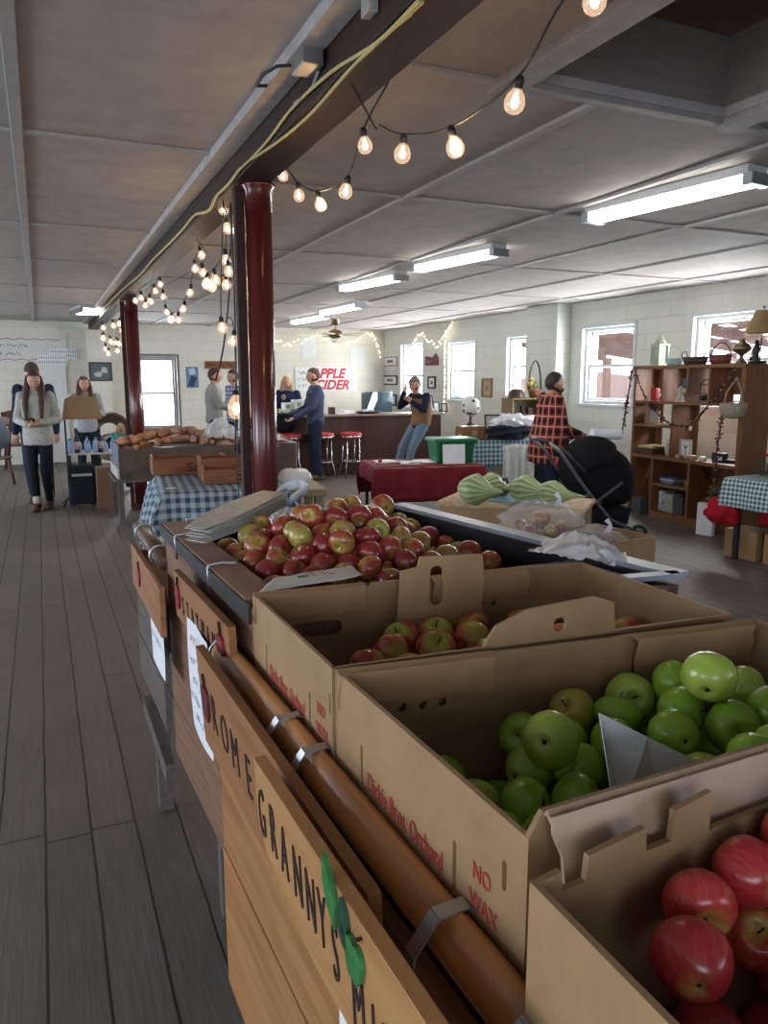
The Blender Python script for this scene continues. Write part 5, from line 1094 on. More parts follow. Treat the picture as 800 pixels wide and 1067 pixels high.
for k, x in enumerate((.40, .69)):
    t = thing('wine_bottle', ('dark slim bottle with pale label, nearer the stand, among the blue bottles', 'dark slim bottle with pale label, farther from the stand, among the blue bottles')[k], 'bottle', (x, 10.73, .66))
    m = MB(); m.lathe([(.03, 0), (.033, .01), (.033, .19), (.012, .24), (.012, .31)], n=12); part('bottle_body', m, BLACK, t, local=True); m = MB(); m.lathe([(.0345, .05), (.0345, .15)], n=12); part('paper_label', m, flat('pinkish_label', (.45, .3, .28), .7), t, local=True)
t = thing('music_stand', 'tan board on a slim black stand before the smiling woman', 'stand', (.26, 10.55, 0))
m = MB(); m.panel([(-.02, 0), (.46, 0), (.40, .27), (.30, .3), (.1, .3), (.02, .25)], (), .012, (.26, 10.5, 1.11), (1, 0, 0), (0, .1, 1)); part('tan_board', m, CARD, t)
m = MB(); m.cyl((.27, 10.54, 0), (.27, 10.54, 1.15), .012); part('pole', m, BLKM, t)
for a in (0, 2.1, 4.2): m = MB(); m.beam((.27, 10.54, .12), (.27+.18*cos(a), 10.54+.18*sin(a), .01), .014, .012); part('foot', m, BLKM, t)
t = thing('suitcase', 'black upright rolling suitcase under the bottle table', 'suitcase', (.42, 10.4, 0)); m = MB(); m.box((.42, 10.4, .285), (.33, .22, .5)); part('shell', m, clothm('black_luggage', (.015, .017, .022)), t, bev=.04)
for x in (.3, .54): m = MB(); m.cyl((x, 10.33, .025), (x, 10.37, .025), .025); part('wheel', m, BLACK, t)
m = MB(); m.beam((.30, 10.285, .42), (.54, 10.285, .42), .01, .03); part('front_pocket_seam', m, GREYC, t)
t = thing('cardboard_box', 'closed brown cardboard carton standing beside the black suitcase', 'cardboard box', (.72, 10.2, 0)); m = MB(); m.box((.73, 10.2, .26), (.30, .3, .52)); part('carton', m, pm('ruddy_card', (.2, .1, .055), (.14, .07, .04), .7, 6), t, bev=.006)
m = MB(); m.box((.73, 10.2, .523), (.29, .05, .003)); part('tape', m, OAK, t)
CHW = flat('chair_mahogany', (.09, .035, .025), .4)
def chair(label, x, y, rz, arms=False):
    t = thing('wooden_chair', label, 'chair', (x, y, 0), rz, None); W = .24
    m = MB(); m.box((0, 0, .43), (.5, .46, .04)); part('seat', m, CHW, t, local=True, bev=.01)
    for sx in (-1, 1):
        m = MB(); m.tube([(sx*.23, .2, 0), (sx*.21, .19, .42)], .02, 8); part('leg', m, CHW, t, local=True); m = MB(); m.tube([(sx*.23, -.26, 0), (sx*.21, -.2, .43)], .02, 8); part('leg', m, CHW, t, local=True)
        m = MB(); m.tube([(sx*.21, -.2, .43), (sx*.23, -.24, .75), (sx*.24, -.3, 1.02)], .022, 8); part('back_post', m, CHW, t, local=True)
    m = MB(); m.panel([(-.25, 0), (.25, 0), (.27, .1), (.12, .15), (-.12, .15), (-.27, .1)], (), .025, (0, -.31, .9), (1, 0, 0), (0, -.15, 1)); part('crest_rail', m, CHW, t, local=True, bev=.006)
    for i in range(5): x_ = -.14+i*.07; m = MB(); m.tube([(x_, -.2, .44), (x_*1.1, -.29, .93)], .01, 6); part('spindle', m, CHW, t, local=True)
    return t
ch = chair('brown wooden spindle chair against the rear wall beside the white door slab', -.42, 15.6, radians(180))
ch2 = chair('dark wooden chair draped with a grey blue jacket at the picture edge', -.78, 13.0, radians(150))
m = MB(); m.ball((-.72, 12.95, .78), (.27, .2, .27), 22, fn=lambda d: 1+.2*noise.noise(d*2.5)); single('draped_jacket', remeshed(m, .02, 2), clothm('greyblue_jacket', (.16, .19, .24)), 'grey blue jacket heaped over the dark wooden chair', 'jacket')
BX = ay(112, 396, 12.8).x
t = thing('baby_seat', 'beige hooded baby seat with brown arched rim beside the rear column', 'baby seat', (BX, 12.8, 0))
m = MB(); n = 12; m.ring_loft([[Vector((BX+.3*cos(pi*q/n)*s_, 12.8+yy, .72+.36*sin(pi*q/n)*s_)) for q in range(n+1)] for yy, s_ in ((-.15, 1), (0, 1.0), (.15, .9), (.25, .6))], caps=False); part('beige_hood', m, clothm('beige_cloth', (.42, .36, .28)), t, solid=.02)
m = MB(); m.tube([(BX+.3*cos(pi*q/n), 12.64, .72+.36*sin(pi*q/n)) for q in range(n+1)], .035, 8); part('brown_rim', m, flat('brown_rim_leather', (.1, .05, .035), .4), t)
m = MB(); m.ball((BX, 12.85, .55), (.28, .25, .22), 16); part('seat_shell', m, clothm('beige_cloth2', (.36, .3, .24)), t)
m = MB(); m.tube([(BX+.13*cos(a), 12.6, .62+.13*sin(a)) for a in [2*pi*i/18 for i in range(18)]], .02, 8, closed=True); m.cyl((BX, 12.6, .62), (BX, 12.62, .62), .12, mi=1); part('round_speaker', m, [OFFWHITE, BLACK], t)
for x in (BX-.18, BX+.17): m = MB(); m.beam((x, 12.7, 0), (x, 12.85, .5), .03, .03); part('leg', m, DARK, t)
# wall pieces on the rear wall
def framed(name, label, o, ex, w, h, fm, arts, th=.03, border=.03, cat='picture', bg=None, out=None):
    """framed flat picture; arts = [(poly, material)] in 0..1 units"""
    o, ex = Vector(o), Vector(ex); ez = Vector((0, 0, 1)); nz = ex.cross(ez); t = thing(name, label, cat, o+ex*w/2)
    if border: m = MB(); m.panel(rect(0, 0, w, h), [rect(border, border, w-border, h-border)], th, o, ex, ez); part('frame', m, fm, t, bev=.003)
    m = MB(); m.panel(rect(border*.8, border*.8, w-border*.8, h-border*.8), (), th*.3, o+nz*th*.1, ex, ez); part('sheet', m, bg or PAPER, t)
    for k, (pl, mt) in enumerate(arts):
        m = MB(); m.panel([(border+(w-2*border)*x, border+(h-2*border)*y) for x, y in pl], (), .0015, o+nz*(th*.42+k*.0012), ex, ez); part('print', m, mt, t)
    return t, o, ex, nz
def facing_back(x0, x1, z0): return (x0, YB-.002, z0), (1, 0, 0)
C_ = lambda n, c: flat('art_'+n, c, .6)
framed('framed_painting', 'dark framed painting of white blossoms on the rear pillar', (.90, YB-.345, 1.59), (1, 0, 0), .42, .36, C_('dk', (.06, .04, .03)), [([(.2, .2), (.45, .15), (.6, .35), (.4, .5), (.15, .4)], C_('w', (.45, .45, .43))), ([(.5, .45), (.85, .4), (.8, .75), (.6, .8)], C_('w2', (.5, .48, .45)))], bg=C_('green', (.09, .12, .13)))
framed('poster', 'small blue poster right of the bright rear window', (2.79, YB-.004, 1.45), (1, 0, 0), .25, .43, None, [([(.1, .1), (.6, .05), (.9, .5), (.4, .6)], C_('dkblue', (.02, .04, .1))), ([(.3, .6), (.8, .65), (.7, .95), (.2, .9)], C_('sky', (.4, .5, .6)))], border=0, th=.004, bg=C_('blue', (.1, .2, .32)))
t, o, ex, nz = framed('wooden_sign', 'narrow brown wooden sign with dark lettering on the rear wall', (3.18, YB-.004, 1.84), (1, 0, 0), .68, .16, None, [], border=0, th=.02, bg=CRATE)
m = MB(); text(m, '~xxxxxxxxxxxx', .1, o+Vector((.05, -.026, .05)), (1, 0, 0), (0, 0, 1), .002, sx=.95); part('lettering', m, CARVE, t)
# painted menu board
t = thing('menu_board', 'white hand lettered price board high on the rear wall', 'sign', (-.15, YB-.01, 1.94))
m = MB(); m.box((-.15, YB-.015, 2.18), (1.4, .02, .5)); part('board', m, flat('board_white', (.6, .6, .58), .6), t); 
for k, (s_, x, z, sz) in enumerate((('~x xxxx xxxxxxxx', -.8, 2.22, .085), ('~x xxxxxx', -.62, 2.06, .09))): m = MB(); text(m, s_, sz, (x, YB-.026, z), (1, 0, 0), (0, 0, 1), .002); part('lettering', m, INK, t)
for z in (2.37, 1.99): m = MB(); m.tube([(-.8+i*.05, YB-.03, z+.012*sin(i*1.3)) for i in range(26)], .006, 5); part('red_garland', m, TXT, t)
for k, (x, z) in enumerate(((.22, 2.02), (.02, 1.9))):
    t = thing('price_chart', ('small white chart with rows of tick marks at the end of the price board', 'lower small white chart above the white door slab')[k], 'chart', (x, YB-.02, z)); m = MB(); m.box((x+.25, YB-.03-.004*k, z+.08), (.5, .004, .2)); part('sheet', m, PAPER, t)
    m = MB()
    for i in range(12):
        for j in range(2): m.box((x+.03+i*.04, YB-.0335-.004*k, z+.05+j*.08), (.012, .002, .045))
    part('tick_marks', m, INK, t)
# ================================================================== cider bar
BARW = woodm('dark_bar_panel', (.06, .025, .015), (.03, .013, .009), (.08, .035, .02), axis=2, rough=.4, planks=(0, .3, 0), spec=.4, gap=(.01, .006, .005))
t = thing('bar_counter', 'long dark brown panelled bar with thin pale top', 'bar', (4.9, 12.35, 0)); bx0, bx1, by = 3.0, 6.55, 12.08
m = MB(); m.box(((bx0+bx1)/2, by+.02, .5), (bx1-bx0, .03, .99)); part('front_panel', m, BARW, t); m = MB(); m.box(((bx0+bx1)/2, by+.3, .5), (bx1-bx0, .5, .96)); part('carcass', m, BROWNP, t)
m = MB(); m.box(((bx0+bx1)/2, by+.28, 1.015), (bx1-bx0+.1, .66, .035)); part('bar_top', m, pm('bar_top', (.3, .25, .2), (.2, .16, .13), .35, 6), t, bev=.006)
m = MB(); m.box(((bx0+bx1)/2, by-.002, .06), (bx1-bx0, .015, .12)); part('kick_board', m, BROWNP, t)
SEATR = flat('red_stool_vinyl', (.42, .02, .03), .3)
def stool(x, y):
    t = thing('bar_stool', 'round red vinyl bar stool with bent chrome legs at the bar', 'stool', (x, y, 0)); m = MB(); m.lathe([(.15, .66), (.185, .67), (.19, .71), (.175, .745), (.1, .755)], n=24); part('seat', m, SEATR, t, local=True)
    m = MB(); m.lathe([(.186, .665), (.192, .67), (.192, .69), (.186, .695)], n=24); part('chrome_band', m, CHROME, t, local=True)
    for a in (.785, 2.356, 3.927, 5.498): c_, s_ = cos(a), sin(a); m = MB(); m.tube([(c_*.15, s_*.15, .66), (c_*.155, s_*.155, .3), (c_*.17, s_*.17, .24), (c_*.24, s_*.24, 0)], .013, 8); part('leg', m, CHROME, t, local=True)
    m = MB(); m.tube([(.165*cos(a), .165*sin(a), .27) for a in [2*pi*i/20 for i in range(20)]], .01, 6, closed=True); part('foot_ring', m, CHROME, t, local=True); return t
sx = ay(365, 396, 11.83).x; s1 = stool(sx, 11.83); s1['label'] = 'red bar stool standing alone right of the man in the slate pullover'
s2 = dup(s1, (ay(333, 396, 11.85).x+.06, 11.9, 0), label='red bar stool mostly hidden behind the legs of the man in the slate pullover'); s3 = dup(s1, (ay(322, 396, 11.9).x-.35, 11.88, 0), label='red bar stool farthest along the bar, near the red column')
for s_ in (s1, s2, s3): s_['group'] = 'red stools at the bar'
# things on the bar
TB = 1.033
def boxy(name, label, cat, c, d, mat, rz=0, grp=None, bev=.003): m = MB(); m.box((c[0], c[1], c[2]+d[2]/2), d, rz=rz); return single(name, m, mat, label, cat, grp, bev=bev)
WCT = flat('white_carton', (.6, .62, .62), .5); GRP = flat('green_print', (.2, .35, .08), .6)
def wcarton(label, x, y, d, z=TB):
    t = thing('juice_carton', label, 'carton', (x, y, z)); m = MB(); m.box((x, y, z+d[2]/2), d); part('carton', m, WCT, t, bev=.004)
    m = MB(); m.panel(leaf2(APO, (d[0]*.3, d[2]*.7), .07, 0), (), .002, (x-d[0]/2, y-d[1]/2-.002, z), (1, 0, 0)); m.panel(leaf2(APO, (d[0]*.65, d[2]*.35), .06, 0), (), .002, (x-d[0]/2, y-d[1]/2-.002, z), (1, 0, 0)); part('apple_print', m, GRP, t)
def atx_(px, y): return ay(px, 396, y).x
wcarton('white carton with green apple prints on the bar, beside the slate pullover man', atx_(312, 12.35), 12.35, (.26, .2, .25))
wcarton('white carton with green prints in the middle of the three on the bar', atx_(300, 12.4), 12.4, (.2, .18, .2)); wcarton('low white carton on the bar nearest the red column', atx_(289, 12.3), 12.3, (.22, .2, .1))
boxy('napkin_box', 'small brown box on the bar right of the man in slate pullover', 'box', (atx_(345, 12.3), 12.3, TB), (.1, .1, .12), BROWNP)
for i, (px, r_) in enumerate(((355, .0), (362, .3))): boxy('paper_stack', ('flat white stack of papers on the bar', 'second white stack of papers with a lifted edge on the bar')[i], 'papers', (atx_(px, 12.35), 12.3+i*.08, TB), (.22, .16, .02+.03*i), PAPER, r_)
t = thing('serving_tray', 'black oval tray with white cups before the screen on the bar', 'tray', (atx_(384, 12.3), 12.3, TB)); m = MB(); m.lathe([(.15, 0), (.2, .02), (.21, .035), (.2, .035), (.15, .01)], n=24, sx=1.1); part('tray', m, BLACK, t, local=True)
for i in range(4): m = MB(); m.lathe([(.02, .02), (.028, .07), (.026, .07), (.019, .03)], (-.1+i*.06, .02*(i % 2), 0), 12); part('cup', m, PAPER, t, local=True)
t = thing('television', 'flat black television on the rear shelf with a bright window reflection', 'television', (6.95, 15.2, .9)); 
m = MB(); m.box((6.7, 15.3, 1.12), (.72, .05, .48)); part('screen_body', m, flat('tv_glass', (.02, .035, .045), .08, spec=.8), t, bev=.005); m = MB(); m.box((6.7, 15.3, .9), (.1, .05, .06)); m.box((6.7, 15.3, .88), (.3, .18, .02)); part('stand', m, BLACK, t)
m = MB(); m.panel([(.05, 0), (.2, 0), (.34, .3), (.34, .46), (.24, .46)], (), .002, (6.36, 15.272, .89), (1, 0, 0)); part('painted_window_reflection', m, flat('reflection_pale', (.6, .66, .68), .4), t)  # window reflection on the dark screen, painted as a pale slanted shape
table('back_counter', 'back counter standing along the rear wall behind the bar', (5.6, 15.5), 2.9, .6, .87, 0, OFFWHITE, BARW, .08)
# APPLE CIDER banner
t = thing('banner', 'white banner reading APPLE CIDER in bold red letters on rear wall', 'banner', (5.87, YB-.01, 1.37)); m = MB(); m.box((5.87, YB-.012, 1.63), (1.47, .008, .52)); part('sheet', m, flat('banner_white', (.66, .67, .66), .5), t)
BRD = flat('banner_red', (.5, .015, .03), .5)
m = MB(); text(m, 'APPLE', .29, (5.50, YB-.018, 1.66), (1, 0, 0), (0, 0, 1), .002, sx=1.0, thin=.035, shear=.3); text(m, 'CIDER', .29, (5.57, YB-.018, 1.41), (1, 0, 0), (0, 0, 1), .002, sx=1.0, thin=.035, shear=.3); part('red_lettering', m, BRD, t)
m = MB(); text(m, '~xxxxx', .1, (5.19, YB-.018, 1.74), (1, 0, 0), (0, 0, 1), .002); text(m, '~xxxx', .1, (5.19, YB-.018, 1.60), (1, 0, 0), (0, 0, 1), .002); text(m, '~xxxx', .1, (5.19, YB-.018, 1.46), (1, 0, 0), (0, 0, 1), .002); part('small_lettering', m, INK, t)
for k, (px, py) in enumerate(((322, 362), (372, 372))): p = ay(px, py, YB); m = MB(); m.box((p.x, YB-.006, p.z), (.34, .006, .42)); single('wall_sheet', m, flat('pale_sheet', (.62, .64, .62), .7), ('pale square sheet on the wall above the banner', 'pale tall sheet on the wall above the end of the banner')[k], 'sheet')
# ================================================================== right wall pieces (plane X = XR)
def rw(px0, py0, px1, py1):
    a, b = ax(px0, py1, XR-.01), ax(px1, py0, XR-.01); return (XR-.003, a.y, a.z), a.y-b.y, b.z-a.z
WD = C_('frame_dark', (.05, .035, .03)); WG = C_('frame_gilt', (.25, .18, .09))
for k, (q, fm, lab, bgc) in enumerate((((399, 371, 414, 382), C_('pinkish', (.45, .3, .3)), 'small white framed card with reddish rim, top of three by the room corner', None), ((399, 391, 414, 401), WD, 'small white framed card, middle of three by the room corner', None), ((399, 411, 413, 422), WD, 'small white framed card, lowest of three by the room corner', None),
        ((446, 392, 454, 405), WD, 'small dark framed picture between the bright window and its neighbour', PAPER), ((502, 394, 513, 414), WG, 'narrow gilt framed picture between two right wall windows', C_('ochre', (.35, .27, .16))))):
    o, w_, h_ = rw(*q); t, oo, ex, nz = framed('framed_picture', lab, o, (0, -1, 0), w_, h_, fm, [([(.25, .3), (.75, .3), (.7, .7), (.3, .7)], C_('fig', (.2, .15, .12)))], border=min(w_, h_)*.14, bg=bgc)
for k, (px, py) in enumerate(((446, 373), (450, 375))): pass
o, w_, h_ = rw(444, 368, 457, 381); t = thing('wall_ornament', 'dark red carved house shaped ornament beside the bright window', 'ornament', o); m = MB(); m.panel([(0, 0), (w_, 0), (w_, h_*.6), (w_*.8, h_), (w_*.6, h_*.65), (0, h_*.8)], (), .03, o, (0, -1, 0)); part('plaque', m, C_('plum', (.16, .05, .05)), t)
m = MB(); text(m, '~xxxx', h_*.4, (XR-.036, o[1]-.05, o[2]+h_*.2), (0, -1, 0), (0, 0, 1), .002); part('lettering', m, PAPER, t)
# ================================================================== red table and green tote
REDC = clothm('burgundy_cloth', (.17, .016, .022), (.12, .01, .016), 8, .55); GREENP = flat('green_plastic', (.01, .14, .05), .35)
a, b = az(390, 487, .745), az(505, 484, .745); rz = atan2(b.y-a.y, b.x-a.x); L_ = (b-a).length; ex = Vector((cos(rz), sin(rz), 0)); ey = Vector((-sin(rz), cos(rz), 0))
rc = a+ex*(L_/2)+ey*.36; table('folding_table', 'plain table under the burgundy cloth', rc, L_, .72, .735, rz, PLYW, BLKM, .03)
single('tablecloth', cloth(L_, .72, .16, .36, .747, 0, (50, 34), .08, .014, 17, 5, (rc.x, rc.y), rz), REDC, 'burgundy red tablecloth on the table with the green tote', 'tablecloth', solid=.003)
tc_ = rc+ex*(L_*.28)-ey*.02; t = thing('storage_tote', 'green plastic storage tote standing on the burgundy table', 'tote', (tc_.x, tc_.y, .75), rz)
def loopr(w, d, z): return [Vector((x*w/2, y*d/2, z)) for x, y in ((-.92, -1), (.92, -1), (1, -.85), (1, .85), (.92, 1), (-.92, 1), (-1, .85), (-1, -.85))]
m = MB(); m.ring_loft([loopr(.40, .28, 0), loopr(.45, .33, .22)], smooth=False); part('tub', m, GREENP, t, local=True, bev=.004)
m = MB(); m.ring_loft([loopr(.48, .36, .215), loopr(.50, .38, .225), loopr(.50, .38, .245), loopr(.46, .34, .255)], smooth=False); part('lid', m, GREENP, t, local=True, bev=.003)
for i in range(-3, 4): m = MB(); m.box((i*.06, -.163, .12), (.012, .012, .18)); part('rib', m, GREENP, t, local=True)
so = rc+ex*(L_*.24)-ey*.27; t = thing('table_sign', 'white printed sign leaning before the green tote on burgundy cloth', 'sign', (so.x, so.y, .75), rz); m = MB(); m.panel(rect(-.12, 0, .12, .2), (), .004, (0, 0, 0), (1, 0, 0), (0, .12, 1)); part('sheet', m, PAPER, t, local=True)
m = MB()
for i, s_ in enumerate(('~xxxxxx', '~xxxx xxx', '~xx xxx xxxx', '~xxxxx xxx')): text(m, s_, .026, (-.012*(len(s_)-1)*.55, -.003+.12*(.155-i*.036), .155-i*.036), (1, 0, 0), (0, .12, 1), .001, align='CENTER')
part('writing', m, INK, t, local=True)
for k, (u, v, w_, h_, r_) in enumerate(((.05, .0, .21, .3, .1), (-.12, -.08, .21, .28, -.2), (-.3, .1, .2, .26, .3))):
    p = rc+ex*(u*L_)+ey*v; boxy('paper_sheets', ('white papers beside the green tote on the burgundy table', 'white papers in the middle of the burgundy table', 'white papers at the far end of the burgundy table')[k], 'papers', (p.x, p.y, .752), (w_, h_, .006), PAPER, rz+r_)
p = rc-ex*(L_*.4)-ey*.1; t = thing('candle_dish', 'small red candle in a white dish on the burgundy table', 'dish', (p.x, p.y, .752)); m = MB(); m.lathe([(.02, 0), (.05, .008), (.055, .015), (.04, .012)], n=16); part('dish', m, PAPER, t, local=True); m = MB(); m.cyl((0, 0, .01), (0, 0, .05), .022); part('candle', m, RED, t, local=True)
m = MB(); p = rc-ex*(L_*.15)-ey*.2; m.cyl((p.x, p.y, .76), (p.x+.15, p.y+.03, .76), .005, n=8); single('pen', m, BLACK, 'black pen lying on the burgundy table', 'pen')
# ================================================================== squash table
SQM, nt, bs_ = _nt('striped_squash'); tc = N(nt, 'ShaderNodeTexCoord'); sx_ = N(nt, 'ShaderNodeSeparateXYZ'); nt.links.new(tc.outputs['Object'], sx_.inputs[0])
an = M2(nt, 'ARCTAN2', sx_.outputs[1], sx_.outputs[2]); st_ = M2(nt, 'SINE', M2(nt, 'ADD', M2(nt, 'MULTIPLY', an, 15.0), M2(nt, 'MULTIPLY', noisef(nt, tc.outputs['Object'], 12, 3), 3.0)))
nt.links.new(mixc(nt, ramp(nt, M2(nt, 'ADD', M2(nt, 'MULTIPLY', st_, .5), .5), [(.45, (0, 0, 0)), (.8, (1, 1, 1))]), (.42, .48, .24), (.16, .26, .09)), bs_.inputs['Base Color']); bs_.inputs['Roughness'].default_value = .4
def squash_mesh(seed, L_=.34, R_=.11, bend=.06):
    m = MB(); n, k = 32, 22; rings = []
    for i in range(k+1):
        u = i/k; r = R_*max(.03, sin(pi*min(u*1.05, 1))**.6*(1 if u < .42 else max(.34, 1-(u-.42)*1.9)))*(1 if u < .96 else .8); r = max(r, .004)
        c = Vector((-L_/2+L_*u, bend*(u-.4)**2*4*(1 if u > .4 else 0), .0))
        rings.append([c+Vector((0, r*cos(2*pi*q/n)*(1+.04*cos(9*2*pi*q/n)), r*sin(2*pi*q/n)*(1+.04*cos(9*2*pi*q/n)))) for q in range(n)])
    m.ring_loft(rings); return m
def put_squash(label, c, rz, seed, L_, R_, bend, tilt=0):
    t = thing('striped_squash', label, 'squash', c, rz, None); t.rotation_euler = (0, tilt, rz); part('rind', squash_mesh(seed, L_, R_, bend), SQM, t, local=True)
    m = MB(); m.tube([(L_/2-.01, bend*.36*4, 0), (L_/2+.02, bend*.36*4+.01, .01)], [.014, .01], 8); part('stem', m, STEMM, t, local=True)
TZ = .80; a, b = az(455, 522, TZ), az(608, 532, TZ); rzq = atan2(b.y-a.y, b.x-a.x); Lq = (b-a).length; exq = Vector((cos(rzq), sin(rzq), 0)); eyq = Vector((-sin(rzq), cos(rzq), 0)); qc = a+exq*(Lq/2)+eyq*.26
FLC = pm('floral_cream_cloth', (.5, .42, .26), (.33, .16, .07), .7, 22)
t = thing('display_box', 'large brown cardboard box used as a stand under the squash cloth', 'cardboard box', (qc.x, qc.y, 0), rzq); m = MB(); m.box((0, 0, (TZ-.02)/2), (Lq-.04, .5, TZ-.02)); part('carton', m, CARD, t, local=True, bev=.004); m = MB(); m.box((0, 0, TZ-.016), (Lq-.06, .06, .004)); part('tape', m, OAK, t, local=True)
single('table_cover', cloth(Lq, .52, .02, .03, TZ, 0, (40, 24), .3, .006, 30, 3, (qc.x, qc.y), rzq), FLC, 'cream and orange floral cloth under the striped squash', 'cloth', solid=.004)
m = MB(); m.box((qc.x+exq.x*.0, qc.y-.02, TZ+.006), (.34, .3, .006), rz=rzq); single('blue_mat', m, flat('light_blue_cloth', (.18, .32, .45), .7), 'light blue mat on the floral cloth below the squash', 'mat')
def on(px, py, z): return az(px, py, z)
for lab, px, py, r_, Ls, Rs, bd, rr in (('striped squash with fat body lying farthest along the floral cloth', 500, 512, .1, .34, .105, .02, -.3), ('round striped squash body behind the first squash', 516, 506, .5, .26, .09, .03, .9), ('small knobbly end of striped squash beside the first pair', 527, 511, .4, .12, .05, .0, .2), ('striped squash with broad ribs in the middle of the floral cloth', 553, 512, .2, .34, .10, .03, -.35), ('long necked striped squash nearest the stroller', 580, 516, .0, .36, .085, .05, -.5)):
    p = az(px, py, TZ+Rs*.9); put_squash(lab, (p.x, p.y, TZ+Rs*.97), rzq+rr, 1, Ls, Rs, bd)
# ================================================================== carton of bagged apples
TZ2 = .86; c4 = [az(560, 548, TZ2), az(618, 541, TZ2), az(660, 558, TZ2), az(628, 590, TZ2)]
m4 = [(p.x, p.y) for p in c4]; ctr = sum((Vector(p) for p in m4), Vector((0, 0)))/4
t = thing('cardboard_box', 'open brown carton holding clear bags of apples beside the squash', 'cardboard box', (ctr.x, ctr.y, TZ2-.22))
C5 = [Vector((*p, 0)) for p in m4]
C5 = [Vector((ctr.x-.26, ctr.y+.17, 0)), Vector((ctr.x+.22, ctr.y+.22, 0)), Vector((ctr.x+.27, ctr.y-.15, 0)), Vector((ctr.x-.22, ctr.y-.22, 0))]
for i in range(4): a, b = C5[i], C5[(i+1) % 4]; m = MB(); m.beam(a+Vector((0, 0, TZ2-.11)), b+Vector((0, 0, TZ2-.11)), .006, .22); part('side_panel', m, CARD, t)
m = MB(); m.box((ctr.x, ctr.y, TZ2-.215), (.44, .34, .006)); part('bottom_panel', m, CARD, t)
table('low_table', 'small low table under the carton of bagged apples', (ctr.x, ctr.y), .44, .36, TZ2-.222, 0, PLYW, DARK, .04)
CLEARB = plastic_mat('thin_clear_bag', (.85, .86, .86), .80)
def bag_of_apples(label, c, r, seed, k=9):
    t = thing('bag_of_apples', label, 'bag', c, 0, None); rnd = random.Random(seed); sd = Vector((seed, 0, 0))
    m = MB(); m.ball((0, 0, r[2]*.8), (r[0]*1.08, r[1]*1.08, r[2]*1.08), 44, fn=lambda d: 1+.3*noise.noise(d*2.2+sd)+.12*noise.noise(d*7+sd)); 
    for v in m.v: v.z = max(v.z, .002)
    part('clear_bag', m, CLEARB, t, local=True); m = MB(); m.tube([(r[0]*.5, 0, r[2]*1.6), (r[0]*.6, .01, r[2]*2.0), (r[0]*.55, .03, r[2]*2.2)], [.022, .008, .013], 10); part('knot', m, PLASTICW, t, local=True)
    for i in range(k):
        a_ = 2*pi*i/k+rnd.random()*.5; q = .6 if i % 3 else .1; o = put_apple(Vector((c[0]+cos(a_)*r[0]*q, c[1]+sin(a_)*r[1]*q, c[2]+r[2]*(.55+.5*(i % 3 == 0)))), .068, Vector((rnd.uniform(-1, 1), rnd.uniform(-1, 1), .5)).normalized(), APPLE_S[i % 3], 'apple inside one of the clear bags beside the squash', 'bagged apples', i % 5, False)
p = az(625, 551, TZ2+.03); bag_of_apples('knotted clear bag of red apples in the open carton', (ctr.x+.02, ctr.y, TZ2-.16), (.18, .15, .10), 4, 14)
p = az(556, 540, .86); p2 = az(572, 540, .9)
table('low_table', 'small low table under the bag of apples before the squash', (p2.x-.08, p2.y+.05), .30, .30, .80, radians(-20), PLYW, DARK, .04)
bag_of_apples('clear bag of red and yellow apples slumped between black bin and squash', (p2.x-.05, p2.y, .80), (.2, .16, .10), 9, 14)
# ================================================================== craft tables by the right wall
cz = .80; cc = (5.86, 9.0); table('craft_table', 'crowded craft table by the right wall behind the man in plaid', cc, 1.8, .8, cz, radians(-10), PLYW, DARK, .04)
single('tablecloth', cloth(1.8, .8, .03, .35, cz+.008, 0, (40, 30), .05, .012, 20, 9, cc, radians(-10)), gingham_mat('green_gingham', (.02, .07, .09), (.33, .4, .42), .03), 'dark teal gingham cloth on the craft table behind the green tote', 'tablecloth', solid=.003)
p = ay(543, 396, 8.25); t = thing('white_drape', 'white ribbed cloth hanging in front of the craft table beside the man', 'cloth', (p.x, p.y, .23)); m = MB(); n = 26
for j in range(12):
    for i in range(n+1): m.v.append(Vector((p.x-.24+.48*i/n+(.03 if j > 9 else 0)*(i/n-.5), p.y+.02*sin(i*1.1), .23+.56*j/11-(.06*(abs(i/n-.4))**1.2 if j == 11 else 0)-(.12*i/n if j == 0 else 0))))
for j in range(11):
    for i in range(n): q = j*(n+1)+i; m.f.append((q, q+1, q+n+2, q+n+1)); m.m.append(0); m.s.append(True)
part('cloth_sheet', m, clothm('white_ribbed', (.66, .68, .66), (.6, .62, .6), 20), t, solid=.006)
m = MB(); p = ay(512, 396, 8.35); m.lathe([(.16, .0), (.2, .34), (.215, .35), (.21, .37), (.19, .36)], (p.x, p.y, 0), 24, sx=1.25); single('storage_tub', m, flat('slate_blue_plastic', (.05, .09, .15), .4), 'slate blue plastic tub on the floor below the craft table', 'tub')
blob_bag('dark_coats', 'heap of dark coats on the craft table beside the man in plaid', 'coats', (ay(530, 396, 8.8).x, 8.75, cz+.12), (.33, .22, .13), clothm('dark_coat_heap', (.03, .03, .05), (.015, .015, .02)), .5, 5, 4)
blob_bag('plastic_bag', 'crumpled clear plastic on the dark coats of the craft table', 'bag', (ay(533, 396, 8.8).x, 8.72, cz+.25), (.3, .16, .09), PLASTIC, .6, 6, 6)
FRB = C_('black_frame', (.02, .02, .02))
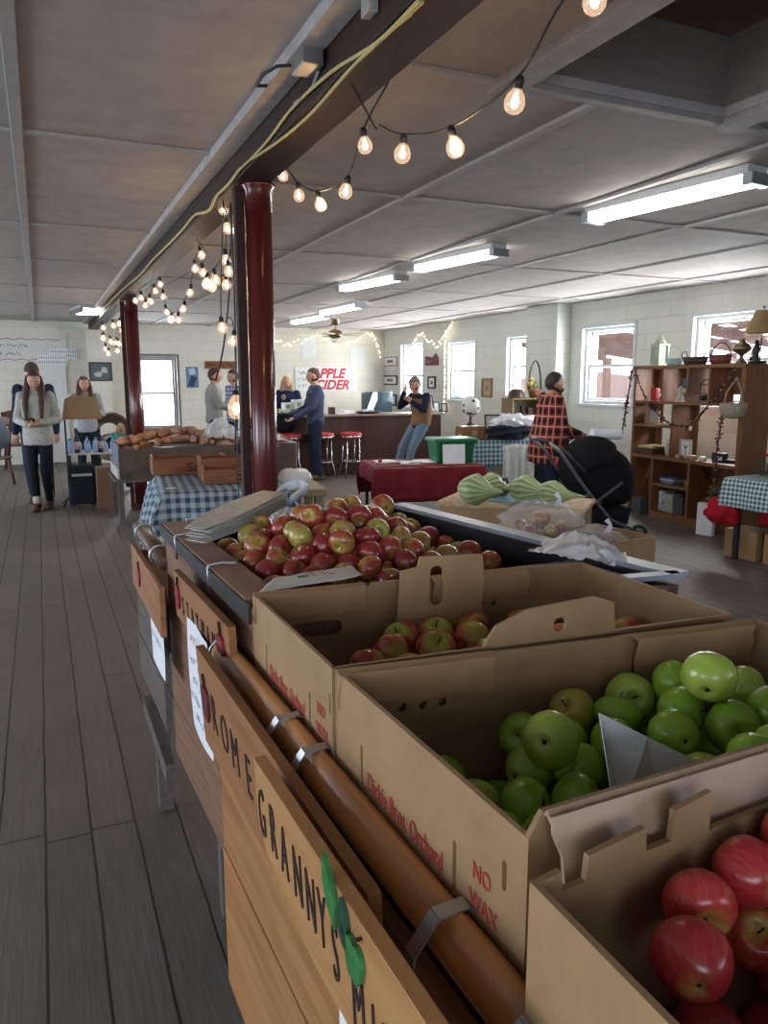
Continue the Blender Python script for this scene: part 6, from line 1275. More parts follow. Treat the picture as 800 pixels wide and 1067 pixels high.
def standing_frame(label, c, w, h, rz, bgm=None):
    t = thing('photo_frame', label, 'frame', c, rz, None); m = MB(); m.panel(rect(-w/2, 0, w/2, h), [rect(-w/2+.02, .02, w/2-.02, h-.02)], .015, (0, 0, 0), (1, 0, 0), (0, .2, 1)); part('frame', m, FRB, t, local=True); m = MB(); m.panel(rect(-w/2+.015, .015, w/2-.015, h-.015), (), .006, (0, .004, 0), (1, 0, 0), (0, .2, 1)); part('picture', m, bgm or PAPER, t, local=True)
    m = MB(); m.beam((0, .12, 0), (0, .03, h*.7), .03, .004); part('easel_back', m, FRB, t, local=True)
for px, yy, z, w_, h_, lab in ((450, 12.3, 1.034, .22, .30, 'larger black photo frame at the end of the bar'), (466, 12.25, 1.034, .14, .16, 'small black photo frame at the very end of the bar'), (458, 12.45, 1.034, .15, .18, 'middle sized black photo frame between two others on the bar')):
    standing_frame(lab, (ay(px, 396, yy).x-.05, yy, z), w_, h_, .2)
blob_bag('cash_papers', 'grey heap of papers and pens at the bar end', 'papers', (ay(447, 396, 12.2).x, 12.2, 1.06), (.14, .1, .05), C_('grey_heap', (.25, .25, .25)), .5, 6, 11)
# ball trophy on a wooden box
p = ay(491, 396, 8.9); t = thing('globe_ornament', 'white and black patterned ball on a stem above a wooden box', 'ornament', (p.x, p.y, cz+.20)); VM, nt, b_ = _nt('patterned_ball'); vo = N(nt, 'ShaderNodeTexVoronoi'); vo.inputs['Scale'].default_value = 13; nt.links.new(coords(nt), vo.inputs['Vector']); nt.links.new(ramp(nt, vo.outputs['Distance'], [(.25, (.02, .02, .02)), (.38, (.6, .6, .58))]), b_.inputs['Base Color'])
m = MB(); m.ball((p.x, p.y, 1.26), .13, 24); part('ball', m, VM, t); m = MB(); m.lathe([(.07, 1.005), (.06, 1.02), (.02, 1.05), (.018, 1.15)], (p.x, p.y, 0), 16); part('stem', m, BROWNP, t)
t = thing('wooden_box', 'dark wooden box under the patterned ball on the craft table', 'box', (p.x, p.y, cz+.01)); m = MB(); m.box((p.x, p.y, cz+.105), (.34, .22, .18)); part('box_body', m, OAKZ, t, bev=.004); m = MB(); m.panel(leaf2(APO, (.17, .09), .09, 0), (), .003, (p.x-.17, p.y-.114, cz+.015), (1, 0, 0)); part('emblem', m, WG, t)
for i, (px, h_, mt, lab) in enumerate(((479, .07, OFFWHITE, 'small white jar on the craft table before the wooden box'), (483, .05, C_('jarred', (.3, .05, .04)), 'small red topped jar on the craft table'), (488, .07, C_('jart', (.2, .14, .08)), 'small tan jar on the craft table'), (510, .14, C_('jargr', (.3, .35, .3)), 'grey green jar right of the wooden box on the craft table'), (504, .09, OFFWHITE, 'short white jar right of the wooden box on the craft table'))):
    x = ay(px, 396, 8.9).x; t = thing('jar', lab, 'jar', (x, 8.86+.02*(i % 2), cz+.012)); m = MB(); m.lathe([(.03, 0), (.038, .01), (.036, h_*.8), (.025, h_)], n=14); part('jar_body', m, mt, t, local=True); m = MB(); m.cyl((0, 0, h_), (0, 0, h_+.015), .028); part('lid', m, STEEL, t, local=True)
standing_frame('tilted cream picture frame on the craft table beside the coats', (ay(518, 396, 9.0).x, 9.05, cz+.012), .26, .32, -.3, C_('cream', (.4, .36, .28)))
# small shelf unit with hat and basket
p = ay(534, 396, 9.55); t = thing('shelf_unit', 'small wooden shelf unit below the window behind the man in plaid', 'shelf', (6.75, 9.75, 0)); x0, x1 = 6.42, 7.02; UW = woodm('tan_shelf', (.2, .14, .07), (.12, .08, .04), axis=2, rough=.6)
for x in (x0, x1): m = MB(); m.box((x, 9.75, .67), (.025, .3, 1.34)); part('side_panel', m, UW, t)
m = MB(); m.box(((x0+x1)/2, 9.9, .67), (x1-x0, .012, 1.32)); part('back_panel', m, UW, t)
for z in (.1, .5, .82, 1.08, 1.33): m = MB(); m.box(((x0+x1)/2, 9.75, z), (x1-x0+.03 if z > 1.3 else x1-x0, .32, .022)); part('shelf', m, UW, t)
m = MB(); m.lathe([(.13, 0), (.13, .02), (.11, .08), (.08, .12), (.03, .14)], (6.55, 9.72, 1.341), 18); single('woven_cap', m, BROWNP, 'dark rounded woven cap on top of the small shelf unit', 'cap')
t = thing('wicker_basket', 'orange flower basket with a tall arched handle on the small shelf', 'basket', (6.86, 9.7, 1.341)); m = MB(); m.lathe([(.07, 0), (.1, .1), (.115, .14), (.1, .13)], n=18); part('basket_body', m, CRATE, t, local=True); m = MB(); m.tube([(.11*cos(a), 0, .13+.42*sin(a)) for a in [pi*i/14 for i in range(15)]], .012, 8); part('handle', m, BROWNP, t, local=True)
rnd = random.Random(8)
for i in range(9): m = MB(); m.ball((rnd.uniform(-.1, .05), rnd.uniform(-.06, .06), .16+rnd.uniform(0, .12)), rnd.uniform(.03, .045), 10, fn=lambda d: 1+.25*noise.noise(d*4)); part('flower', m, C_('flower%d' % (i % 3), ((.5, .2, .03), (.4, .3, .08), (.15, .18, .05))[i % 3]), t, local=True)
for i in range(3): boxy('storage_bottle', ('dark bottle on the upper shelf of the small unit', 'second dark bottle on the upper shelf of the small unit', 'brown box on the upper shelf of the small unit')[i], 'bottle' if i < 2 else 'box', (6.52+i*.14, 9.72, 1.092), (.06+.03*(i == 2), .06, .16-.03*i), (BLACK, DARK, BROWNP)[i], bev=.02 if i < 2 else .003)
# wire basket cage
p = ay(603, 396, 8.1); t = thing('wire_basket', 'round wire egg basket standing on a shelf behind the stroller', 'basket', (p.x, p.y, .78)); t.scale = (.6, .6, .6); WR = flat('wire_grey', (.3, .31, .3), .4, .7)
for i in range(14): a_ = 2*pi*i/14; m = MB(); m.tube([(r_*cos(a_), r_*sin(a_), z) for r_, z in ((.1, 0), (.17, .08), (.19, .18), (.15, .27))], .004, 5); part('upright_wire', m, WR, t, local=True)
for r_, z in ((.1, 0), (.17, .08), (.19, .18), (.15, .27)): m = MB(); m.tube([(r_*cos(a_), r_*sin(a_), z) for a_ in [2*pi*i/24 for i in range(24)]], .004, 5, closed=True); part('ring_wire', m, WR, t, local=True)
m = MB(); m.tube([(.05*cos(a_), 0, .27+.1*sin(a_)) for a_ in [pi*i/10 for i in range(11)]], .005, 6); part('handle', m, WR, t, local=True)
table('side_table', 'low table under the wire basket by the right wall', (p.x+.12, p.y+.03), .7, .4, .78, 0, OFFWHITE, DARK, .04)
# ================================================================== hutch
Nn, Ff = Vector((6.45, 5.55, 0)), Vector((6.53, 7.2, 0)); hr_ = (Nn-Ff).normalized(); hd = Vector((-hr_.y, hr_.x, 0)); HL = (Nn-Ff).length
t = thing('open_hutch', 'tall open oak hutch shelf hung with dark berry garland', 'hutch', (Ff+hr_*HL/2+hd*.17).to_tuple(), atan2(hr_.y, hr_.x)); HUT = t
HWD = woodm('hutch_oak', (.19, .08, .032), (.1, .04, .016), (.24, .11, .05), axis=0, rough=.5); HWU = woodm('hutch_oak_up', (.18, .075, .03), (.095, .038, .016), (.23, .105, .045), axis=2, rough=.5)
# local: x along the front from the far end, y depth (toward the wall), z up
def HB(name, x0, x1, y0, y1, z0, z1, mt, **k): m = MB(); m.box(((x0+x1)/2-HL/2, (y0+y1)/2-.17, (z0+z1)/2), (x1-x0, y1-y0, z1-z0)); return part(name, m, mt, HUT, local=True, bev=.002, **k)
def hu(px):
    p = ax(px, 396, 6.49); return (Ff.y-p.y)/(Ff.y-Nn.y)*HL
def hz_(px, py): p = ax(px, py, 6.49); return p.z
w_ = .035
HB('top_shelf', -.02, HL+.01, -.01, .36, 1.735, 1.77, HWD); HB('end_panel', HL-.01, HL+.015, 0, .36, .0, 1.735, HWU); HB('side_post', 0, w_, 0, .35, 0, 1.735, HWU); HB('corner_post', HL-.045, HL-.01, 0, .04, 0, 1.735, HWU)
z2, zm, zd = hz_(700, 420), hz_(680, 444), hz_(700, 479)
HB('shelf', w_, HL-.01, .0, .34, z2-.015, z2+.015, HWD); u1 = hu(702)
HB('shelf', w_, u1, 0, .34, zm-.014, zm+.014, HWD); HB('shelf', w_, HL-.01, -.01, .35, zd-.02, zd+.02, HWD)
HB('divider', u1-.015, u1+.015, 0, .34, zd+.02, z2-.015, HWU)
for px in (689, 716, 740): u = hu(px); HB('divider', u-.013, u+.013, 0, .34, z2+.015, 1.735, HWU)
u2 = hu(730); HB('back_panel', u1-.3, u2-.32, .325, .335, zd+.02, z2-.015, HWU); HB('back_panel', w_, w_+.12, .325, .335, zd+.02, 1.735, HWU); HB('back_panel', hu(742)-.3, HL-.36, .325, .335, z2+.1, 1.735, HWU); HB('back_panel', hu(703)-.3, hu(717)-.3, .325, .335, z2, 1.735, HWU)
ul, um = hu(683), hu(724); zs = hz_(700, 508)
HB('post', ul-.017, ul+.017, 0, .34, 0.05, zd-.02, HWU); HB('post', um-.017, um+.017, 0, .34, 0.05, zd-.02, HWU); HB('shelf', ul, um, 0, .34, zs-.014, zs+.014, HWD); HB('bottom_shelf', ul-.017, HL-.01, 0, .34, .06, .09, HWD); HB('plinth', ul-.017, HL-.01, 0, .02, 0, .06, HWD); HB('lower_back', ul, HL-.01, .33, .34, .09, zd-.02, HWU)
m = MB(); m.panel([(0, 0), (ul-.05, 0), (ul-.05, zd-.1), (.0, .35)], (), .015, (w_+.0-HL/2, .1, .05), (1, 0, 0), (0, 0, 1)); part('leaning_panel', m, HWU, HUT, local=True)
def hp(u, y, z): return Ff+hr_*u+hd*y+Vector((0, 0, z))
def hbox(name, label, cat, u, y, z, d, mt, rz=0, bev=.004, grp=None): c = hp(u, y, z); m = MB(); m.box((c.x, c.y, c.z+d[2]/2), d, rz=atan2(hr_.y, hr_.x)+rz); return single(name, m, mt, label, cat, grp, bev=bev)
HRZ = atan2(hr_.y, hr_.x)
TZt = 1.771
# on top of the hutch
c = hp(hu(673), .15, TZt); t = thing('lantern', 'tall white wooden lantern standing at the far end on the hutch top', 'lantern', c, HRZ); LW = pm('cream_lantern', (.5, .5, .4), (.3, .36, .22), .6, 12)
m = MB(); m.box((0, 0, .01), (.15, .15, .02)); m.box((0, 0, .24), (.16, .16, .02)); part('base_and_top', m, LW, t, local=True)
for sx in (-1, 1):
    for sy in (-1, 1): m = MB(); m.box((sx*.065, sy*.065, .125), (.016, .016, .23)); part('corner_post', m, LW, t, local=True)
m = MB(); m.lathe([(.095, .25), (.06, .3), (.03, .34), (.01, .37)], n=4); part('roof', m, LW, t, local=True); m = MB(); m.box((0, 0, .12), (.11, .11, .2)); part('inner_panes', m, pm('lantern_pane', (.35, .4, .3), (.2, .25, .15), .3), t, local=True)
def basket(label, c, r, h, mt, handle=None, name='basket', ears=False, sx=1.5):
    t = thing(name, label, 'basket', c, HRZ); m = MB(); m.lathe([(r*.8, 0), (r*.95, h*.5), (r, h), (r*.93, h*.97), (r*.75, .02)], n=26, sx=sx); part('basket_body', m, mt, t, local=True)
    m = MB(); m.tube([(r*sx*cos(a_), r*sin(a_), h) for a_ in [2*pi*i/24 for i in range(24)]], .007, 6, closed=True); part('rim', m, mt, t, local=True)
    if handle: m = MB(); m.tube([(r*sx*.97*cos(a_), 0, h+handle*sin(a_)) for a_ in [pi*i/14 for i in range(15)]], .008, 7); part('handle', m, mt, t, local=True)
    if ears:
        for e in (-1, 1): m = MB(); m.tube([(e*r*sx+0*e, .04*cos(a_), h+.07*sin(a_)) for a_ in [pi*i/8 for i in range(9)]], .007, 6); part('ear_handle', m, mt, t, local=True)
    return t
STR = pm('striped_teal_white', (.5, .55, .52), (.12, .3, .3), .7, 40, (1, 6, 1))
basket('white and teal striped basket with thin arched handle on hutch top', hp(hu(690), .15, TZt), .08, .07, STR, .14)
DW = pm('dark_wicker', (.06, .03, .02), (.025, .014, .01), .6, 60, (1, 1, 4), .5); RWK = pm('red_brown_wicker', (.2, .05, .03), (.1, .025, .02), .6, 60, (1, 1, 4), .5)
basket('long dark wicker tray basket with two ear handles on hutch top', hp(hu(712), .15, TZt), .10, .08, DW, None, ears=True, sx=1.7)
basket('red brown wicker basket with arched handle on hutch top', hp(hu(739), .15, TZt), .10, .09, RWK, .13, sx=1.35)
c = hp(hu(761), .15, TZt); BRASS = flat('aged_brass', (.22, .15, .08), .3, .8); t = thing('oil_lamp', 'aged brass oil lamp base on the hutch top before the shaded lamp', 'lamp', c); m = MB(); m.lathe([(.055, 0), (.06, .015), (.03, .04), (.018, .07), (.03, .09), (.085, .13), (.095, .16), (.07, .2), (.035, .215), (.03, .235), (.035, .25), (.01, .255)], n=24); part('lamp_body', m, BRASS, t, local=True)
m = MB(); m.cyl((.09, 0, .15), (.11, 0, .15), .015, n=10); part('wick_knob', m, BRASS, t, local=True)
c = hp(hu(776), .18, TZt); t = thing('figurine_lamp', 'table lamp with tan bell shade and dark figure base on hutch top', 'lamp', c, HRZ); SHADE = pm('tan_lamp_shade', (.34, .22, .09), (.27, .17, .07), .7, 14)
m = MB(); m.lathe([(.055, .52), (.075, .46), (.11, .38), (.15, .30), (.155, .295), (.148, .30), (.10, .385), (.05, .52)], n=8); part('lamp_shade', m, SHADE, t, local=True)
m = MB(); m.lathe([(.09, 0), (.09, .02), (.05, .03)], n=18); part('lamp_base', m, DARK, t, local=True); m = MB(); m.tube([(.03, 0, .02), (.03, 0, .53)], .006, 8); m.ball((.03, 0, .55), .015, 10); part('lamp_rod', m, BRASS, t, local=True)
m = MB(); m.tube([(-.02, 0, .02), (-.025, 0, .09), (-.02, 0, .15), (-.02, 0, .2)], [.035, .03, .035, .015], 12); m.ball((-.02, 0, .215), .022, 12); m.tube([(-.02, 0, .17), (-.07, .01, .14), (-.09, .02, .08)], [.012, .01, .008], 8); m.tube([(-.02, 0, .17), (.02, .01, .19), (.03, .01, .24)], [.012, .01, .008], 8); m.ball((-.06, 0, .05), (.04, .03, .03), 12); part('figure', remeshed(m, .006, 2), DARK, t, local=True)
# in the hutch
zr = z2+.016
for k, (px, hh) in enumerate(((673, .15), (682, .12))): hbox('tin_can', ('taller red tin on the upper left of the hutch', 'shorter red tin with white band on the upper left of the hutch')[k], 'tin', hu(px), .12, zr, (.08, .08, hh), C_('tin_red', (.4, .01, .02)), bev=.02)
m = MB(); c = hp(hu(682), .075, zr+.07); m.box(c, (.05, .004, .03), rz=HRZ); single('tin_label', m, PAPER, 'white label stuck on the shorter red tin', 'label')
hbox('blue_plate', 'blue square picture plate in the second upper bay of the hutch', 'plate', hu(703), .2, zr, (.2, .02, .26), C_('plate_blue', (.06, .1, .17)))
c = hp(hu(705), .06, zr); t = thing('figurine', 'pale angel figurine before the blue plate in the hutch', 'figurine', c, HRZ); m = MB(); m.lathe([(.045, 0), (.04, .05), (.025, .1), (.02, .13)], n=14); m.ball((0, 0, .15), .024, 12); m.ball((.06, .01, .12), (.05, .012, .03), 10); m.ball((-.06, .01, .12), (.05, .012, .03), 10); part('figure', remeshed(m, .007, 2), pm('pale_ceramic', (.42, .4, .3), (.32, .28, .2), .4), t, local=True); m = MB(); m.lathe([(.05, 0), (.05, .01)], n=14); part('plinth', m, OFFWHITE, t, local=True)
c = hp(hu(728), .12, zr); t = thing('tea_rack', 'black wire stand with dark teapot in the third upper bay', 'rack', c, HRZ)
for z in (0.01, .1, .19): m = MB(); m.box((0, 0, z), (.17, .12, .006)); part('wire_shelf', m, BLKM, t, local=True)
for sx in (-1, 1): m = MB(); m.tube([(sx*.085, 0, 0), (sx*.085, 0, .2), (sx*.04, 0, .235), (0, 0, .245)], .005, 6); part('side_wire', m, BLKM, t, local=True)
m = MB(); m.ball((0, -.02, .05), (.05, .04, .035), 14); m.tube([(.04, -.02, .05), (.075, -.02, .08)], [.012, .007], 8); part('teapot', m, BLACK, t, local=True)
hbox('framed_print', 'small pale framed print in the middle left bay of the hutch', 'picture', hu(668), .2, zm+.016, (.16, .02, .15), C_('print_grey', (.3, .3, .26)))
hbox('framed_print', 'second small pale print behind the garland in the hutch', 'picture', hu(688), .24, zm+.016, (.1, .02, .12), OFFWHITE)
hbox('flat_case', 'flat brown case with cream lid on the hutch deck', 'case', hu(672), .14, zd+.021, (.26, .24, .07), BROWNP); hbox('cream_cushion', 'cream folded cloth lying on the flat brown case', 'cloth', hu(672), .14, zd+.092, (.26, .22, .03), C_('cream_cl', (.42, .34, .18)), bev=.012)
c = hp(hu(695), .09, zd+.021); m = MB(); m.lathe([(.035, 0), (.055, .05), (.06, .11), (.04, .18), (.025, .21), (.03, .22)], c, 20); single('ceramic_vase', m, pm('floral_vase', (.5, .5, .44), (.34, .33, .28), .3, 30), 'white ceramic vase on the hutch deck beside the upright post', 'vase')
t, oo, ex_, nz_ = framed('framed_print', 'white framed botanical print standing on the hutch deck', hp(hu(705), .12, zd+.022), hr_, .17, .21, C_('fr_wh', (.42, .42, .38)), [([(.45, .1), (.55, .1), (.55, .5), (.85, .8), (.5, .65), (.15, .8), (.45, .5)], C_('bot', (.14, .15, .12)))], border=.016)
for k, (px, w2_, hh, mt, lab) in enumerate(((709, .07, .04, C_('tanb', (.35, .25, .14)), 'small tan box before the botanical print'), (722, .13, .05, C_('bask', (.3, .2, .12)), 'small woven basket on the hutch deck'), (735, .06, .05, OFFWHITE, 'small white pot on the hutch deck'), (745, .17, .10, BLACK, 'black toy car box with pale window on the hutch deck'), (757, .12, .04, BLACK, 'flat black box at the end of the hutch deck'))): hbox('trinket', lab, 'trinket', hu(px), .05 if k < 3 else .16, zd+.021, (w2_, .07, hh), mt, bev=.012)
hbox('toy_window', 'pale window panel on the black toy box', 'panel', hu(747), .12, zd+.04, (.1, .004, .04), OFFWHITE)
for i in range(4): hbox('book', ('blue book lying lowest in the stack on the lower hutch shelf', 'grey book lying second in the stack on the lower hutch shelf', 'pale book lying third in the stack on the lower hutch shelf', 'thin blue book lying topmost in the stack on the lower hutch shelf')[i], 'book', hu(696)+.01*(i % 2), .13, zs+.015+i*.021, (.2, .16, .02), (C_('bk0', (.06, .1, .2)), C_('bk1', (.2, .2, .22)), C_('bk2', (.35, .36, .4)), C_('bk3', (.05, .08, .18)))[i], rz=.1*(i-1), bev=.001)
basket('small tan basket on the lower hutch shelf beside the books', hp(hu(716), .12, zs+.015), .05, .07, pm('tan_wicker', (.34, .17, .06), (.2, .1, .04), .7, 60), None, sx=1.2)
hbox('wrapped_parcel', 'black and white patterned bag on the bottom hutch shelf', 'parcel', hu(692), .13, .091, (.12, .16, .24), pm('blackwhite_print', (.55, .55, .58), (.03, .03, .07), .5, 26, bs=0), bev=.02)
hbox('carton', 'pale grey carton standing on the bottom hutch shelf', 'carton', hu(701), .12, .091, (.12, .16, .22), C_('pale_grey_box', (.28, .29, .26))); hbox('carton', 'dark carton beside the pale grey carton on the bottom hutch shelf', 'carton', hu(711), .14, .091, (.12, .16, .2), C_('dkbox', (.05, .06, .07))); hbox('toolbox', 'dark grey box standing on the floor beside the hutch legs', 'box', hu(666), .1, 0.0, (.16, .16, .2), C_('grey_box', (.06, .07, .07)))
# berry garland
def garland(label, pts, name='berry_garland', n=70, seed=1):
    m = MB(); P = [Vector(p) for p in pts]; out = []
    for i in range(len(P)-1):
        a, b, c, d = P[max(i-1, 0)], P[i], P[i+1], P[min(i+2, len(P)-1)]
        for k in range(10): q = k/10; out.append(.5*((2*b)+(c-a)*q+(2*a-5*b+4*c-d)*q*q+(3*b-a-3*c+d)*q**3))
    out.append(P[-1]); t = thing(name, label, 'garland', out[0]); m.tube(out, .008, 6); part('cord', m, BLACK, t)
    rnd = random.Random(seed); br = MB(); lf = MB()
    for i in range(n):
        p = out[rnd.randrange(len(out))]+Vector((rnd.uniform(-.02, .02), rnd.uniform(-.02, .02), rnd.uniform(-.025, .025))); br.ball(p, rnd.uniform(.008, .014), 8, mi=i % 3)
        q = p+Vector((rnd.uniform(-.02, .02), rnd.uniform(-.02, .02), rnd.uniform(-.02, .02))); v = Vector((rnd.uniform(-1, 1), rnd.uniform(-1, 1), rnd.uniform(-1, 1))).normalized()*.03; w2 = v.orthogonal().normalized()*.01
        lf.add([p-w2*.2, q+v*.5-w2, q+v, q+v*.5+w2], [(0, 1, 2, 3)])
    part('berries', br, [C_('berry', (.12, .01, .015)), C_('berry2', (.35, .12, .06)), BLACK], t, kind='stuff'); part('leaves', lf, C_('dark_leaf', (.03, .015, .02)), t, kind='stuff', solid=.001)
def gp(px, py, y=-.035): u = hu(px); z = ax(px, py, 6.49).z; return hp(u, y, z)
garland('dark red berry garland swagged across the open hutch front', [gp(661, 386), gp(669, 405), gp(682, 425), gp(700, 440), gp(715, 444), gp(730, 440), gp(745, 420), gp(758, 402), gp(771, 385)], n=90)
garland('dark red berry garland hanging straight down the far hutch post', [gp(658, 386, -.05), gp(657, 410, -.06), gp(654, 430, -.05), gp(652, 450, -.06)], n=50, seed=2); garland('dark red berry garland hanging down near the white basket on the hutch', [gp(761, 425), gp(759, 445), gp(757, 465), gp(757, 490), gp(756, 500)], n=60, seed=3)
c = gp(776, 425, -.09); t = thing('hanging_basket', 'fuzzy cream basket hanging by its long handle from the hutch', 'basket', c, HRZ); WB = pm('fuzzy_cream_wicker', (.36, .31, .23), (.18, .15, .11), .9, 40, bs=.8, bd=.01)
m = MB(); m.lathe([(.06, -.1), (.1, -.08), (.12, 0), (.115, .05), (.105, .04), (.09, -.06)], n=26, sx=1.15); m = wobble(m, .012, 40, 3); part('basket_body', m, WB, t, local=True); m = MB(); m.tube([(-.12, 0, .03), (-.10, 0, .15), (0, 0.02, .30), (.09, 0, .16), (.12, 0, .03)], .01, 8); part('handle', m, WB, t, local=True)
m = MB(); m.lathe([(.0, .0), (.018, .01), (.014, .04), (.004, .05)], gp(727, 449, -.05), 10); single('tiny_bell', m, OFFWHITE, 'tiny white bell hanging from the middle of the garland', 'bell')
# ================================================================== right hand gingham table
tz = .75; a = az(750, 496, tz); rt = (a.x+.55, a.y-.62); rrz = radians(4)
table('craft_table', 'narrow table under the teal gingham cloth right of the hutch', rt, 1.05, 1.2, tz-.012, rrz, PLYW, BLACK, .04, inset=.1)
single('tablecloth', cloth(1.05, 1.2, .26, .26, tz, 0, (46, 50), .05, .012, 16, 4, rt, rrz), TEALG, 'teal and white gingham tablecloth right of the oak hutch', 'tablecloth', solid=.003)
REDF = clothm('bright_red_fleece', (.38, .01, .02), (.26, .008, .015), 20)
blob_bag('red_cloth_bundle', 'bright red cloth bundle hanging below the teal gingham cloth', 'cloth', (a.x+.0, a.y-.06, .42), (.09, .16, .13), REDF, .4, 4, 2)
blob_bag('red_stocking', 'red cloth stuffed behind the bundle under the gingham table', 'cloth', (a.x+.2, a.y-.45, .42), (.09, .14, .1), REDF, .3, 4, 5)
boxy('cardboard_box', 'brown carton on the floor below the red cloth bundle', 'cardboard box', (a.x+.3, a.y-.12, 0), (.28, .32, .26), CARD, .1); boxy('cardboard_box', 'brown carton on the floor under the gingham table end', 'cardboard box', (a.x+.36, a.y-.55, 0), (.34, .38, .27), CARD, -.05)
boxy('white_paper_bag', 'white paper bag standing between the hutch and red cloth', 'bag', (6.28, 5.75, 0), (.06, .18, .34), PAPER, .2)
def foliage(label, c, r, n, seed, mt, name='christmas_greenery'):
    t = thing(name, label, 'greenery', c); rnd = random.Random(seed); m = MB(); s_ = MB()
    for i in range(n):
        d = Vector((rnd.uniform(-1, 1), rnd.uniform(-1, 1), rnd.uniform(-.1, 1))).normalized(); q = Vector((d.x*r[0], d.y*r[1], d.z*r[2]))*rnd.uniform(.3, 1); s_.tube([q*.1, q], .003, 4)
        for k in range(7): e = q*(.3+.1*k); v = (d+Vector((rnd.uniform(-1, 1), rnd.uniform(-1, 1), rnd.uniform(-1, 1)))*.9).normalized()*.045; w2 = v.orthogonal().normalized()*.007; m.add([e, e+v*.5-w2, e+v, e+v*.5+w2], [(0, 1, 2, 3)])
    for b_ in (m, s_): b_.v = [Vector((v.x, v.y, max(v.z, .004))) for v in b_.v]
    part('needles', m, mt, t, local=True, kind='stuff', solid=.001); part('twigs', s_, BROWNP, t, local=True)
    return t
GRN = C_('pine_green', (.03, .09, .05)); foliage('spray of green pine twigs on the teal gingham table', (a.x+.45, a.y-.3, tz+.005), (.28, .4, .14), 60, 3, GRN)
c = Vector((a.x+.6, a.y-.15, tz+.03)); blob_bag('red_bow', 'red bow lying among the pine twigs on the gingham table', 'bow', (c.x, c.y, tz+.16), (.08, .14, .06), REDF, .4, 4, 7)
t = foliage('spiky dried greenery standing between hutch deck and the gingham cloth', (a.x+.1, a.y+.14, .5), (.08, .1, .22), 24, 8, C_('dry_green', (.1, .13, .07)), 'dried_plant')
# ================================================================== ceiling fan and lights on strings
fc = ay(349, 344, 13.4); t = thing('ceiling_fan', 'brass ceiling fan with pale blades above the cider bar', 'ceiling fan', (fc.x, fc.y, 2.3))
m = MB(); m.lathe([(.08, 2.60), (.07, 2.7), (.09, 2.72)], (fc.x, fc.y, 0), 18); m.cyl((fc.x, fc.y, 2.5), (fc.x, fc.y, 2.62), .015); part('canopy', m, BRASS, t)
m = MB(); m.lathe([(.05, 2.36), (.12, 2.39), (.14, 2.44), (.12, 2.49), (.05, 2.52)], (fc.x, fc.y, 0), 22); part('motor', m, BRASS, t); m = MB(); m.ball((fc.x, fc.y, 2.33), (.07, .07, .05), 16); part('glass_bowl', m, OFFWHITE, t)
for i in range(5): a_ = .25+i*2*pi/5; d = Vector((cos(a_), sin(a_), 0)); o = Vector((fc.x, fc.y, 2.43)); m = MB(); m.beam(o+d*.1, o+d*.22, .03, .012); m.beam(o+d*.2, o+d*.68, .14, .01); part('blade', m, woodm('fan_blade', (.42, .38, .33), (.3, .27, .23), axis=0, rough=.5) if i == 0 else FB_, t) if i else None; FB_ = bpy.data.materials.get('fan_blade') or woodm('fan_blade', (.42, .38, .33), (.3, .27, .23), axis=0, rough=.5); i or part('blade', m, FB_, t)
WIRE = flat('string_wire', (.02, .018, .015), .6); FIL = emit_mat('bulb_filament', (1.0, .74, .48), 45)
BG_, nt, b_ = _nt('bulb_glass'); out = nt.nodes['Material Output']; tr = N(nt, 'ShaderNodeBsdfTransparent'); tr.inputs[0].default_value = (1, .93, .82, 1); em = N(nt, 'ShaderNodeEmission'); em.inputs[0].default_value = (1, .66, .45, 1); em.inputs[1].default_value = .7; gl = N(nt, 'ShaderNodeBsdfGlossy'); gl.inputs['Roughness'].default_value = .05
m1 = N(nt, 'ShaderNodeMixShader'); m1.inputs[0].default_value = .12; L(nt, tr, 0, m1, 1); L(nt, gl, 0, m1, 2); m2_ = N(nt, 'ShaderNodeMixShader'); m2_.inputs[0].default_value = .4; L(nt, m1, 0, m2_, 1); L(nt, em, 0, m2_, 2); nt.links.new(m2_.outputs[0], out.inputs[0])
BULB = MB(); BULB.lathe([(.008, -.001), (.012, -.006), (.021, -.017), (.025, -.032), (.022, -.046), (.013, -.055), (.001, -.058)], n=16); BME = BULB.mesh('bulb'); BME.materials.append(BG_)
fm = MB(); fm.ball((0, 0, -.033), (.009, .009, .012), 10); FME = fm.mesh('filament'); FME.materials.append(FIL)
sm = MB(); sm.lathe([(.011, -.004), (.012, .012), (.009, .022), (.004, .026)], n=10); SME = sm.mesh('socket'); SME.materials.append(BLACK)
def spline(P, k=8):
    P = [Vector(p) for p in P]; out = []
    for i in range(len(P)-1):
        a, b, c, d = P[max(i-1, 0)], P[i], P[i+1], P[min(i+2, len(P)-1)]
        for q_ in range(k): q = q_/k; out.append(.5*((2*b)+(c-a)*q+(2*a-5*b+4*c-d)*q*q+(3*b-a-3*c+d)*q**3))
    return out+[P[-1]]
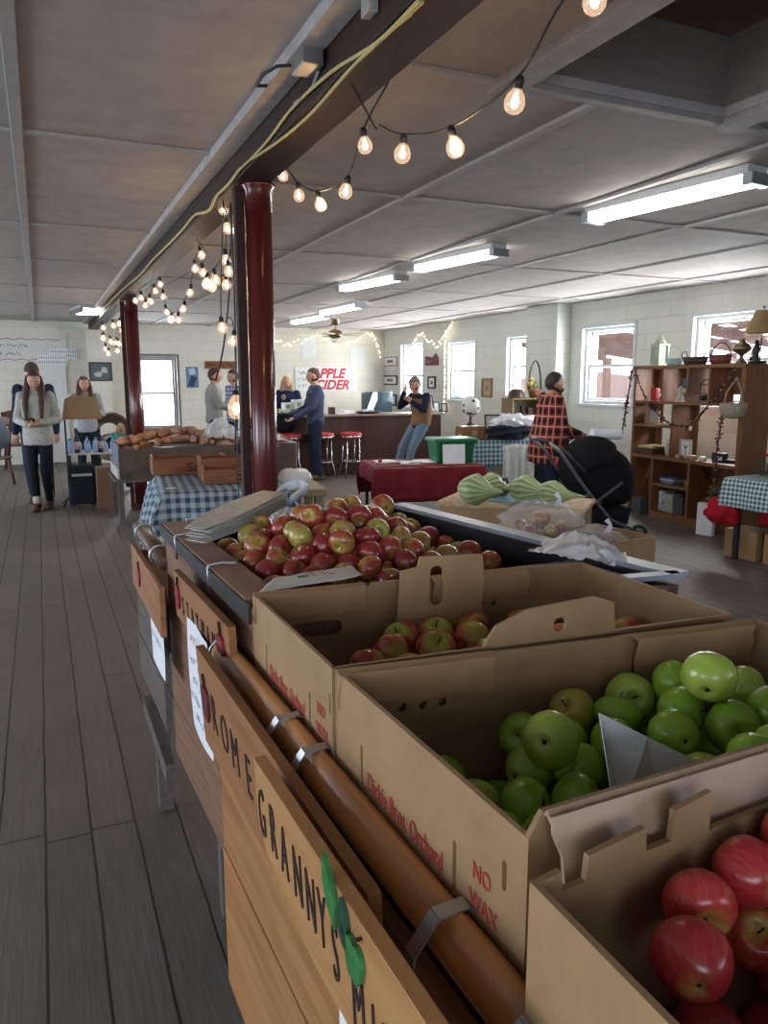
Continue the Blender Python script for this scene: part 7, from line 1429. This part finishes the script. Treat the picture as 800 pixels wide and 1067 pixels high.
def string(label, pts, start=None, end=None, size=1.0, lit=0):
    """pts: (px, py of the bulb, distance); the wire runs from socket to socket"""
    B = [aw(px, py, w) for px, py, w in pts]; S_ = [p+Vector((0, 0, .035*size)) for p in B]
    path = ([Vector(start)] if start else [])+[s+Vector((0, 0, .022*size)) for s in S_]+([Vector(end)] if end else [])
    t = thing('string_lights', label, 'string lights', path[0]); m = MB(); m.tube(spline(path), .0032, 6); part('wire', m, WIRE, t)
    for i, s in enumerate(S_):
        dx, dy = random.uniform(-.25, .25), random.uniform(-.25, .25)
        o = bpy.data.objects.new('bulb', BME); COL.objects.link(o); o.parent = t; o.location = s-path[0]; o.rotation_euler = (dx, dy, 0); o.scale = (size,)*3
        for me, nm in ((FME, 'filament'), (SME, 'socket')): c = bpy.data.objects.new(nm, me); COL.objects.link(c); c.parent = o
    if lit:
        for s in (S_[len(S_)//2],): l = bpy.data.lights.new('bulb_glow', 'POINT'); l.energy = lit; l.color = (1, .62, .3); l.shadow_soft_size = .03; o = bpy.data.objects.new('bulb_glow', l); COL.objects.link(o); o.location = s-Vector((0, 0, .03))
    return t
string('string of clear round bulbs swagged from the loft hatch to the beam', [(616, 4, 1.55), (539, 108, 1.75), (471, 156, 2.0), (420, 162, 2.2)], start=(1.70, 1.6, 2.69), end=ax(395, 130, 1.05), lit=2.5)
string('string of four round bulbs dipping beside the near column top', [(379, 153, 2.5), (362, 201, 2.75), (332, 215, 3.0), (311, 205, 3.3), (294, 184, 3.65)], start=ax(405, 85, 1.10), end=(1.10, 3.8, 2.57), lit=2.5)
m = MB(); m.tube(spline([ax(360, 75, 1.0), aw(388, 128, 2.4), aw(392, 134, 2.38)]), .003, 6); single('hanging_wire', m, WIRE, 'thin loose wire hanging from the beam before the bulbs', 'wire')
string('string of bulbs hanging down behind the near column, upper bulbs', [(234, 219, 4.3), (236, 239, 4.35), (235, 272, 4.4), (224, 293, 4.45), (216, 297, 4.5), (222, 300, 4.5), (235, 298, 4.5), (238, 284, 4.4), (246, 241, 4.3)], start=(1.0, 4.25, 2.56), end=(1.0, 4.15, 2.56), size=1.2, lit=4)
string('string of bulbs hanging almost to head height behind the near column', [(231, 343, 4.5), (244, 357, 4.4)], start=(.98, 4.3, 2.56), end=(1.02, 4.35, .9), size=1.25)
string('string of bulbs looping below the beam midway to the far column', [(209, 267, 5.6), (203, 281, 5.7), (199, 306, 5.9), (192, 323, 6.1), (186, 334, 6.3), (179, 334, 6.5), (173, 326, 6.7), (170, 310, 6.9), (167, 297, 7.0), (161, 304, 7.2), (157, 315, 7.3)], start=(1.0, 5.35, 2.56), end=(1.0, 7.2, 2.56), size=1.2, lit=4)
string('string of bulbs looping under the beam close to the far column', [(211, 285, 5.6), (156, 314, 7.6), (152, 319, 7.9), (147, 311, 8.1), (141, 314, 8.4)], start=(1.06, 5.5, 2.56), end=(1.06, 8.2, 2.56), size=1.3)
string('clustered string of glowing bulbs hanging on the far column, upper loops', [(125, 338, 9.7), (118, 340, 9.8), (107, 342, 9.9), (108, 353, 9.9), (115, 357, 9.9), (123, 359, 9.8), (127, 345, 9.8), (128, 345, 9.7)], start=(1.0, 9.3, 2.56), end=(1.0, 10.1, 2.56), size=1.5, lit=4)
string('clustered string of glowing bulbs hanging on the far column, lower loops', [(107, 353, 10.6), (110, 364, 10.6), (113, 369, 10.6), (122, 366, 10.5), (121, 358, 10.5), (127, 333, 10.5)], start=(.99, 10.7, 2.56), end=(.99, 10.75, 2.56), size=1.5)
# two dark drop cords and a glowing lamp near the near column
cable([(1.0, 4.4, 2.56), aw(240, 240, 4.45), aw(239, 300, 4.5), aw(233, 360, 4.6), aw(225, 395, 4.7)], .006, BLACK, 'black cord dropping from the beam left of the near column', 'cord', 'drop_cord'); cable([(1.03, 4.35, 2.56), aw(244, 300, 4.4), aw(246, 400, 4.4), aw(245, 470, 4.45)], .006, BLACK, 'black cord hanging close against the near column', 'cord', 'drop_cord')
c = aw(246, 424, 4.4); t = thing('hanging_lantern', 'small hanging lamp glowing orange left of the near column', 'lantern', c); m = MB(); m.lathe([(.02, -.07), (.045, -.05), (.05, .01), (.03, .05), (.015, .07)], c, 16); part('glass_shade', m, BG_, t); m = MB(); m.ball(c-Vector((0, 0, .01)), (.02, .02, .035), 12); part('flame_bulb', m, emit_mat('orange_glow', (1, .45, .12), 12), t); m = MB(); m.lathe([(.02, .07), (.018, .09), (.006, .1)], c, 12); part('lamp_cap', m, DARK, t)
# fairy light garlands on the far walls
MINI = emit_mat('fairy_light', (1, .85, .55), 5)
def fairy(label, P, n, drops=0, seed=1):
    t = thing('fairy_lights', label, 'fairy lights', P[0]); path = spline(P, 14); m = MB(); m.tube(path, .004, 5); part('wire', m, OFFWHITE, t); rnd = random.Random(seed); m = MB()
    for i in range(n): p = path[int(i*(len(path)-1)/(n-1))]+Vector((0, rnd.uniform(-.02, 0), rnd.uniform(-.05-drops, .01))); m.ball(p, .012, 6)
    part('tiny_bulbs', m, MINI, t, kind='stuff')
yb = YB-.08; fairy('string of tiny lights swagged along the rear wall above the banner', [ay(*q, yb) for q in ((285, 352), (300, 356), (318, 352), (333, 346), (345, 357), (360, 357), (375, 350), (386, 346), (392, 356), (396, 368))], 46, .04)
xb = XR-.08; fairy('string of tiny lights draped over the bright window by the corner', [ax(*q, xb) for q in ((430, 358), (437, 346), (445, 352), (455, 358), (462, 350), (466, 344), (471, 336))], 30, .03, 2); fairy('string of tiny lights hanging down beside the right wall window', [ax(*q, xb) for q in ((464, 344), (463, 370), (463, 400), (462, 430))], 26, .0, 3)
